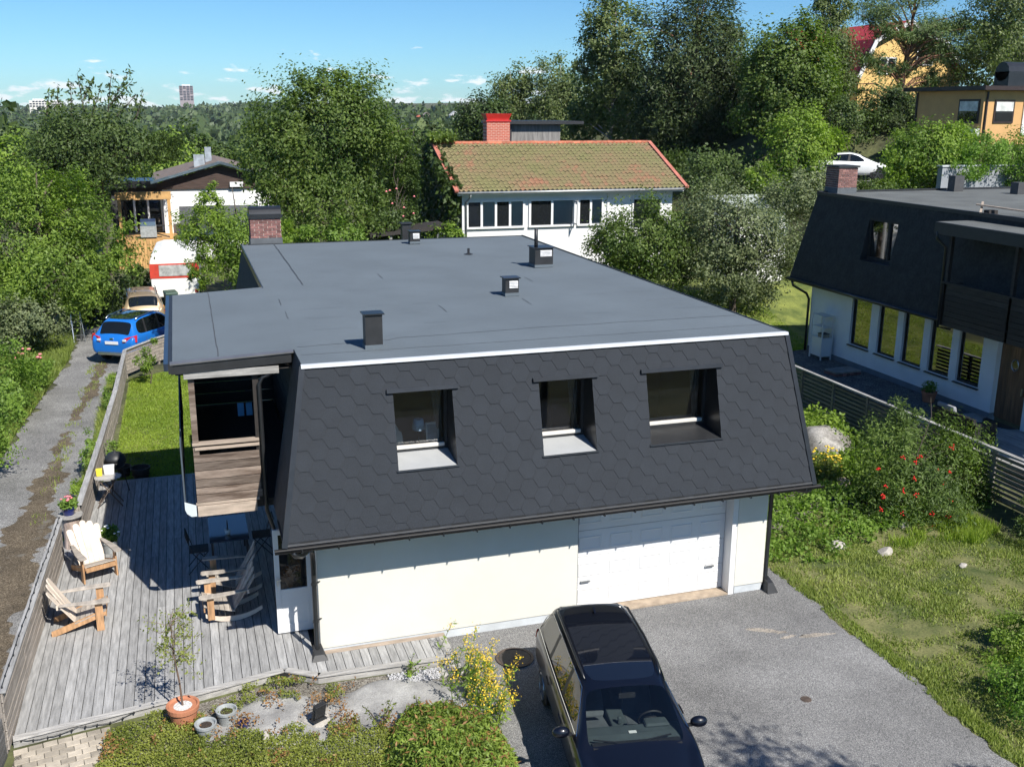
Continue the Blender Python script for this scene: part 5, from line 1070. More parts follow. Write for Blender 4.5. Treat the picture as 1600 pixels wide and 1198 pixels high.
# patio of the neighbour
sheet('neighbour_patio', [(19.3, 22.6), (NX, 22.6), (NX, 31), (20.0, 31), (19.3, 26)], .93, speckle_mat('patio_slabs', (.12, .12, .115), (.05, .05, .05), (.2, .2, .19), 30, 2))
t = thing('neighbour_deck', 'grey plank terrace in front of the brown oak door', 'deck', (20, 18, .9))
for k in range(16): obj('board', MB().box(18.75+k*.158, 18.75+k*.158+.15, 12, 22.6, .92, .955), m_greywood, t)
t = thing('garden_cart', 'white metal storage cart against the neighbour wall', 'cart', (20.98, 29.75, .93))
for x_ in (-.2, .2):
    for y_ in (-.33, .33): obj('post', MB().box(x_-.02, x_+.02, y_-.02, y_+.02, 0, 1.55), m_white, t, local=True)
for z_ in (.12, .75, 1.12, 1.52): obj('shelf', MB().box(-.2, .2, -.33, .33, z_, z_+.03), m_white, t, local=True)
obj('cabinet', MB().box(-.19, .19, -.32, .32, .15, .74), m_white, t, local=True)
t = thing('flower_box', 'small stacked boxes on the white storage cart shelf', 'box', (20.95, 29.65, 1.712)); obj('box', MB().box(-.12, .14, -.2, .1, 0, .12), M('tan_box', (.3, .25, .18), .8), t, local=True); obj('lid', MB().box(-.13, .15, -.21, .11, .121, .14), M('dark_lid', (.05, .05, .05), .6), t, local=True)
t = thing('rattan_sofa', 'dark rattan lounge sofa with grey cushions behind the right fence', 'sofa', (19.25, 20.75, .956), math.radians(90))
m_rat = M('dark_rattan', (.012, .011, .01), .7, .4, 30, bump=.5, bscale=60); m_cush = M('grey_cushion', (.27, .28, .3), .9, .1, 3)
obj('frame', MB().box(-.75, .75, -.4, .4, .05, .3).box(-.75, -.6, -.4, .4, .3, .62).box(-.75, .75, .3, .4, .3, .75), m_rat, t, local=True, bevel=.01); obj('cushion', MB().box(-.58, .74, -.38, .28, .302, .44), m_cush, t, local=True, bevel=.03)
obj('back_cushion', MB().hexa([(.1, .08, .442), (.73, .08, .442), (.73, .28, .442), (.1, .28, .442)], [(.1, .2, .85), (.73, .2, .85), (.73, .3, .85), (.1, .3, .85)]), m_cush, t, local=True, bevel=.03)
t = pot('neighbour_pot', 'terracotta pot with green plant against the neighbour wall', (20.85, 24.0, .94), .16, .22, .32, m_terra, m_potsoil, cat='potted plant'); tuft(t, L_bright, (0, 0, .45), .22, 300, .08, 71, .2)
t = thing('door_mat', 'dark half-round door mat before the oak door', 'mat', (NX-.35, 21.5, .9565)); obj('mat', MB().extrude([(.3, .55*math.cos(q)*1.0, 0) if False else (.3-.42*math.sin(q), .55*math.cos(q), 0) for q in np.linspace(0, math.pi, 15)], (0, 0, .012)), m_dark, t, local=True); obj('border', MB().tube([(.3-.42*math.sin(q), .55*math.cos(q), .012) for q in np.linspace(0, math.pi, 15)], .012, 5), m_blackmatt, t, local=True)
t = thing('step_bricks', 'low brick step on the neighbour patio', 'step', (20.4, 27.6, .93), .05); obj('slab', MB().box(-.5, .5, -.3, .3, .1, .15), M('step_slab', (.25, .24, .22), .9), t, local=True)
for k in range(7): obj('brick', MB().box(-.5+k*.144, -.5+k*.144+.135, -.3, .3, 0, .098), m_brick, t, local=True)
# right fence: horizontal slats on concrete base
FX = 18.2
t = thing('slatted_fence', 'long grey horizontal slat fence on the right garden boundary', 'fence', (FX, 20, .1))
m_fr = M('dark_grey_slat', (.17, .155, .14), .8, .3, 2.5, 6, rnd=.15, stretch=(8, 1, 8))
yy = 28.2
while yy > 9:
    y2 = yy-1.62
    for k in range(9): obj('slat', MB().box(FX-.012, FX+.012, y2+.04, yy-.04, .34+k*.122, .34+k*.122+.072), m_fr, t)
    obj('post', MB().box(FX-.045, FX+.045, y2-.04, y2+.04, .0, 1.46), m_fr, t); obj('cap_rail', MB().box(FX-.065, FX+.065, y2, yy-.003, 1.465, 1.51), m_greywood, t)
    yy = y2
obj('base_wall', MB().box(FX+.03, FX+.2, 9, 28.5, -.2, .33), M('base_concrete', (.2, .2, .2), .9, .2, 3), t)
# ---------------------------------------------------------------- white bungalow with tiled roof behind
B = thing('tiled_house', 'white bungalow with mossy red tiled roof and ivy gable', 'house', (18, 50, 1.6))
EX0, EX1, EY, EZ, RY, RZ2 = 12.1, 23.85, 46.0, 5.62, 50.5, 7.62
m_bw = M('white_bungalow_render', (.78, .78, .77), .85, .03, 2, bump=.2, bscale=60)
obj('wall', MB().box(12.55, 23.4, 46.5, 54.5, .5, 5.55).add([(12.56, 46.5, 5.55), (12.56, 54.5, 5.55), (12.56, 50.5, 7.35)], [(0, 1, 2)]).add([(23.39, 46.5, 5.55), (23.39, 54.5, 5.55), (23.39, 50.5, 7.35)], [(0, 1, 2)]), m_bw, B, fixn=False)
obj('projecting_bay', MB().box(12.62, 19.9, 46.42, 46.5, .5, 5.5), m_white, B)
# pantiles: wavy courses as real relief, one joined part
cols, rows, K = 50, 16, 6
SLp = math.hypot(RY-EY, RZ2-EZ); up_ = np.array([0, (RY-EY)/SLp, (RZ2-EZ)/SLp]); nr_ = np.array([0, -up_[2], up_[1]]); pw = (EX1-EX0-.3)/cols
def tiles(ysign):
    V = []; Q = []
    for r in range(rows):
        for c in range(cols):
            b = len(V); x0 = EX0+.15+c*pw; jz = rg.normal()*.006
            for e in (0, 1):
                s = r*SLp/rows+e*(SLp/rows+.03); lift = .065*(1-e)+.012+jz
                for k in range(K+1):
                    q = k/K; h = lift+.042*math.cos(q*2*math.pi); p = np.array([x0+q*pw, EY-.06, EZ])+up_*s+nr_*h
                    if ysign < 0: p[1] = 2*RY-p[1]
                    V.append(p)
            for k in range(K): Q.append((b+k, b+k+1, b+K+1+k+1, b+K+1+k))
            b2 = len(V)
            for k in range(K+1): V.append(V[b+k]-nr_*.03 if ysign > 0 else V[b+k]-np.array([0, -nr_[1], nr_[2]])*.03)
            for k in range(K): Q.append((b2+k, b2+k+1, b+k+1, b+k))
    return np.array(V), np.array(Q)
m_tile = bpy.data.materials.new('mossy_tile'); m_tile.use_nodes = True; nt = m_tile.node_tree; nd = nt.nodes; lk = nt.links; pb = nd['Principled BSDF']; pb.inputs['Roughness'].default_value = .9
tcn = nd.new('ShaderNodeTexCoord'); n1 = nd.new('ShaderNodeTexNoise'); n1.inputs['Scale'].default_value = .55; n1.inputs['Detail'].default_value = 7; lk.new(tcn.outputs['Object'], n1.inputs['Vector'])
ge = nd.new('ShaderNodeNewGeometry'); ma = nd.new('ShaderNodeMath'); ma.operation = 'MULTIPLY_ADD'; lk.new(ge.outputs['Random Per Island'], ma.inputs[0]); ma.inputs[1].default_value = .16; lk.new(n1.outputs[0], ma.inputs[2])
rp = nd.new('ShaderNodeValToRGB'); lk.new(ma.outputs[0], rp.inputs[0]); e = rp.color_ramp.elements; e[0].position = .42; e[0].color = (.2, .19, .085, 1); e[1].position = 1.0; e[1].color = (.36, .14, .085, 1); x_ = e.new(.66); x_.color = (.235, .185, .1, 1); x_ = e.new(.76); x_.color = (.3, .165, .1, 1)
lk.new(rp.outputs[0], pb.inputs['Base Color'])
rf = obj('roof', MB().add([(EX0, EY, EZ), (EX1, EY, EZ), (EX1, RY, RZ2), (EX0, RY, RZ2)], [(0, 1, 2, 3)]).add([(EX0, 2*RY-EY, EZ), (EX1, 2*RY-EY, EZ), (EX1, RY, RZ2), (EX0, RY, RZ2)], [(3, 2, 1, 0)]), m_dark, B, fixn=False)
V, Q = tiles(1); tag(obj('roof_tiles', np_mesh('roof_tiles', V, quads=Q), m_tile, rf), kind='stuff')
V, Q = tiles(-1); tag(obj('rear_roof_tiles', np_mesh('rear_roof_tiles', V, quads=Q), m_tile, rf), kind='stuff')
m_verge = M('red_verge', (.4, .14, .1), .7, .15, 3)
for x_ in (EX0-.02, EX1-.02):
    for sgn in (1, -1):
        a = Vector((x_+.06, EY-.1 if sgn > 0 else 2*RY-EY+.1, EZ+.03)); obj('verge', MB().bar(a, (x_+.06, RY, RZ2+.09), .2, .09, up=(0, -.4, 1)), m_verge, rf)
for k in range(30):
    x_ = EX0+.15+k*.385; obj('ridge_tile', MB().tube([(x_, RY, RZ2+.03+.01*rg.normal()), (x_+.40, RY, RZ2+.045)], [.115, .1], 8), M('ridge_red', (.4, .13, .07), .8, .25, 5, rnd=.25), rf)
obj('gutter', MB().tube([(EX0+.1, EY-.12, EZ-.05), (EX1-.1, EY-.12, EZ-.05)], .06, 8), M('zinc_gutter', (.45, .46, .46), .4, .1, 4, metal=.5), B, smooth=True)
obj('fascia', MB().box(EX0+.1, EX1-.1, EY+.0, EY+.04, EZ-.18, EZ-.02), m_white, B); obj('soffit', MB().box(EX0+.1, EX1-.1, EY+.04, 46.5, EZ-.1, EZ-.08), m_white, B)
bc = obj('chimney', MB().box(15.35, 16.6, 51.9, 52.6, 6.5, 8.7), None or M('red_brickwork', (.42, .11, .07), .85, .25, 5), B)
mt = MATS['red_brickwork']; nt = mt.node_tree; bt = nt.nodes.new('ShaderNodeTexBrick'); bt.inputs['Scale'].default_value = 1; bt.inputs['Brick Width'].default_value = .26; bt.inputs['Row Height'].default_value = .085; bt.inputs['Mortar Size'].default_value = .011
bt.inputs['Color1'].default_value = (.45, .1, .06, 1); bt.inputs['Color2'].default_value = (.36, .08, .05, 1); bt.inputs['Mortar'].default_value = (.5, .33, .26, 1); tcb = nt.nodes.new('ShaderNodeTexCoord'); mpb = nt.nodes.new('ShaderNodeMapping'); mpb.inputs['Rotation'].default_value = (math.pi/2, 0, 0); nt.links.new(tcb.outputs['Object'], mpb.inputs[0]); nt.links.new(mpb.outputs[0], bt.inputs['Vector']); nt.links.new(bt.outputs['Color'], nt.nodes['Principled BSDF'].inputs['Base Color'])
obj('cap', MB().hexa([(15.4, 51.95, 8.78), (16.55, 51.95, 8.78), (16.55, 52.55, 8.78), (15.4, 52.55, 8.78)], [(15.27, 51.82, 9.1), (16.68, 51.82, 9.1), (16.68, 52.68, 9.1), (15.27, 52.68, 9.1)]).box(15.3, 16.65, 51.85, 52.65, 8.7, 8.778), M('red_metal_cap', (.5, .03, .025), .35, .1, 3), bc)
# long band of windows
def bwin(x0, x1, z0, z1, n, open_=None):
    w = obj('window', MB().box(x0-.06, x1+.06, 46.33, 46.41, z1, z1+.08), m_white, B); obj('sill', MB().box(x0-.06, x1+.06, 46.3, 46.42, z0-.09, z0), m_white, w); pw_ = (x1-x0)/n
    for k in range(n+1): obj('mullion', MB().box(x0+k*pw_-.055, x0+k*pw_+.055, 46.34, 46.405, z0, z1), m_white, w)
    for k in range(n):
        obj('pane', MB().add([(x0+k*pw_+.05, 46.39, z0), (x0+(k+1)*pw_-.05, 46.39, z0), (x0+(k+1)*pw_-.05, 46.39, z1), (x0+k*pw_+.05, 46.39, z1)], [(0, 1, 2, 3)]), m_clear if k % 2 else m_pane, w, fixn=False)
    obj('room', MB().box(x0, x1, 46.6, 46.62, z0-.2, z1+.2), M('brown_room', (.035, .025, .018), .9, .5, 3), w)
    if open_ is not None:
        xo = x0+(open_+1)*pw_; obj('casement', MB().box(xo-.02, xo+.02, 45.85, 46.33, z0, z0+.08).box(xo-.02, xo+.02, 45.85, 46.33, z1-.08, z1).box(xo-.02, xo+.02, 45.85, 45.93, z0+.08, z1-.08).box(xo-.02, xo+.02, 46.26, 46.33, z0+.08, z1-.08), m_white, w)
bwin(12.75, 15.55, 3.95, 5.1, 4); bwin(15.85, 18.1, 3.95, 5.1, 2, 1); bwin(18.35, 19.6, 3.95, 5.1, 2)
w = obj('window', MB().box(21.2, 22.8, 46.44, 46.49, 3.6, 5.15), m_white, B); obj('pane', MB().box(21.3, 22.7, 46.42, 46.435, 3.7, 5.05), m_pane, w)
obj('corner_board', MB().box(12.5, 12.62, 46.36, 46.56, .5, 5.5), m_white, B); obj('corner_board', MB().box(19.84, 19.96, 46.36, 46.46, .5, 5.5), m_white, B)
obj('downpipe', MB().tube([(12.8, 45.9, 5.5), (12.8, 46.0, 5.35), (12.68, 46.3, 5.1), (12.68, 46.3, .6)], .045, 8), M('grey_pipe', (.25, .27, .27), .5), B, smooth=True)
w = obj('gable_window', MB().box(12.5, 12.54, 49.2, 50.2, 3.3, 5.0), m_blackmatt, B); obj('pane', MB().box(12.48, 12.498, 49.25, 50.15, 3.35, 4.95), m_pane, w)
# shed roof and flat annex behind the ridge
t = thing('flat_annex', 'grey plank annex with dark flat roof behind the tiled ridge', 'building', (19, 56, 1)); obj('wall', MB().box(18.0, 21.3, 57, 61, 1, 8.5), M('grey_planks', (.2, .19, .18), .9, .35, 2, 5, stretch=(4, 4, .5)), t); obj('roof', MB().box(17.8, 22.6, 56.6, 61.4, 8.5, 8.68), m_blackmatt, t)
obj('dark_panel', MB().box(17.85, 18.3, 56.88, 56.98, 1, 8.48), m_blackmatt, t)
t = thing('garden_shed', 'small shed with pale green flat roof between the apple trees and maple', 'shed', (25.7, 42, 2)); obj('wall', MB().box(24.4, 26.9, 41.5, 44, 1, 5.0), m_bw, t); obj('roof', MB().hexa([(24.0, 41.2, 5.0), (27.2, 41.2, 5.0), (26.9, 44.2, 5.3), (24.0, 44.2, 5.3)], [(24.0, 41.2, 5.08), (27.2, 41.2, 5.08), (26.9, 44.2, 5.38), (24.0, 44.2, 5.38)]), M('pale_green_roof', (.42, .46, .42), .6, .1, 3), t)
# garden arbour by the dark tree
t = thing('garden_arbour', 'dark timber arbour with roses left of the bungalow', 'arbour', (9.6, 44, 1))
for x_ in (8.5, 10.6): obj('post', MB().box(x_-.06, x_+.06, 43.3, 43.42, .5, 4.1), m_greywood, t)
obj('beam', MB().hexa([(7.6, 43.2, 4.0), (11.0, 43.2, 4.28), (11.0, 45, 4.28), (7.6, 45, 4.0)], [(7.6, 43.2, 4.15), (11.0, 43.2, 4.45), (11.0, 45, 4.45), (7.6, 45, 4.15)]), m_darkwood, t)
t = thing('heat_pump', 'grey heat pump cabinet on the ivy gable wall', 'heat pump', (12.1, 47.6, 2.6)); obj('cabinet', MB().box(-.3, .3, -.5, .4, 0, 1.1), M('grey_cabinet', (.1, .11, .12), .5), t, local=True, bevel=.02); obj('top', MB().box(-.33, .33, -.53, .43, 1.102, 1.13), m_zinc, t, local=True)
# ---------------------------------------------------------------- brown gabled house far left
t = thing('gabled_house', 'white and brown gabled house behind the trees on the left', 'house', (2, 68, 0)); Yg = 66.0
m_brownroof = M('brown_tile_roof', (.16, .125, .105), .85, .2, 3, 5, bump=.6, bscale=12); m_brownwall = M('brown_boarding', (.055, .035, .028), .85, .3, 2, 5, stretch=(1, 1, 9))
gxl, gxr, gxp, ze, zp = -1.62, 6.56, 2.47, 4.95, 6.1
obj('wall', MB().box(-1.0, 5.9, Yg+.4, Yg+10, 0, 4.75), m_bw, t); obj('gable', MB().extrude([(-1.3, Yg+.38, 4.5), (6.2, Yg+.38, 4.5), (6.2, Yg+.38, 4.85), (gxp, Yg+.38, 5.9), (-1.3, Yg+.38, 4.85)], (0, -.1, 0)), m_brownwall, t)
for a, b in (((gxl, ze), (gxp, zp)), ((gxr, ze), (gxp, zp))):
    obj('roof', MB().hexa([(a[0], Yg-.2, a[1]-.12), (b[0], Yg-.2, b[1]-.12), (b[0], Yg+10.5, b[1]-.12), (a[0], Yg+10.5, a[1]-.12)], [(a[0], Yg-.2, a[1]), (b[0], Yg-.2, b[1]), (b[0], Yg+10.5, b[1]), (a[0], Yg+10.5, a[1])]), m_brownroof, t)
    obj('barge_board', MB().bar((a[0], Yg-.23, a[1]-.0), (b[0], Yg-.23, b[1]-.0), .05, .16), m_alu, t)
obj('chimney', MB().box(1.0, 1.65, Yg+2.4, Yg+3.0, 5.4, 6.45), M('sheet_chimney', (.3, .34, .38), .5), t); obj('flue', MB().box(1.75, 2.15, Yg+4.4, Yg+4.9, 5.6, 6.85), M('sheet_chimney', (.3, .34, .38), .5), t)
obj('lamp_box', MB().box(3.0, 3.8, Yg+.1, Yg+.26, 4.6, 4.9), m_white, t); obj('balcony_panel', MB().box(-.1, 4.5, Yg-.7, Yg-.64, 2.5, 3.55), M('grey_panel', (.1, .105, .115), .6), t)
obj('black_roof', MB().box(-4.2, -1.3, Yg+.8, Yg+4, 4.6, 5.0), m_black, t); obj('porch_wall', MB().box(-4.0, -1.0, Yg+1.25, Yg+3.8, 0, 4.6), M('porch_dark', (.03, .03, .03), .9), t)
w = obj('window', MB().box(-3.6, -1.1, Yg+1.2, Yg+1.24, 1.9, 4.2), m_pane, t)
for x_ in (-2.7, -1.9, -1.1): obj('mullion', MB().box(x_-.06, x_+.06, Yg+1.1, Yg+1.19, 1.9, 4.2), m_white, w)
t = thing('pergola', 'fresh pine pergola and deck on the brown gabled house', 'pergola', (-2, 64.5, 0)); m_pine = M('fresh_pine', (.5, .29, .11), .65, .15, 3, rnd=.1)
obj('beam', MB().box(-3.6, -.5, 64.0, 64.12, 4.1, 4.55), m_pine, t)
for x_ in (-3.4, -.65): obj('post', MB().box(x_-.09, x_+.09, 64.02, 64.2, 0, 4.09), m_pine, t)
obj('deck', MB().box(-3.7, -.3, 63.4, 66.8, 1.75, 1.85), m_pine, t)
for k in range(21): obj('board', MB().box(-3.65+k*.16, -3.65+k*.16+.148, 63.35, 63.38, .1, 1.83), m_pine, t)
t = thing('gas_grill', 'silver lidded gas grill on the pine deck', 'grill', (-1.9, 63.9, 1.852)); obj('body', MB().box(-.45, .45, -.3, .3, .1, .75), m_zinc, t, local=True); obj('lid', MB().extrude([(-.42, -.3, .76), (-.42, -.28, 1.0), (-.42, 0, 1.15), (-.42, .28, 1.0), (-.42, .3, .76)], (.84, 0, 0)), m_alu, t, local=True); obj('side_shelf', MB().box(.46, .95, -.25, .25, .72, .76), m_blackmatt, t, local=True)
# ---------------------------------------------------------------- hillside houses, upper right
t = thing('ochre_house', 'ochre flat-roofed house with dark eaves on the right hillside', 'house', (38, 42, 7)); m_ochre = M('ochre_render', (.56, .33, .14), .9, .05, 2, bump=.2, bscale=50); m_dbrown = M('dark_brown_trim', (.03, .018, .016), .5, .2, 4)
def P3(x, y, Y):    # image ray helper to seat the hillside buildings on the photograph's sight lines
    d = rgt*((x-800)/FPX)+upv*(-(y-599)/FPX)+fwd; k = Y/d.y; return Vector((0, 0, 9.3))+d*k
Yo = 42.0; xc = P3(1537, 140, Yo).x; zt = P3(1537, 136, Yo).z; yb_ = 46.9
obj('wall', MB().box(xc, xc+9, Yo, yb_, 5.0, zt-.05), m_ochre, t)
obj('roof', MB().box(xc-.45, xc+10, Yo-.5, yb_+.6, zt-.04, zt+.16), m_dbrown, t)
def hwin(x0, x1, y0, y1, z0, z1):
    w = obj('window', MB().box(x0-.03, x1+.03, y0-.03, y1+.03, z0-.08, z1+.08), m_dbrown, t); zm_ = z0+(z1-z0)*.52
    e_ = .045; q0 = (x0-e_, x1+e_, y0+.06, y1-.06) if x1-x0 < .1 else (x0+.06, x1-.06, y0-e_, y1+e_)
    obj('blind', MB().box(*q0, zm_, z1-.02), M('pale_blind', (.6, .62, .6), .8), w); obj('pane', MB().box(*q0, z0+.02, zm_-.002), m_pane, w)
hwin(xc-.02, xc+.02, 42.25, 43.62, 8.82, 9.83); xw = P3(1550, 180, Yo).x; hwin(xw, xw+1.15, Yo-.02, Yo+.02, 8.85, 9.8)
obj('white_box', MB().box(xc-.25, xc-.01, 42.05, 42.9, 8.15, 8.5), m_white, t)
obj('downpipe', MB().tube([(xc+.15, Yo-.06, zt-.1), (xc+.15, Yo-.06, 6)], .05, 8), m_dbrown, t); obj('downpipe', MB().tube([(xc-.06, yb_-.1, zt-.1), (xc-.06, yb_-.1, 6)], .05, 8), m_dbrown, t)
obj('white_door', MB().box(xw+1.75, xw+2.7, Yo-.06, Yo-.01, 8.2, 9.9), m_white, t)
ct = P3(1583, 118, Yo+2); obj('chimney', MB().box(ct.x-.75, ct.x+.75, Yo+1.6, Yo+2.6, zt, ct.z+.3), m_black, t); obj('chimney_hood', MB().tube([(ct.x-.75, Yo+2.1, ct.z+.3), (ct.x+.75, Yo+2.1, ct.z+.3)], .48, 12), m_black, t)
Yr = 38.5; xr0 = P3(1470, 270, Yr).x
t = thing('retaining_wall', 'white retaining wall tinted shade-grey below the ochre house hedge', 'wall', (xr0+4, Yr, 4)); obj('wall', MB().box(xr0, xr0+12, Yr, Yr+.3, 1.5, P3(1550, 256, Yr).z), M('shade_grey_render', (.26, .275, .3), .9, .1, 2), t); obj('coping', MB().box(xr0-.05, xr0+12, Yr-.05, Yr+.35, P3(1550, 256, Yr).z+.002, P3(1550, 256, Yr).z+.06), m_plinth, t)  # white wall; the shade on it is put into the grey colour
# yellow house with red roof
Yy = 66.0; pk = P3(1412, 55, Yy); lE = P3(1336, 120, Yy); rE = P3(1500, 122, Yy); gnd = P3(1400, 190, Yy).z
t = thing('yellow_house', 'yellow gambrel house with red roof behind the pine on the hill', 'house', (pk.x, Yy, gnd)); m_yel = M('yellow_boarding', (.68, .46, .17), .8, .06, 2); m_rroof = M('red_sheet_roof', (.35, .03, .025), .5, .15, 3)
kn_l = P3(1362, 62, Yy); kn_r = P3(1470, 68, Yy)
obj('wall', MB().extrude([(lE.x+.2, Yy, gnd-3), (rE.x-.2, Yy, gnd-3), (rE.x-.2, Yy, rE.z), (kn_r.x-.1, Yy, kn_r.z-.2), (pk.x, Yy, pk.z+.6), (kn_l.x+.1, Yy, kn_l.z-.2), (lE.x+.2, Yy, lE.z)], (0, 10, 0)), m_yel, t)
pkz = pk.z+1.0
for a, b in (((lE.x-.2, lE.z), (kn_l.x-.1, kn_l.z)), ((kn_l.x-.1, kn_l.z), (pk.x, pkz)), ((pk.x, pkz), (kn_r.x+.1, kn_r.z)), ((kn_r.x+.1, kn_r.z), (rE.x+.2, rE.z))):
    obj('roof', MB().hexa([(a[0], Yy-.5, a[1]), (b[0], Yy-.5, b[1]), (b[0], Yy+10.3, b[1]), (a[0], Yy+10.3, a[1])], [(a[0], Yy-.5, a[1]+.15), (b[0], Yy-.5, b[1]+.15), (b[0], Yy+10.3, b[1]+.15), (a[0], Yy+10.3, a[1]+.15)]), m_rroof, t)
    obj('barge_board', MB().bar((a[0], Yy-.55, a[1]+.02), (b[0], Yy-.55, b[1]+.02), .06, .3), m_white, t)
for px_, py_ in ((1383, 100), (1442, 86)):
    c_ = P3(px_, py_, Yy); w = obj('window', MB().box(c_.x-.75, c_.x+.75, Yy-.08, Yy+.0, c_.z-.6, c_.z+.6), m_white, t)
    for s in (-1, 1): obj('pane', MB().box(c_.x+s*.36-.28, c_.x+s*.36+.28, Yy-.1, Yy-.081, c_.z-.5, c_.z+.5), m_pane, w)
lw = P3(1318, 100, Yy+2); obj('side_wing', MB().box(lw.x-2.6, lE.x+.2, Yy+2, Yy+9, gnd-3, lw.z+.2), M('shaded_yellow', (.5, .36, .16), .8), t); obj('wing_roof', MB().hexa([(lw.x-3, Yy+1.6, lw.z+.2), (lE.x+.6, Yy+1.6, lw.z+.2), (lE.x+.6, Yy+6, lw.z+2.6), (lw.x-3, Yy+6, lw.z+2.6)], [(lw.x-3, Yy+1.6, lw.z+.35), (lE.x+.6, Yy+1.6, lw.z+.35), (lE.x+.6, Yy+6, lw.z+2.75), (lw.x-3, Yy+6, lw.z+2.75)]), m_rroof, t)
rl = P3(1319, 172, Yy-1.5); 
for k in range(9): obj('baluster', MB().box(rl.x-.5+k*.12, rl.x-.5+k*.12+.05, Yy-1.5, Yy-1.46, rl.z-.4, rl.z+.45), m_white, t)
obj('balcony_rail', MB().box(rl.x-.6, rl.x+.6, Yy-1.53, Yy-1.43, rl.z+.45, rl.z+.53), m_white, t); obj('balcony_floor', MB().box(rl.x-.6, rl.x+1.6, Yy-1.5, Yy, rl.z-.5, rl.z-.42), m_white, t)
# street on the hill by the white car
sheet('hill_street', [(31.5, 49.3), (36.5, 44.8), (38.5, 47), (33.5, 51.5)], 0.03, m_asph, res=3, zfun=terrain)
# ---------------------------------------------------------------- far buildings on the skyline
def far_block(name, label, px0, px1, py0, py1, D, colr, floors, cols, cat='building', roofc=None, tall=True):
    a = P3(px0, py1, D); b = P3(px1, py0, D); t = thing(name, label, cat, ((a.x+b.x)/2, D, a.z-25)); W = b.x-a.x; mm = M('facade_'+name+str(px0), colr, .9, .06, .05)
    obj('wall', MB().box(a.x, b.x, D, D+W*.7, a.z-25, b.z), mm, t)
    mw = M('far_window', (.05, .055, .07), .3, .3, .2); fh = (b.z-a.z)/floors
    for f in range(floors):
        for c in range(cols):
            if tall and (f*7+c*5) % 11 == 3: continue
            cw = W/cols; obj('window', MB().box(a.x+c*cw+cw*.12, a.x+(c+1)*cw-cw*.12, D-.3, D-.05, a.z+f*fh+fh*.3, a.z+f*fh+fh*.85), mw, t)
    if roofc: obj('roof', MB().add([(a.x-W*.05, D-1, b.z), (b.x+W*.05, D-1, b.z), (b.x+W*.05, D+W*.8, b.z), (a.x-W*.05, D+W*.8, b.z), ((a.x+b.x)/2, D-1, b.z+W*.45), ((a.x+b.x)/2, D+W*.8, b.z+W*.45)], [(0, 1, 4), (3, 5, 2), (0, 4, 5, 3), (1, 2, 5, 4)]), M('far_roof_'+str(px0), roofc, .9, .1, 1), t)
    else: obj('roof', MB().box(a.x+W*.2, b.x-W*.2, D+1, D+W*.5, b.z, b.z+W*.1), m_white, t)
    return t
far_block('tower_block', 'brown patterned tower block rising above the forest skyline', 279, 299, 137, 160, 1500, (.3, .26, .27), 9, 4)
far_block('apartment_block', 'long white apartment block on the left skyline', 44, 72, 161, 172, 1300, (.7, .68, .62), 3, 6)
far_block('apartment_block', 'white apartment block right of the long skyline block', 74, 92, 162, 172, 1320, (.75, .73, .68), 3, 4)
far_block('far_house', 'small yellow gabled house far away in the forest', 658, 672, 183, 189, 560, (.62, .45, .2), 1, 2, roofc=(.3, .25, .22), tall=False, cat='house')
far_block('far_house', 'small red roofed house far away beside the yellow gabled one', 648, 657, 185, 189, 580, (.6, .5, .4), 1, 2, roofc=(.5, .13, .07), tall=False, cat='house')
far_block('far_house', 'tall white villa far away left of the red chimney', 702, 716, 181, 194, 540, (.75, .75, .73), 3, 3, tall=False, cat='house', roofc=(.5, .5, .5))
# ---------------------------------------------------------------- vegetation
m_bark = M('bark', (.09, .07, .055), .9, .35, 5, bump=.6, bscale=14, stretch=(1, 1, .3)); m_birch = M('birch_bark', (.55, .53, .5), .8, .3, 4, col2=(.2, .19, .18), stretch=(1, 1, 2)); m_pinebark = M('pine_bark', (.2, .1, .06), .9, .35, 5, bump=.5, bscale=12)
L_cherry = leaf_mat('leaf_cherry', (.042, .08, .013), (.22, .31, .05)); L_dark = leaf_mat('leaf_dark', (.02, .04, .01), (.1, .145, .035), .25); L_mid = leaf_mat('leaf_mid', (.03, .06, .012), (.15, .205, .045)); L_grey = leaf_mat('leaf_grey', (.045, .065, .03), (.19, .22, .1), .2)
L_conifer = leaf_mat('needle_dark', (.012, .026, .008), (.075, .1, .03), .12); L_pine = leaf_mat('needle_pine', (.03, .055, .018), (.13, .18, .055), .15); L_birch = leaf_mat('leaf_birch', (.05, .075, .025), (.19, .23, .09)); L_light = leaf_mat('leaf_light', (.06, .11, .015), (.24, .33, .05)); L_ivy = leaf_mat('leaf_ivy', (.014, .028, .008), (.07, .11, .025), .2)
L_rowan = leaf_mat('leaf_rowan', (.03, .055, .015), (.16, .23, .05)); L_coto = leaf_mat('leaf_cotoneaster', (.06, .085, .012), (.26, .28, .055), .25, 1.4); L_red = leaf_mat('leaf_reddish', (.12, .05, .025), (.34, .2, .07), .25); L_shrub = leaf_mat('leaf_shrub', (.04, .09, .012), (.2, .32, .05))
L_grass = leaf_mat('grass_blade', (.07, .105, .018), (.24, .29, .065), .3, .5); L_lawn = leaf_mat('lawn_blade', (.09, .15, .015), (.25, .32, .045), .3, .45); L_dry = leaf_mat('dry_grass_blade', (.08, .125, .018), (.29, .32, .09), .25, .6)
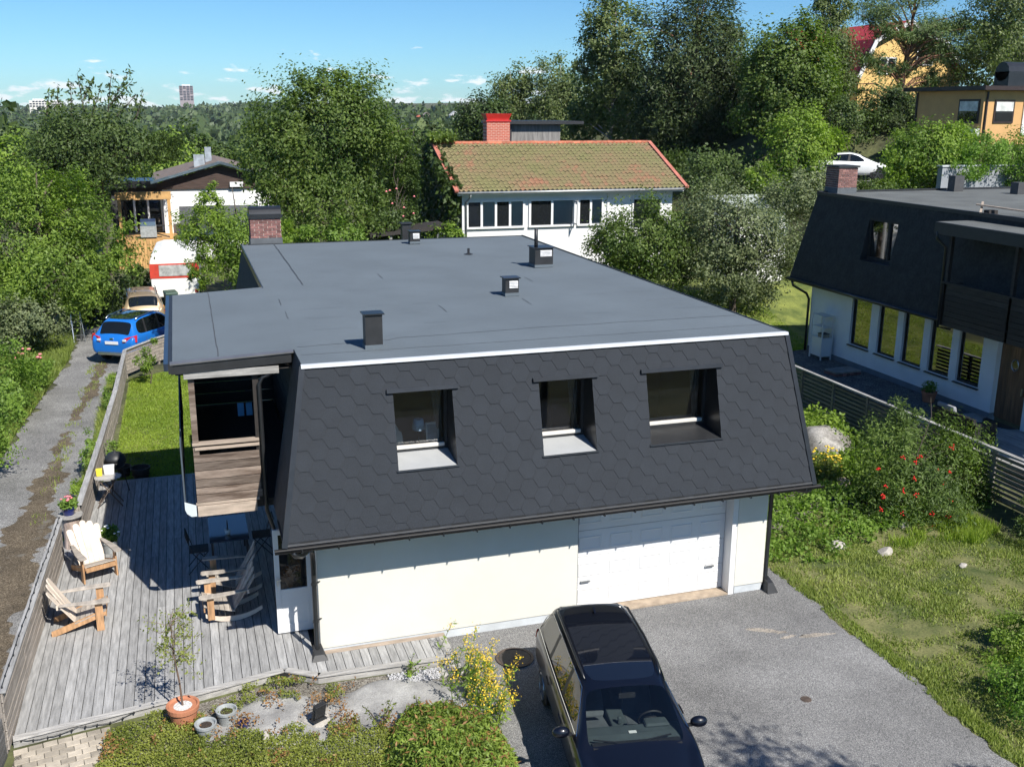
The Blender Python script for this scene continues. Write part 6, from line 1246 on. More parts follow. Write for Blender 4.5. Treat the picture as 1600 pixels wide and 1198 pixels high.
def E3(b, Y):
    """crown envelope: image box at depth Y -> ellipsoid centre and radii in metres"""
    x0, x1, y0, y1 = b[:4]; dy = b[4] if len(b) > 4 else 0; a = P3(x0, (y0+y1)/2, Y+dy); c = P3(x1, (y0+y1)/2, Y+dy); t_ = P3((x0+x1)/2, y0, Y+dy); d = P3((x0+x1)/2, y1, Y+dy)
    return np.array([(a.x+c.x)/2, Y+dy, (t_.z+d.z)/2]), np.array([abs(c.x-a.x)/2, abs(c.x-a.x)/2*.85, (t_.z-d.z)/2])
def tree(name, label, Y, boxes, n, size, mat, cat='tree', group=None, bark=None, clump=.36, up=.5, aspect=.6, droop=0., fill=.5, shape='e', seed=1, base=None, per=80, trunk=True, tr=.16, flat=1.0, outk=1.0, limbs=26, world=None, bz=None):
    rr = np.random.default_rng(seed); EE = world if world else [E3(b, Y) for b in boxes]
    wts = np.array([e[1][0]*e[1][1]+e[1][0]*e[1][2] for e in EE]); wts /= wts.sum()
    K = max(8, n//per); CC = []; RR = []
    for (c, r), w in zip(EE, wts):
        k = max(3, int(K*w)); d = rr.normal(size=(k, 3)); d /= np.linalg.norm(d, axis=1)[:, None]; q = fill+(1-fill)*rr.random(k)**.7
        if shape == 'cone':
            h = rr.random(k)**.8*2-1; w_ = (1-h)/2*.92+.08; a = rr.uniform(0, 6.28, k); d = np.stack([np.cos(a)*w_, np.sin(a)*w_, h], 1); q = fill+(1-fill)*rr.random(k); d[:, :2] *= q[:, None]; q = np.ones(k)
        p = c+d*q[:, None]*r*(1+.1*np.clip(rr.normal(size=(k, 1)), -1.7, 1.7)*(shape == 'e')); CC.append(p); RR.append(np.full(k, np.cbrt(r.prod())))
    CC = np.concatenate(CC); RR = np.concatenate(RR); cen = sum(e[0]*w for e, w in zip(EE, wts))
    n = int(n*1.42); size = size*.77; m = n//len(CC)+1; sg = RR*clump*.5
    P = np.repeat(CC, m, 0)+np.clip(rr.normal(size=(len(CC)*m, 3)), -1.9, 1.9)*np.repeat(sg, m)[:, None]*np.array([1, 1, flat])*rr.uniform(.4, 1.25, (len(CC), 1)).repeat(m, 0)
    out = P-cen; out /= np.linalg.norm(out, axis=1)[:, None]+1e-6
    lowz = terrain(cen[0], cen[1]) if bz is None else bz
    P = P[P[:, 2] > lowz+.05]; out = (P-cen); out /= np.linalg.norm(out, axis=1)[:, None]+1e-6
    V, Q = leaf_quads(P, size, rr, up, out*outk, aspect, droop)
    if base is None: base = (cen[0], cen[1])
    zb = float(terrain(*base)) if bz is None else bz
    t = thing(name, label, cat, (float(base[0]), float(base[1]), zb), 0, group)
    obj('crown', np_mesh('crown', V, quads=Q), mat, t)
    if trunk:
        top = np.array([cen[0], cen[1], max(e[0][2]+e[1][2]*.75 for e in EE)]); b0 = np.array([base[0], base[1], zb-.2]); mb = MB()
        pts = [b0+(top-b0)*s+np.append(rr.normal(size=2)*.12*s, 0) for s in np.linspace(0, 1, 8)]; mb.tube([tuple(p) for p in pts], [tr*(1.25 if i == 0 else 1)*(1-.9*i/7) for i in range(8)], 8)
        for i in rr.choice(len(CC), min(limbs, len(CC)), replace=False):
            e = CC[i]; s = np.clip((e[2]-zb)/(top[2]-zb)*.75, .12, .9); a = b0+(top-b0)*s; md = (a+e)/2+np.array([0, 0, .12*np.linalg.norm(e-a)]); mb.tube([tuple(a), tuple(md), tuple(e)], [tr*.38*(1-s*.6), tr*.22, tr*.06], 5, False)
        obj('trunk', mb, bark or m_bark, t, smooth=True)
    return t
# left garden
tree('cherry_tree', 'broad bright green cherry tree left of the parked cars', 46, [(-90, 100, 245, 470), (30, 165, 265, 420, 1), (100, 215, 325, 450), (0, 175, 370, 500, -1), (-60, 60, 420, 530, -2)], 34000, .2, L_cherry, aspect=.42, droop=.25, seed=2, fill=.55, clump=.3, tr=.22)
tree('cherry_tree', 'darker cherry tree with bare shoots above the left treetops', 61, [(70, 230, 178, 300), (30, 180, 180, 300), (180, 285, 205, 258, 2)], 21000, .24, L_dark, aspect=.45, droop=.2, seed=3, fill=.5, clump=.34, tr=.25)
sh = []; rr = np.random.default_rng(5)
for (x0, y0, x1, y1) in ((165, 200, 172, 112), (170, 170, 200, 112), (172, 165, 204, 130), (130, 180, 118, 118), (128, 160, 142, 126), (110, 190, 108, 132), (90, 190, 87, 138), (140, 190, 155, 140), (180, 185, 212, 150), (70, 195, 74, 150), (210, 190, 222, 150)):
    a, b = np.array(P3(x0, y0, 61)), np.array(P3(x1, y1, 61)); sh.append((a, b))
t = [o for o in bpy.data.objects if o.name.startswith('cherry_tree')][-1]; mb = MB(); LPs = []
for a, b in sh:
    mb.tube([tuple(a), tuple(b)], [.04, .012], 5, False); q = rr.random(75)[:, None]; LPs.append(a+(b-a)*q+rr.normal(size=(75, 3))*.12)
obj('shoots', mb, m_bark, t); V, Q = leaf_quads(np.concatenate(LPs), .26, rr, .2, None, .4, .4); obj('shoot_leaves', np_mesh('shoot_leaves', V, quads=Q), L_dark, t)
tree('deciduous_tree', 'big rounded dark green tree behind the brick chimney', 46.5, [(385, 625, 108, 300), (365, 500, 160, 330, -1), (510, 645, 165, 340, 1), (400, 620, 260, 385, -1), (440, 570, 112, 200)], 40000, .2, L_mid, seed=4, fill=.55, clump=.3, tr=.26, aspect=.55)
tree('willow_bush', 'light green leafy tree beside the brick chimney of the felt roof', 37.5, [(275, 365, 318, 400), (325, 450, 325, 455), (298, 345, 288, 350), (400, 465, 340, 400, 1), (290, 335, 392, 455)], 19000, .15, L_light, aspect=.35, droop=.3, seed=6, fill=.5, clump=.32, tr=.12)
tree('smoke_bush', 'grey green bushy shrub at the roadside', 42, [(10, 108, 462, 548), (-30, 60, 470, 560)], 7000, .14, L_grey, cat='shrub', seed=7, trunk=False)
tree('hedge_shrub', 'low bright hedge shrub at the left frame edge by the road', 34, [(-40, 62, 540, 650), (-60, 40, 600, 700, -2), (20, 80, 560, 620, 2)], 9000, .12, L_bright, cat='shrub', seed=8, trunk=False)
tree('hedge_shrub', 'second green hedge shrub lower at the left frame edge', 27.5, [(-70, 22, 610, 730)], 4500, .1, L_bright, cat='shrub', seed=88, trunk=False)
t = thing('rose_shrub', 'pink roses blooming over the roadside hedge', 'rose', (-5.5, 36.2, 0)); c_ = P3(42, 550, 36.2)
tuft(t, L_bright, (c_.x+5.5, 0, 1.0), .5, 500, .1, 31, .7); blooms(t, m_flower, (c_.x+5.5, -.1, 1.25), .4, 9, .07, 32, .35)
tree('weed_bush', 'dark shaded undergrowth behind the step ladder', 48, [(95, 200, 430, 520), (190, 240, 420, 470, 6)], 6500, .2, L_dark, cat='shrub', seed=9, trunk=False)
tree('young_fruit_tree', 'small staked sapling by the bend of the lawn fence', 36.5, [(222, 246, 524, 556), (212, 250, 555, 585)], 900, .1, L_light, seed=10, tr=.025, limbs=6, clump=.5)
for i, (x_, y_, h) in enumerate([(-2.86, 24.0, .55), (-2.86, 25.2, .8), (-2.75, 27.2, 1.15), (-2.62, 28.5, .7), (-2.62, 33.2, .8), (-2.55, 35.2, .9), (-2.2, 27.3, .8)]):
    tree('fence_climber', ['green weeds against the fence behind the blue pot', 'taller weeds on the road side of the fence', 'leafy climber topping the fence beyond the round table', 'low weeds beyond the leafy fence climber', 'dry weeds along the far fence', 'green weeds near the fence bend', 'leafy climber on the lawn side of the fence'][i], y_, None, 700, .07, L_light if i % 2 else L_bright, cat='weeds', seed=50+i, trunk=False, world=[(np.array([x_, y_, h*.5]), np.array([.16, .5, h*.55]))], bz=-.05)
# around the bungalow
ivy = thing('ivy', 'dark ivy climbing the gable of the tiled bungalow', 'ivy', (12.4, 48, 1)); rr = np.random.default_rng(14); n = 9000
yy_ = rr.uniform(46.2, 55, n); top_ = 7.75-np.abs(yy_-50.5)*.445; zz_ = top_-rr.random(n)**1.2*np.where(yy_ > 48.9, 6.5, .5+2.0*rr.random(n)); P = np.stack([12.35-np.abs(rr.normal(size=n))*.28, yy_, zz_], 1)
V, Q = leaf_quads(P, .22, rr, .1, np.array([-1., -.4, .2]), .8, .3); obj('foliage', np_mesh('foliage', V, quads=Q), L_ivy, ivy)
P = np.stack([rr.uniform(11.9, 13.2, 900), 50.4+rr.normal(size=900)*.35, 7.8+np.abs(rr.normal(size=900))*.16], 1); V, Q = leaf_quads(P, .2, rr, .6); obj('ridge_foliage', np_mesh('ridge_foliage', V, quads=Q), L_mid, ivy)
t = tree('rose_bush', 'tall rose and berry bush between arbour and ivy gable', 45, [(600, 655, 225, 360), (570, 640, 330, 385, -1)], 6500, .15, L_dark, cat='shrub', seed=15, tr=.05)
for _ in range(8):
    p = P3(rr.uniform(600, 650), rr.uniform(290, 345), 43.6); obj('blossom', MB().lathe([(.001, -.04), (.055, 0), (.001, .05)], tuple(p), 6), m_flower, t)
tree('garden_shrub', 'yellow green shrub at the bungalow corner', 43, [(662, 725, 352, 395), (690, 735, 362, 400)], 2600, .14, L_light, cat='shrub', seed=16, trunk=False)
tree('garden_shrub', 'fresh green shrub beyond the roof edge below the big tree', 40, [(495, 575, 348, 400), (450, 500, 355, 395)], 3000, .14, L_bright, cat='shrub', seed=17, trunk=False)
tree('garden_shrub', 'dark shrubs in the shade under the arbour', 46, [(560, 660, 335, 400)], 3000, .18, L_ivy, cat='shrub', seed=171, trunk=False)
tree('apple_tree', 'greener apple tree in front of the bungalow', 38.5, [(935, 1075, 308, 440), (918, 1000, 350, 420), (980, 1090, 340, 455)], 20000, .15, L_mid, seed=18, fill=.55, clump=.32, tr=.15)
tree('apple_tree', 'greyer wide apple tree beside the neighbour house', 37.5, [(1050, 1200, 285, 430), (1110, 1248, 310, 470), (1080, 1180, 380, 470, -1)], 23000, .15, L_grey, seed=19, fill=.55, clump=.32, tr=.16)
# tall trees behind
tree('spruce_tree', 'tall dark dense conifer towering in the middle of the background', 62, [(1000, 1165, -70, 300), (985, 1080, 120, 290, 1), (1090, 1175, 90, 290, -1)], 42000, .36, L_conifer, seed=20, fill=.45, clump=.22, tr=.3, aspect=.3, bark=m_pinebark)
tree('aspen_tree', 'airy aspen left of the tall dark conifer', 70, [(905, 1010, -40, 130), (895, 960, 60, 170), (930, 1030, 90, 235), (885, 950, 130, 230, 2)], 20000, .27, L_birch, seed=21, fill=.4, clump=.34, tr=.2, bark=m_birch, aspect=.75)
tree('birch_tree', 'pale birch above the bungalow chimney', 90, [(770, 835, 95, 215), (760, 810, 140, 230)], 9500, .3, L_birch, seed=22, fill=.35, clump=.4, tr=.2, bark=m_birch, droop=.5)
tree('birch_tree', 'second pale birch right of the bungalow chimney', 88, [(825, 905, 84, 215), (850, 910, 120, 225)], 11000, .3, L_birch, seed=23, fill=.35, clump=.4, tr=.2, bark=m_birch, droop=.5)
tree('deciduous_tree', 'dark tree left of the red brick chimney', 82, [(708, 790, 146, 225), (730, 800, 160, 240)], 10000, .3, L_ivy, seed=24, tr=.25)
tree('maple_tree', 'green maple right of the tall dark conifer', 55, [(1160, 1290, 22, 190), (1150, 1260, 80, 250), (1215, 1305, 60, 220, 1), (1170, 1290, 180, 300, -1)], 40000, .22, L_mid, seed=25, fill=.5, clump=.32, tr=.28, aspect=.85)
tree('thuja_shrub', 'bright yellow green foliage at the foot of the maple', 49, [(1195, 1290, 165, 310), (1250, 1312, 200, 250, 1), (1170, 1220, 250, 320, -1)], 13000, .2, L_light, cat='shrub', seed=26, tr=.1)
tree('willow_shrub', 'grey green shrub behind the neighbour brick chimney', 41, [(1200, 1300, 262, 345), (1280, 1345, 270, 320)], 8000, .15, L_grey, cat='shrub', seed=27, trunk=False)
tree('birch_tree', 'weeping birch between maple and pine', 58, [(1270, 1325, -60, 110), (1283, 1328, 40, 200)], 13000, .22, L_birch, seed=28, fill=.3, clump=.4, tr=.16, bark=m_birch, droop=.8, aspect=.5)
pb_ = [(1330, 1420, -10, 40), (1400, 1500, 20, 75), (1330, 1400, 75, 110), (1420, 1520, 50, 100), (1380, 1430, 95, 125), (1305, 1350, 120, 150), (1440, 1490, 105, 135), (1390, 1460, -60, 20), (1470, 1525, 10, 60), (1350, 1420, 30, 60)]
tree('pine_tree', 'pine with layered boughs in front of the yellow house', 58, pb_, 13000, .42, L_pine, seed=29, fill=.1, clump=.75, tr=.24, aspect=.16, bark=m_pinebark, per=90, flat=.45, limbs=60, base=(float(P3(1400, 150, 58).x), 58.0))
tree('yew_tree', 'dark yew below the pine on the hillside', 52, [(1345, 1435, 140, 240), (1370, 1430, 130, 200)], 9000, .25, L_conifer, seed=30, tr=.15, aspect=.3)
tree('birch_tree', 'birch at the top right corner', 56, [(1520, 1640, -70, 60), (1510, 1580, 10, 120), (1570, 1640, 30, 130)], 15000, .22, L_birch, seed=31, fill=.35, clump=.4, tr=.18, bark=m_birch, droop=.6)
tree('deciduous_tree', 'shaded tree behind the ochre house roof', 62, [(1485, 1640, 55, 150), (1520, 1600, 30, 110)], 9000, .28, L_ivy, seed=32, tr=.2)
tree('rounded_bush', 'large rounded sunlit bush left of the ochre house', 40.5, [(1393, 1505, 188, 285), (1380, 1450, 215, 300), (1440, 1515, 190, 250)], 14000, .16, L_light, cat='shrub', seed=33, trunk=False, fill=.6)
tree('clipped_hedge', 'dense hedge hanging over the retaining wall', 38.8, [(1490, 1560, 205, 268), (1540, 1640, 206, 275), (1480, 1530, 225, 280, -.2), (1570, 1650, 230, 300, -.3)], 14000, .13, L_shrub, cat='hedge', seed=34, trunk=False, fill=.7)
tree('rounded_bush', 'dark bush behind the white saloon car', 54, [(1300, 1400, 175, 245), (1350, 1400, 160, 240)], 7500, .22, L_dark, cat='shrub', seed=35, trunk=False)
tree('rounded_bush', 'bright maple seedling bush above the white saloon car', 53, [(1350, 1392, 195, 236)], 1900, .22, L_light, cat='shrub', seed=36, trunk=False)
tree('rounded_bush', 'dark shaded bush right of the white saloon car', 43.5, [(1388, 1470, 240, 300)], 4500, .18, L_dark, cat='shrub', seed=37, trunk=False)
tree('low_hedge', 'low hedge in front of the white saloon car', 40.0, [(1335, 1400, 280, 300)], 1600, .13, L_mid, cat='hedge', seed=38, trunk=False)
tree('understorey', 'shaded undergrowth at the foot of the tall dark conifer', 52, [(1060, 1210, 235, 320), (960, 1080, 230, 300, 6), (1150, 1220, 250, 310, -3)], 9000, .24, L_dark, cat='shrub', seed=39, trunk=False)
for i, (px_, Y_, h_, lb) in enumerate([(1318, 52, 2.6, 'dark hillside bush left of the white saloon car'), (1362, 52.5, 2.8, 'dark hillside bush right behind the white saloon car'), (1405, 51.5, 2.6, 'dark hillside bush below the yew'), (1290, 50, 2.2, 'dark hillside bush beside the bright thuja')]):
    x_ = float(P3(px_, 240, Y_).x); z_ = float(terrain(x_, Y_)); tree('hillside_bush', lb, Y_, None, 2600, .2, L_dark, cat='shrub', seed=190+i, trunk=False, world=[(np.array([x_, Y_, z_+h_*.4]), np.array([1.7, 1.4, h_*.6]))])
# woodland filling the slope between the gardens and the far forest
lab = []
fill_spec = [(690, 95, 'conifer'), (640, 120, 'd'), (560, 130, 'd'), (470, 110, 'd'), (340, 90, 'd'), (300, 120, 'd'), (255, 100, 'l'), (200, 140, 'd'), (130, 110, 'd'), (60, 125, 'd'), (0, 105, 'l'), (-50, 130, 'd'), (960, 95, 'd'), (1050, 85, 'c'), (1120, 80, 'd'), (1180, 75, 'd'), (1240, 78, 'd'), (860, 100, 'd'), (1330, 85, 'd')]
tops = [205, 190, 200, 185, 225, 205, 205, 200, 195, 195, 215, 200, 90, -10, 15, 70, 75, 190, 60]
wh = ['behind the dark tree by the red chimney', 'in the gap right of the big rounded tree', 'far behind the big rounded tree', 'behind the left flank of the big rounded tree', 'right behind the brown gabled house', 'behind the brown gabled house ridge', 'left of the brown gabled house chimney', 'under the tower block', 'behind the shoots of the dark cherry', 'below the white skyline blocks', 'at the left edge below the skyline', 'beyond the left frame edge', 'behind the airy aspen', 'behind the tall dark conifer', 'right behind the tall dark conifer', 'behind the maple crown', 'behind the right side of the maple', 'behind the pale birches', 'behind the weeping birch']
for i, ((px_, D_, k_), tp, wd) in enumerate(zip(fill_spec, tops, wh)):
    w_ = 60 if px_ < 800 else 55; tree('woodland_tree', ('dark' if k_ != 'l' else 'light green')+' woodland tree '+wd, D_, [(px_-w_, px_+w_, tp, max(tp+110, 200)), (px_-w_*.7, px_+w_*.9, tp+40, max(tp+150, 240))], 5200, .0048*D_, L_dark if k_ == 'd' else L_light if k_ == 'l' else L_conifer, group='woodland trees behind the gardens', seed=60+i, tr=.25, limbs=10)
# far forest as one mass
def wood(name, label, seed, nT, d0, d1, pw, per, sc, mat):
    rr = np.random.default_rng(seed); u = rr.uniform(-.62, .62, nT)+YAW; d = d0+(d1-d0)*rr.random(nT)**pw; tx, ty = np.sin(u)*d, np.cos(u)*d; tz = terrain(tx, ty); hgt = rr.uniform(8, 15, nT)
    keep = (ty > 105) & ((tz+hgt-9.3)/d < .0055); tx, ty, d, tz, hgt = tx[keep], ty[keep], d[keep], tz[keep], hgt[keep]; n = len(tx)
    con = rr.random(n) < .5; rad = np.where(con, rr.uniform(1.6, 2.6, n), rr.uniform(2.6, 4.4, n))*(1+d/2600)
    a = rr.uniform(0, 6.28, (n, per)); h = rr.random((n, per)); wv = np.where(con[:, None], (1-h)*.95+.08, np.sqrt(np.clip(1-(2*h-1)**2, .05, 1)))
    P = np.stack([tx[:, None]+np.cos(a)*wv*rad[:, None], ty[:, None]+np.sin(a)*wv*rad[:, None], tz[:, None]+hgt[:, None]*(.2+.8*h)], -1).reshape(-1, 3); out = np.stack([np.cos(a), np.sin(a), .4*np.ones_like(a)], -1).reshape(-1, 3)
    sz = np.repeat(rad*sc, per); V, Q = leaf_quads(P, 1.0, rr, .3, out*1.0, .8, 0); V = (V.reshape(-1, 4, 3)-P[:, None])*sz[:, None, None]+P[:, None]
    tag(obj(name, np_mesh(name, V.reshape(-1, 3), quads=Q), mat), label, 'forest', kind='stuff')
wood('near_wood', 'mixed woodland in the valley beyond the gardens', 76, 1000, 125, 420, .8, 110, .4, leaf_mat('wood_green', (.022, .045, .012), (.11, .15, .04), .15, .08))
wood('forest', 'wooded hills reaching to the skyline', 77, 9000, 400, 2000, 1.2, 22, .9, leaf_mat('forest_green', (.022, .042, .016), (.085, .12, .04), .1, .03))
# right garden: rowan, weeds, ground cover
t = tree('rowan_tree', 'rowan bush with red berries in front of the right fence', 19.0, [(1345, 1440, 640, 790), (1425, 1535, 650, 820, .3), (1395, 1440, 608, 690), (1350, 1500, 720, 850, -.4), (1440, 1540, 690, 800)], 28000, .125, L_rowan, seed=41, fill=.45, clump=.4, tr=.03, aspect=.3, droop=.35, base=(15.6, 18.6), limbs=40)
rr = np.random.default_rng(42)
for _ in range(22):
    p = P3(rr.uniform(1365, 1510), rr.uniform(690, 830), 18.0+rr.uniform(-.4, .3)); mb = MB()
    for k in range(5): q = rr.normal(size=3)*.03; mb.lathe([(.001, -.024), (.024, 0), (.001, .024)], (p.x+q[0], p.y+q[1], p.z+q[2]), 5)
    tag(obj('berry_cluster', mb, m_red, t), kind='stuff')
def cover(name, label, mat, poly, hfun, n, size, seed, cat='ground cover', aspect=.7, up=.7, spikes=0, droop=0):
    rr = np.random.default_rng(seed); xs, ys = [p[0] for p in poly], [p[1] for p in poly]; P = np.stack([rr.uniform(min(xs), max(xs), n*3), rr.uniform(min(ys), max(ys), n*3)], 1); ins = np.zeros(len(P), bool)
    for i in range(len(poly)):
        (x0, y0), (x1, y1) = poly[i], poly[i-1]; c = ((y0 > P[:, 1]) != (y1 > P[:, 1])) & (P[:, 0] < (x1-x0)*(P[:, 1]-y0)/(y1-y0+1e-9)+x0); ins ^= c
    P = P[ins]; pn = vnoise(P[:, 0]+50, P[:, 1]+50, .35, seed)*.6+vnoise(P[:, 0]+50, P[:, 1]+50, .13, seed+1)*.4; hz_ = hfun(P[:, 0], P[:, 1], pn); k = hz_ > 0; P, hz_ = P[k][:n], hz_[k][:n]
    Z = hz_*rr.uniform(.55, 1.05, len(P)); P3_ = np.column_stack([P, Z+(terrain(P[:, 0], P[:, 1]) if False else 0)]); V, Q = leaf_quads(P3_, size, rr, up, None, aspect, droop)
    return tag(obj(name, np_mesh(name, V, quads=Q), mat), label, cat, kind='stuff')
bed = [(10.75, 17.5), (11.3, 17.3), (12.1, 17.0), (13.3, 16.7), (14.6, 17.6), (16.5, 18.0), (17.6, 19.5), (17.8, 27), (11.2, 27)]
cover('weedy_bed', 'dense leafy weeds in the bed right of the garage', L_bright, bed, lambda x, y, p: np.where(p > .62-.5*sm((y-16.7-.15*(x-11))/1.6), .05+.8*p*p*np.clip((x-10.6)/1.0, .2, 1)*np.clip((y-16.9)/2.0, .12, 1), -1), 42000, .085, 43)
cover('weedy_bed_light', 'yellow green creeping leaves below the right fence', L_light, [(15.6, 19.0), (18.05, 18.2), (18.05, 28), (12.5, 28), (14.2, 23.5)], lambda x, y, p: .1+.5*p*np.clip((y-18)/3, .2, 1)+np.where(p > .5, .75*np.clip(1-((x-16.9)/1.1)**2-((y-23.6)/1.1)**2, 0, 1), 0), 22000, .1, 44)
for i, (x_, y_, lb) in enumerate([(15.6, 21.5, 'golden blooming perennial right of the house eave'), (15.2, 20.9, 'second golden perennial lower by the tan rock')]):
    t = thing('yellow_perennial', lb, 'flowers', (x_, y_, 0), 0, 'golden perennials'); tuft(t, L_olive, (0, 0, .35), .45, 900, .1, 150+i, .35, .3); blooms(t, m_yflower, (0, 0, .5), .4, 26, .035, 160+i, .35)
for i, (x_, y_, rx, ry, h, lb) in enumerate([(12.55, 11.1, .85, .9, .75, 'leafy shrub entering the frame at the bottom right'), (13.3, 10.2, 1.0, .9, 1.3, 'taller shrub at the bottom right corner'), (13.6, 12.6, .8, .5, .7, 'yellow green shrub at the right frame edge'), (17.7, 16.2, .7, .9, .8, 'twiggy shrub at the right end of the slat fence')]):
    tree('corner_shrub', lb, y_, None, 6500 if i < 2 else 3500, .075, (L_shrub, L_bright, L_light, L_dark)[i], cat='shrub', seed=170+i, trunk=False, world=[(np.array([x_, y_, h*.5]), np.array([rx, ry, h*.6])), (np.array([x_+.2, y_+.1, h*.7]), np.array([rx*.6, ry*.6, h*.5]))], bz=-.05, aspect=.5)
# grass
def grass(name, label, poly, n, h, mat, seed, zfun=None, w=.012, clumpy=.5, lean=.45):
    rr = np.random.default_rng(seed); xs, ys = [p[0] for p in poly], [p[1] for p in poly]; P = np.stack([rr.uniform(min(xs), max(xs), n*3), rr.uniform(min(ys), max(ys), n*3)], 1); ins = np.zeros(len(P), bool)
    for i in range(len(poly)):
        (x0, y0), (x1, y1) = poly[i], poly[i-1]; ins ^= ((y0 > P[:, 1]) != (y1 > P[:, 1])) & (P[:, 0] < (x1-x0)*(P[:, 1]-y0)/(y1-y0+1e-9)+x0)
    P = P[ins]; pn = vnoise(P[:, 0]+90, P[:, 1]+90, 1.1, seed)*.55+vnoise(P[:, 0]+90, P[:, 1]+90, .3, seed+3)*.45; k = pn+rr.random(len(P))*.5 > clumpy; P, pn = P[k][:n], pn[k][:n]; m = len(P)
    z = np.zeros(m) if zfun is None else zfun(P[:, 0], P[:, 1]); a = rr.uniform(0, 6.28, m); hh = h*(.5+pn)*rr.uniform(.6, 1.3, m); dx, dy = np.cos(a)*w, np.sin(a)*w; l = rr.normal(size=(m, 2))*lean*hh[:, None]
    V = np.empty((m, 3, 3)); V[:, 0] = np.stack([P[:, 0]-dx, P[:, 1]-dy, z-.005], 1); V[:, 1] = np.stack([P[:, 0]+dx, P[:, 1]+dy, z-.005], 1); V[:, 2] = np.stack([P[:, 0]+l[:, 0], P[:, 1]+l[:, 1], z+hh], 1)
    return tag(obj(name, np_mesh(name, V.reshape(-1, 3), tris=np.arange(m*3).reshape(-1, 3)), mat), label, 'grass', kind='stuff')
grass('lawn_grass', 'patchy dry lawn grass beside the driveway', [(p[0]+.02, p[1]) for p in edge_r if p[1] > 7]+[(12.2, 18.4), (14.5, 19.4), (17.9, 18.4), (17.9, 7)], 70000, .06, L_dry, 45, clumpy=.74)
grass('lawn_grass', 'mown bright lawn between the fence and house', [(-2.25, 26.3), (1.7, 26.3), (1.7, 39.5), (-2.15, 37.4)], 60000, .05, L_lawn, 46, w=.018, clumpy=.4)
grass('back_lawn_grass', 'sunny lawn under the apple trees', [(12, 30), (20.8, 31.5), (24, 33), (24, 40), (12, 41)], 45000, .07, L_lawn, 47, zfun=terrain, w=.03, clumpy=.4)
grass('tall_grass', 'tall grass clump below the rowan bush', [(14.0, 17.4), (14.8, 17.0), (15.5, 17.3), (16.3, 16.7), (17.4, 17.2), (17.2, 18.2), (15.5, 18.5)], 3500, .24, L_lawn, 48, clumpy=.72, lean=.3)
grass('verge_grass', 'long verge grass left of the gravel road', [(-6.7, 14), (-5.95, 22), (-5.3, 29), (-4.9, 35), (-4.5, 41), (-4.6, 46), (-7, 46), (-9, 20)], 60000, .26, L_grass, 49, clumpy=.4, w=.02)
grass('road_weeds', 'tufts of grass in the middle of the gravel road', [(-3.9, 24), (-3.55, 24), (-3.1, 40), (-3.7, 40)], 1300, .08, L_dry, 50, clumpy=.9, w=.012)
grass('fence_grass', 'dry grass along the road side of the fence', [(-3.0, 22.6), (-2.7, 22.6), (-2.5, 38), (-2.85, 38)], 9000, .16, L_dry, 51, clumpy=.6)
grass('lawn_edge_grass', 'grass fringe along the asphalt edge', [(11.12, 9), (11.4, 9), (11.55, 16.5), (11.22, 17)], 3500, .055, L_grass, 52, clumpy=.75)
# front rock garden: creeping cotoneaster and mound shrub
mound = lambda x, y: .68*np.clip(1-((x-3.15)/.95)**2-((y-12.55)/1.5)**2, 0, 1)**.6
def coto(x, y, p):
    keep = np.where(y < 13.6, .05, .05+.55*sm((y-13.5)/1.2)); bare = np.exp(-((x-2.5)/1.0)**2-((y-14.1)/.6)**2)*.8+np.exp(-((x-1.4)/.35)**2-((y-14.4)/.35)**2)*.6+np.exp(-((x-.75)/.35)**2-((y-14.5)/.45)**2)*.3
    keep = np.where((x < -.25) & (y < 14.95), .0, keep); return np.where(p > keep+bare*.75, .05+.18*p+.12*np.clip((14.4-y), 0, 1.5)*(x < .6), -1)
cover('creeping_cotoneaster', 'creeping green cotoneaster over the rock garden', L_coto, [(-1.68, 14.9), (-.5, 15.28), (1.05, 15.62), (1.55, 15.3), (2.6, 14.4), (2.6, 11), (-2.2, 11), (-1.7, 14.4)], coto, 80000, .032, 53, droop=0)
cover('red_tinged_cotoneaster', 'reddish twigs of cotoneaster between the stones', L_red, [(-1.68, 14.9), (1.05, 15.5), (2.6, 15.2), (2.7, 11), (-1.9, 11)], lambda x, y, p: np.where(p > .62, .2*p+.08, -1), 6500, .04, 54)
rr = np.random.default_rng(55); n = 44000; x_ = rr.uniform(1.7, 4.3, n); y_ = rr.uniform(10.6, 14.2, n); pn_ = vnoise(x_+9, y_+9, .33, 8)*.6+vnoise(x_+9, y_+9, .14, 9)*.4; mh = mound(x_, y_)*(.45+.9*pn_); k = mh > .05; x_, y_, mh = x_[k], y_[k], mh[k]
t = thing('mound_shrub', 'dense drooping green mound shrub in front of the rock slab', 'shrub', (3.15, 12.6, 0)); V, Q = leaf_quads(np.stack([x_, y_, mh*rr.uniform(.6, 1.08, len(x_))], 1), .08, rr, .5, np.stack([(x_-3.15)*.6, (y_-12.6)*.4-.2, mh*0+.3], 1), .3, .6); obj('foliage', np_mesh('foliage', V, quads=Q), leaf_mat('leaf_mound', (.055, .09, .014), (.24, .32, .055), .3, 2.2), t)
k = rr.random(len(x_)) < .03; V, Q = leaf_quads(np.stack([x_[k], y_[k], mh[k]*1.1], 1), .09, rr, .4, None, .3, .5); obj('brown_leaves', np_mesh('brown_leaves', V, quads=Q), L_red, t)
t = thing('goldenrod', 'tall goldenrod with yellow plumes beside the driveway', 'flowers', (4.0, 14.2, 0)); rr = np.random.default_rng(56); mb = MB(); LP = []
FP = []
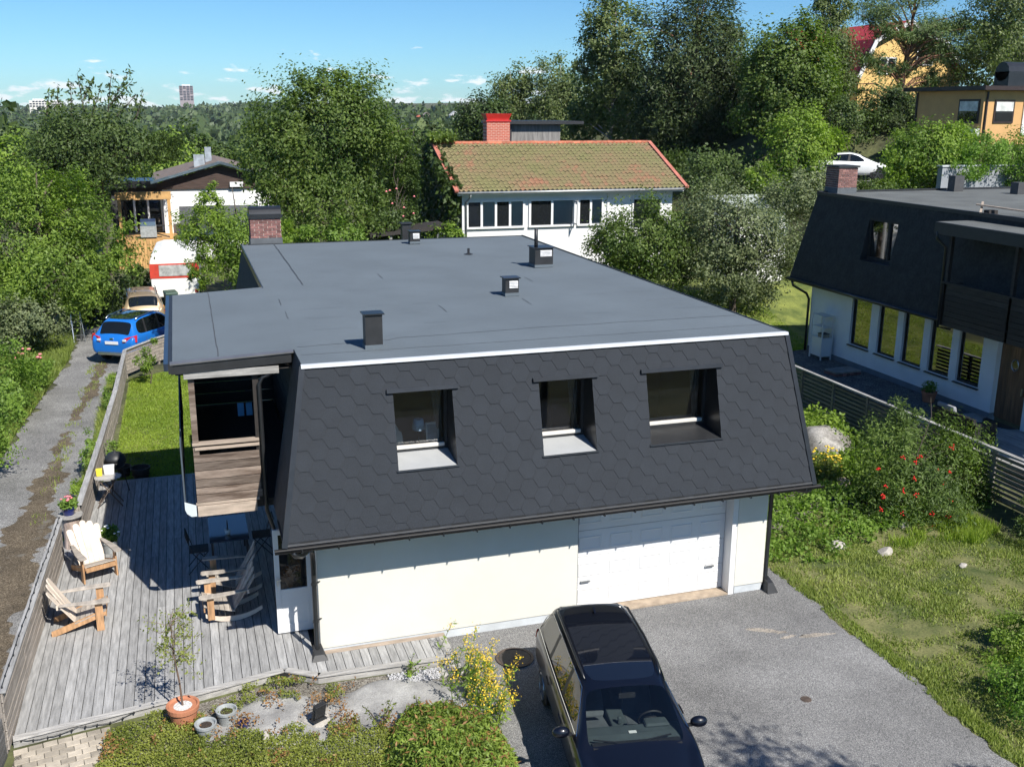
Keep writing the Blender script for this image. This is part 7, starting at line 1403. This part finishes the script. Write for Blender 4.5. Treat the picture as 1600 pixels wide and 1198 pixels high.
for k in range(52):
    b = np.array([rr.normal()*.18-.05, rr.normal()*.55-.15, 0]); tp = b+np.array([rr.normal()*.18+.12, rr.normal()*.18-.05, rr.uniform(.4, .95)]); mb.tube([tuple(b), tuple(tp)], [.006, .003], 4, False); q = rr.random(26)[:, None]; LP.append(b+(tp-b)*q+rr.normal(size=(26, 3))*.02); q = rr.uniform(.8, 1.06, 44)[:, None]; FP.append(b+(tp-b)*q+rr.normal(size=(44, 3))*.04)
tag(obj('stems', mb, M('green_stem', (.1, .14, .03), .8), t, local=True), kind='stuff'); V, Q = leaf_quads(np.concatenate(LP), .1, rr, .3, None, .25); obj('leaves', np_mesh('leaves', V, quads=Q), L_light, t, local=True)
V, Q = leaf_quads(np.concatenate(FP), .024, rr, .5, None, .9); obj('plumes', np_mesh('plumes', V, quads=Q), m_yflower, t, local=True)
for i, (x_, y_, lb) in enumerate([(2.9, 13.55, 'upright leafy twig rising before the mound shrub'), (2.35, 13.75, 'bare leafy twig beside the rock slab'), (3.1, 15.15, 'green seedling in the gravel by the step')]):
    t = thing('twig_plant', lb, 'plant', (x_, y_, .05), 0, 'leafy twigs by the rock slab'); mb = MB(); LP = []
    for k in range(5):
        tp = np.array([rr.normal()*.2, rr.normal()*.15, rr.uniform(.3, .6)*(1 if i < 2 else .3)]); mb.tube([(0, 0, 0), tuple(tp*.6+np.array([0, 0, .05])), tuple(tp)], [.006, .005, .002], 4, False); LP.append(tp*rr.random((22, 1))+rr.normal(size=(22, 3))*.02)
    tag(obj('stems', mb, m_bark, t, local=True), kind='stuff'); V, Q = leaf_quads(np.concatenate(LP), .06, rr, .4, None, .55); obj('leaves', np_mesh('leaves', V, quads=Q), L_olive if i < 2 else L_light, t, local=True)
# trees behind the camera whose shade falls on the drive and lawn corner
tree('street_tree', 'tree outside the frame shading the bottom of the driveway', 4.0, None, 9000, .16, L_mid, seed=90, world=[(np.array([10.2, 3.2, 7.2]), np.array([1.5, 1.4, 1.3])), (np.array([12.0, 3.0, 6.4]), np.array([1.2, 1.2, 1.0]))], base=(11.0, 2.4), tr=.12)
tree('street_tree', 'tree outside the frame shading the lawn corner', 4.0, None, 9000, .16, L_mid, seed=91, world=[(np.array([15.9, 5.6, 5.2]), np.array([1.3, 1.3, 1.4])), (np.array([16.6, 4.2, 6.4]), np.array([1.5, 1.2, 1.2]))], base=(16.5, 4.6), tr=.12)
# ---------------------------------------------------------------- thin air over the valley
hz_m = bpy.data.materials.new('thin_haze'); hz_m.use_nodes = True; nt = hz_m.node_tree; nt.nodes.clear()
pv = nt.nodes.new('ShaderNodeVolumePrincipled'); pv.inputs['Color'].default_value = (.82, .9, 1.0, 1); pv.inputs['Density'].default_value = 0.00009; pv.inputs['Anisotropy'].default_value = 0.2
ov = nt.nodes.new('ShaderNodeOutputMaterial'); nt.links.new(pv.outputs[0], ov.inputs['Volume'])
tag(obj('haze', MB().box(-2850, 2850, -850, 2950, float(GZ.min())-1.0, 58), hz_m), 'thin pale haze over the valley', 'haze', kind='stuff')
S.cycles.volume_bounces = 0; S.cycles.volume_max_steps = 16; S.cycles.volume_step_rate = 4
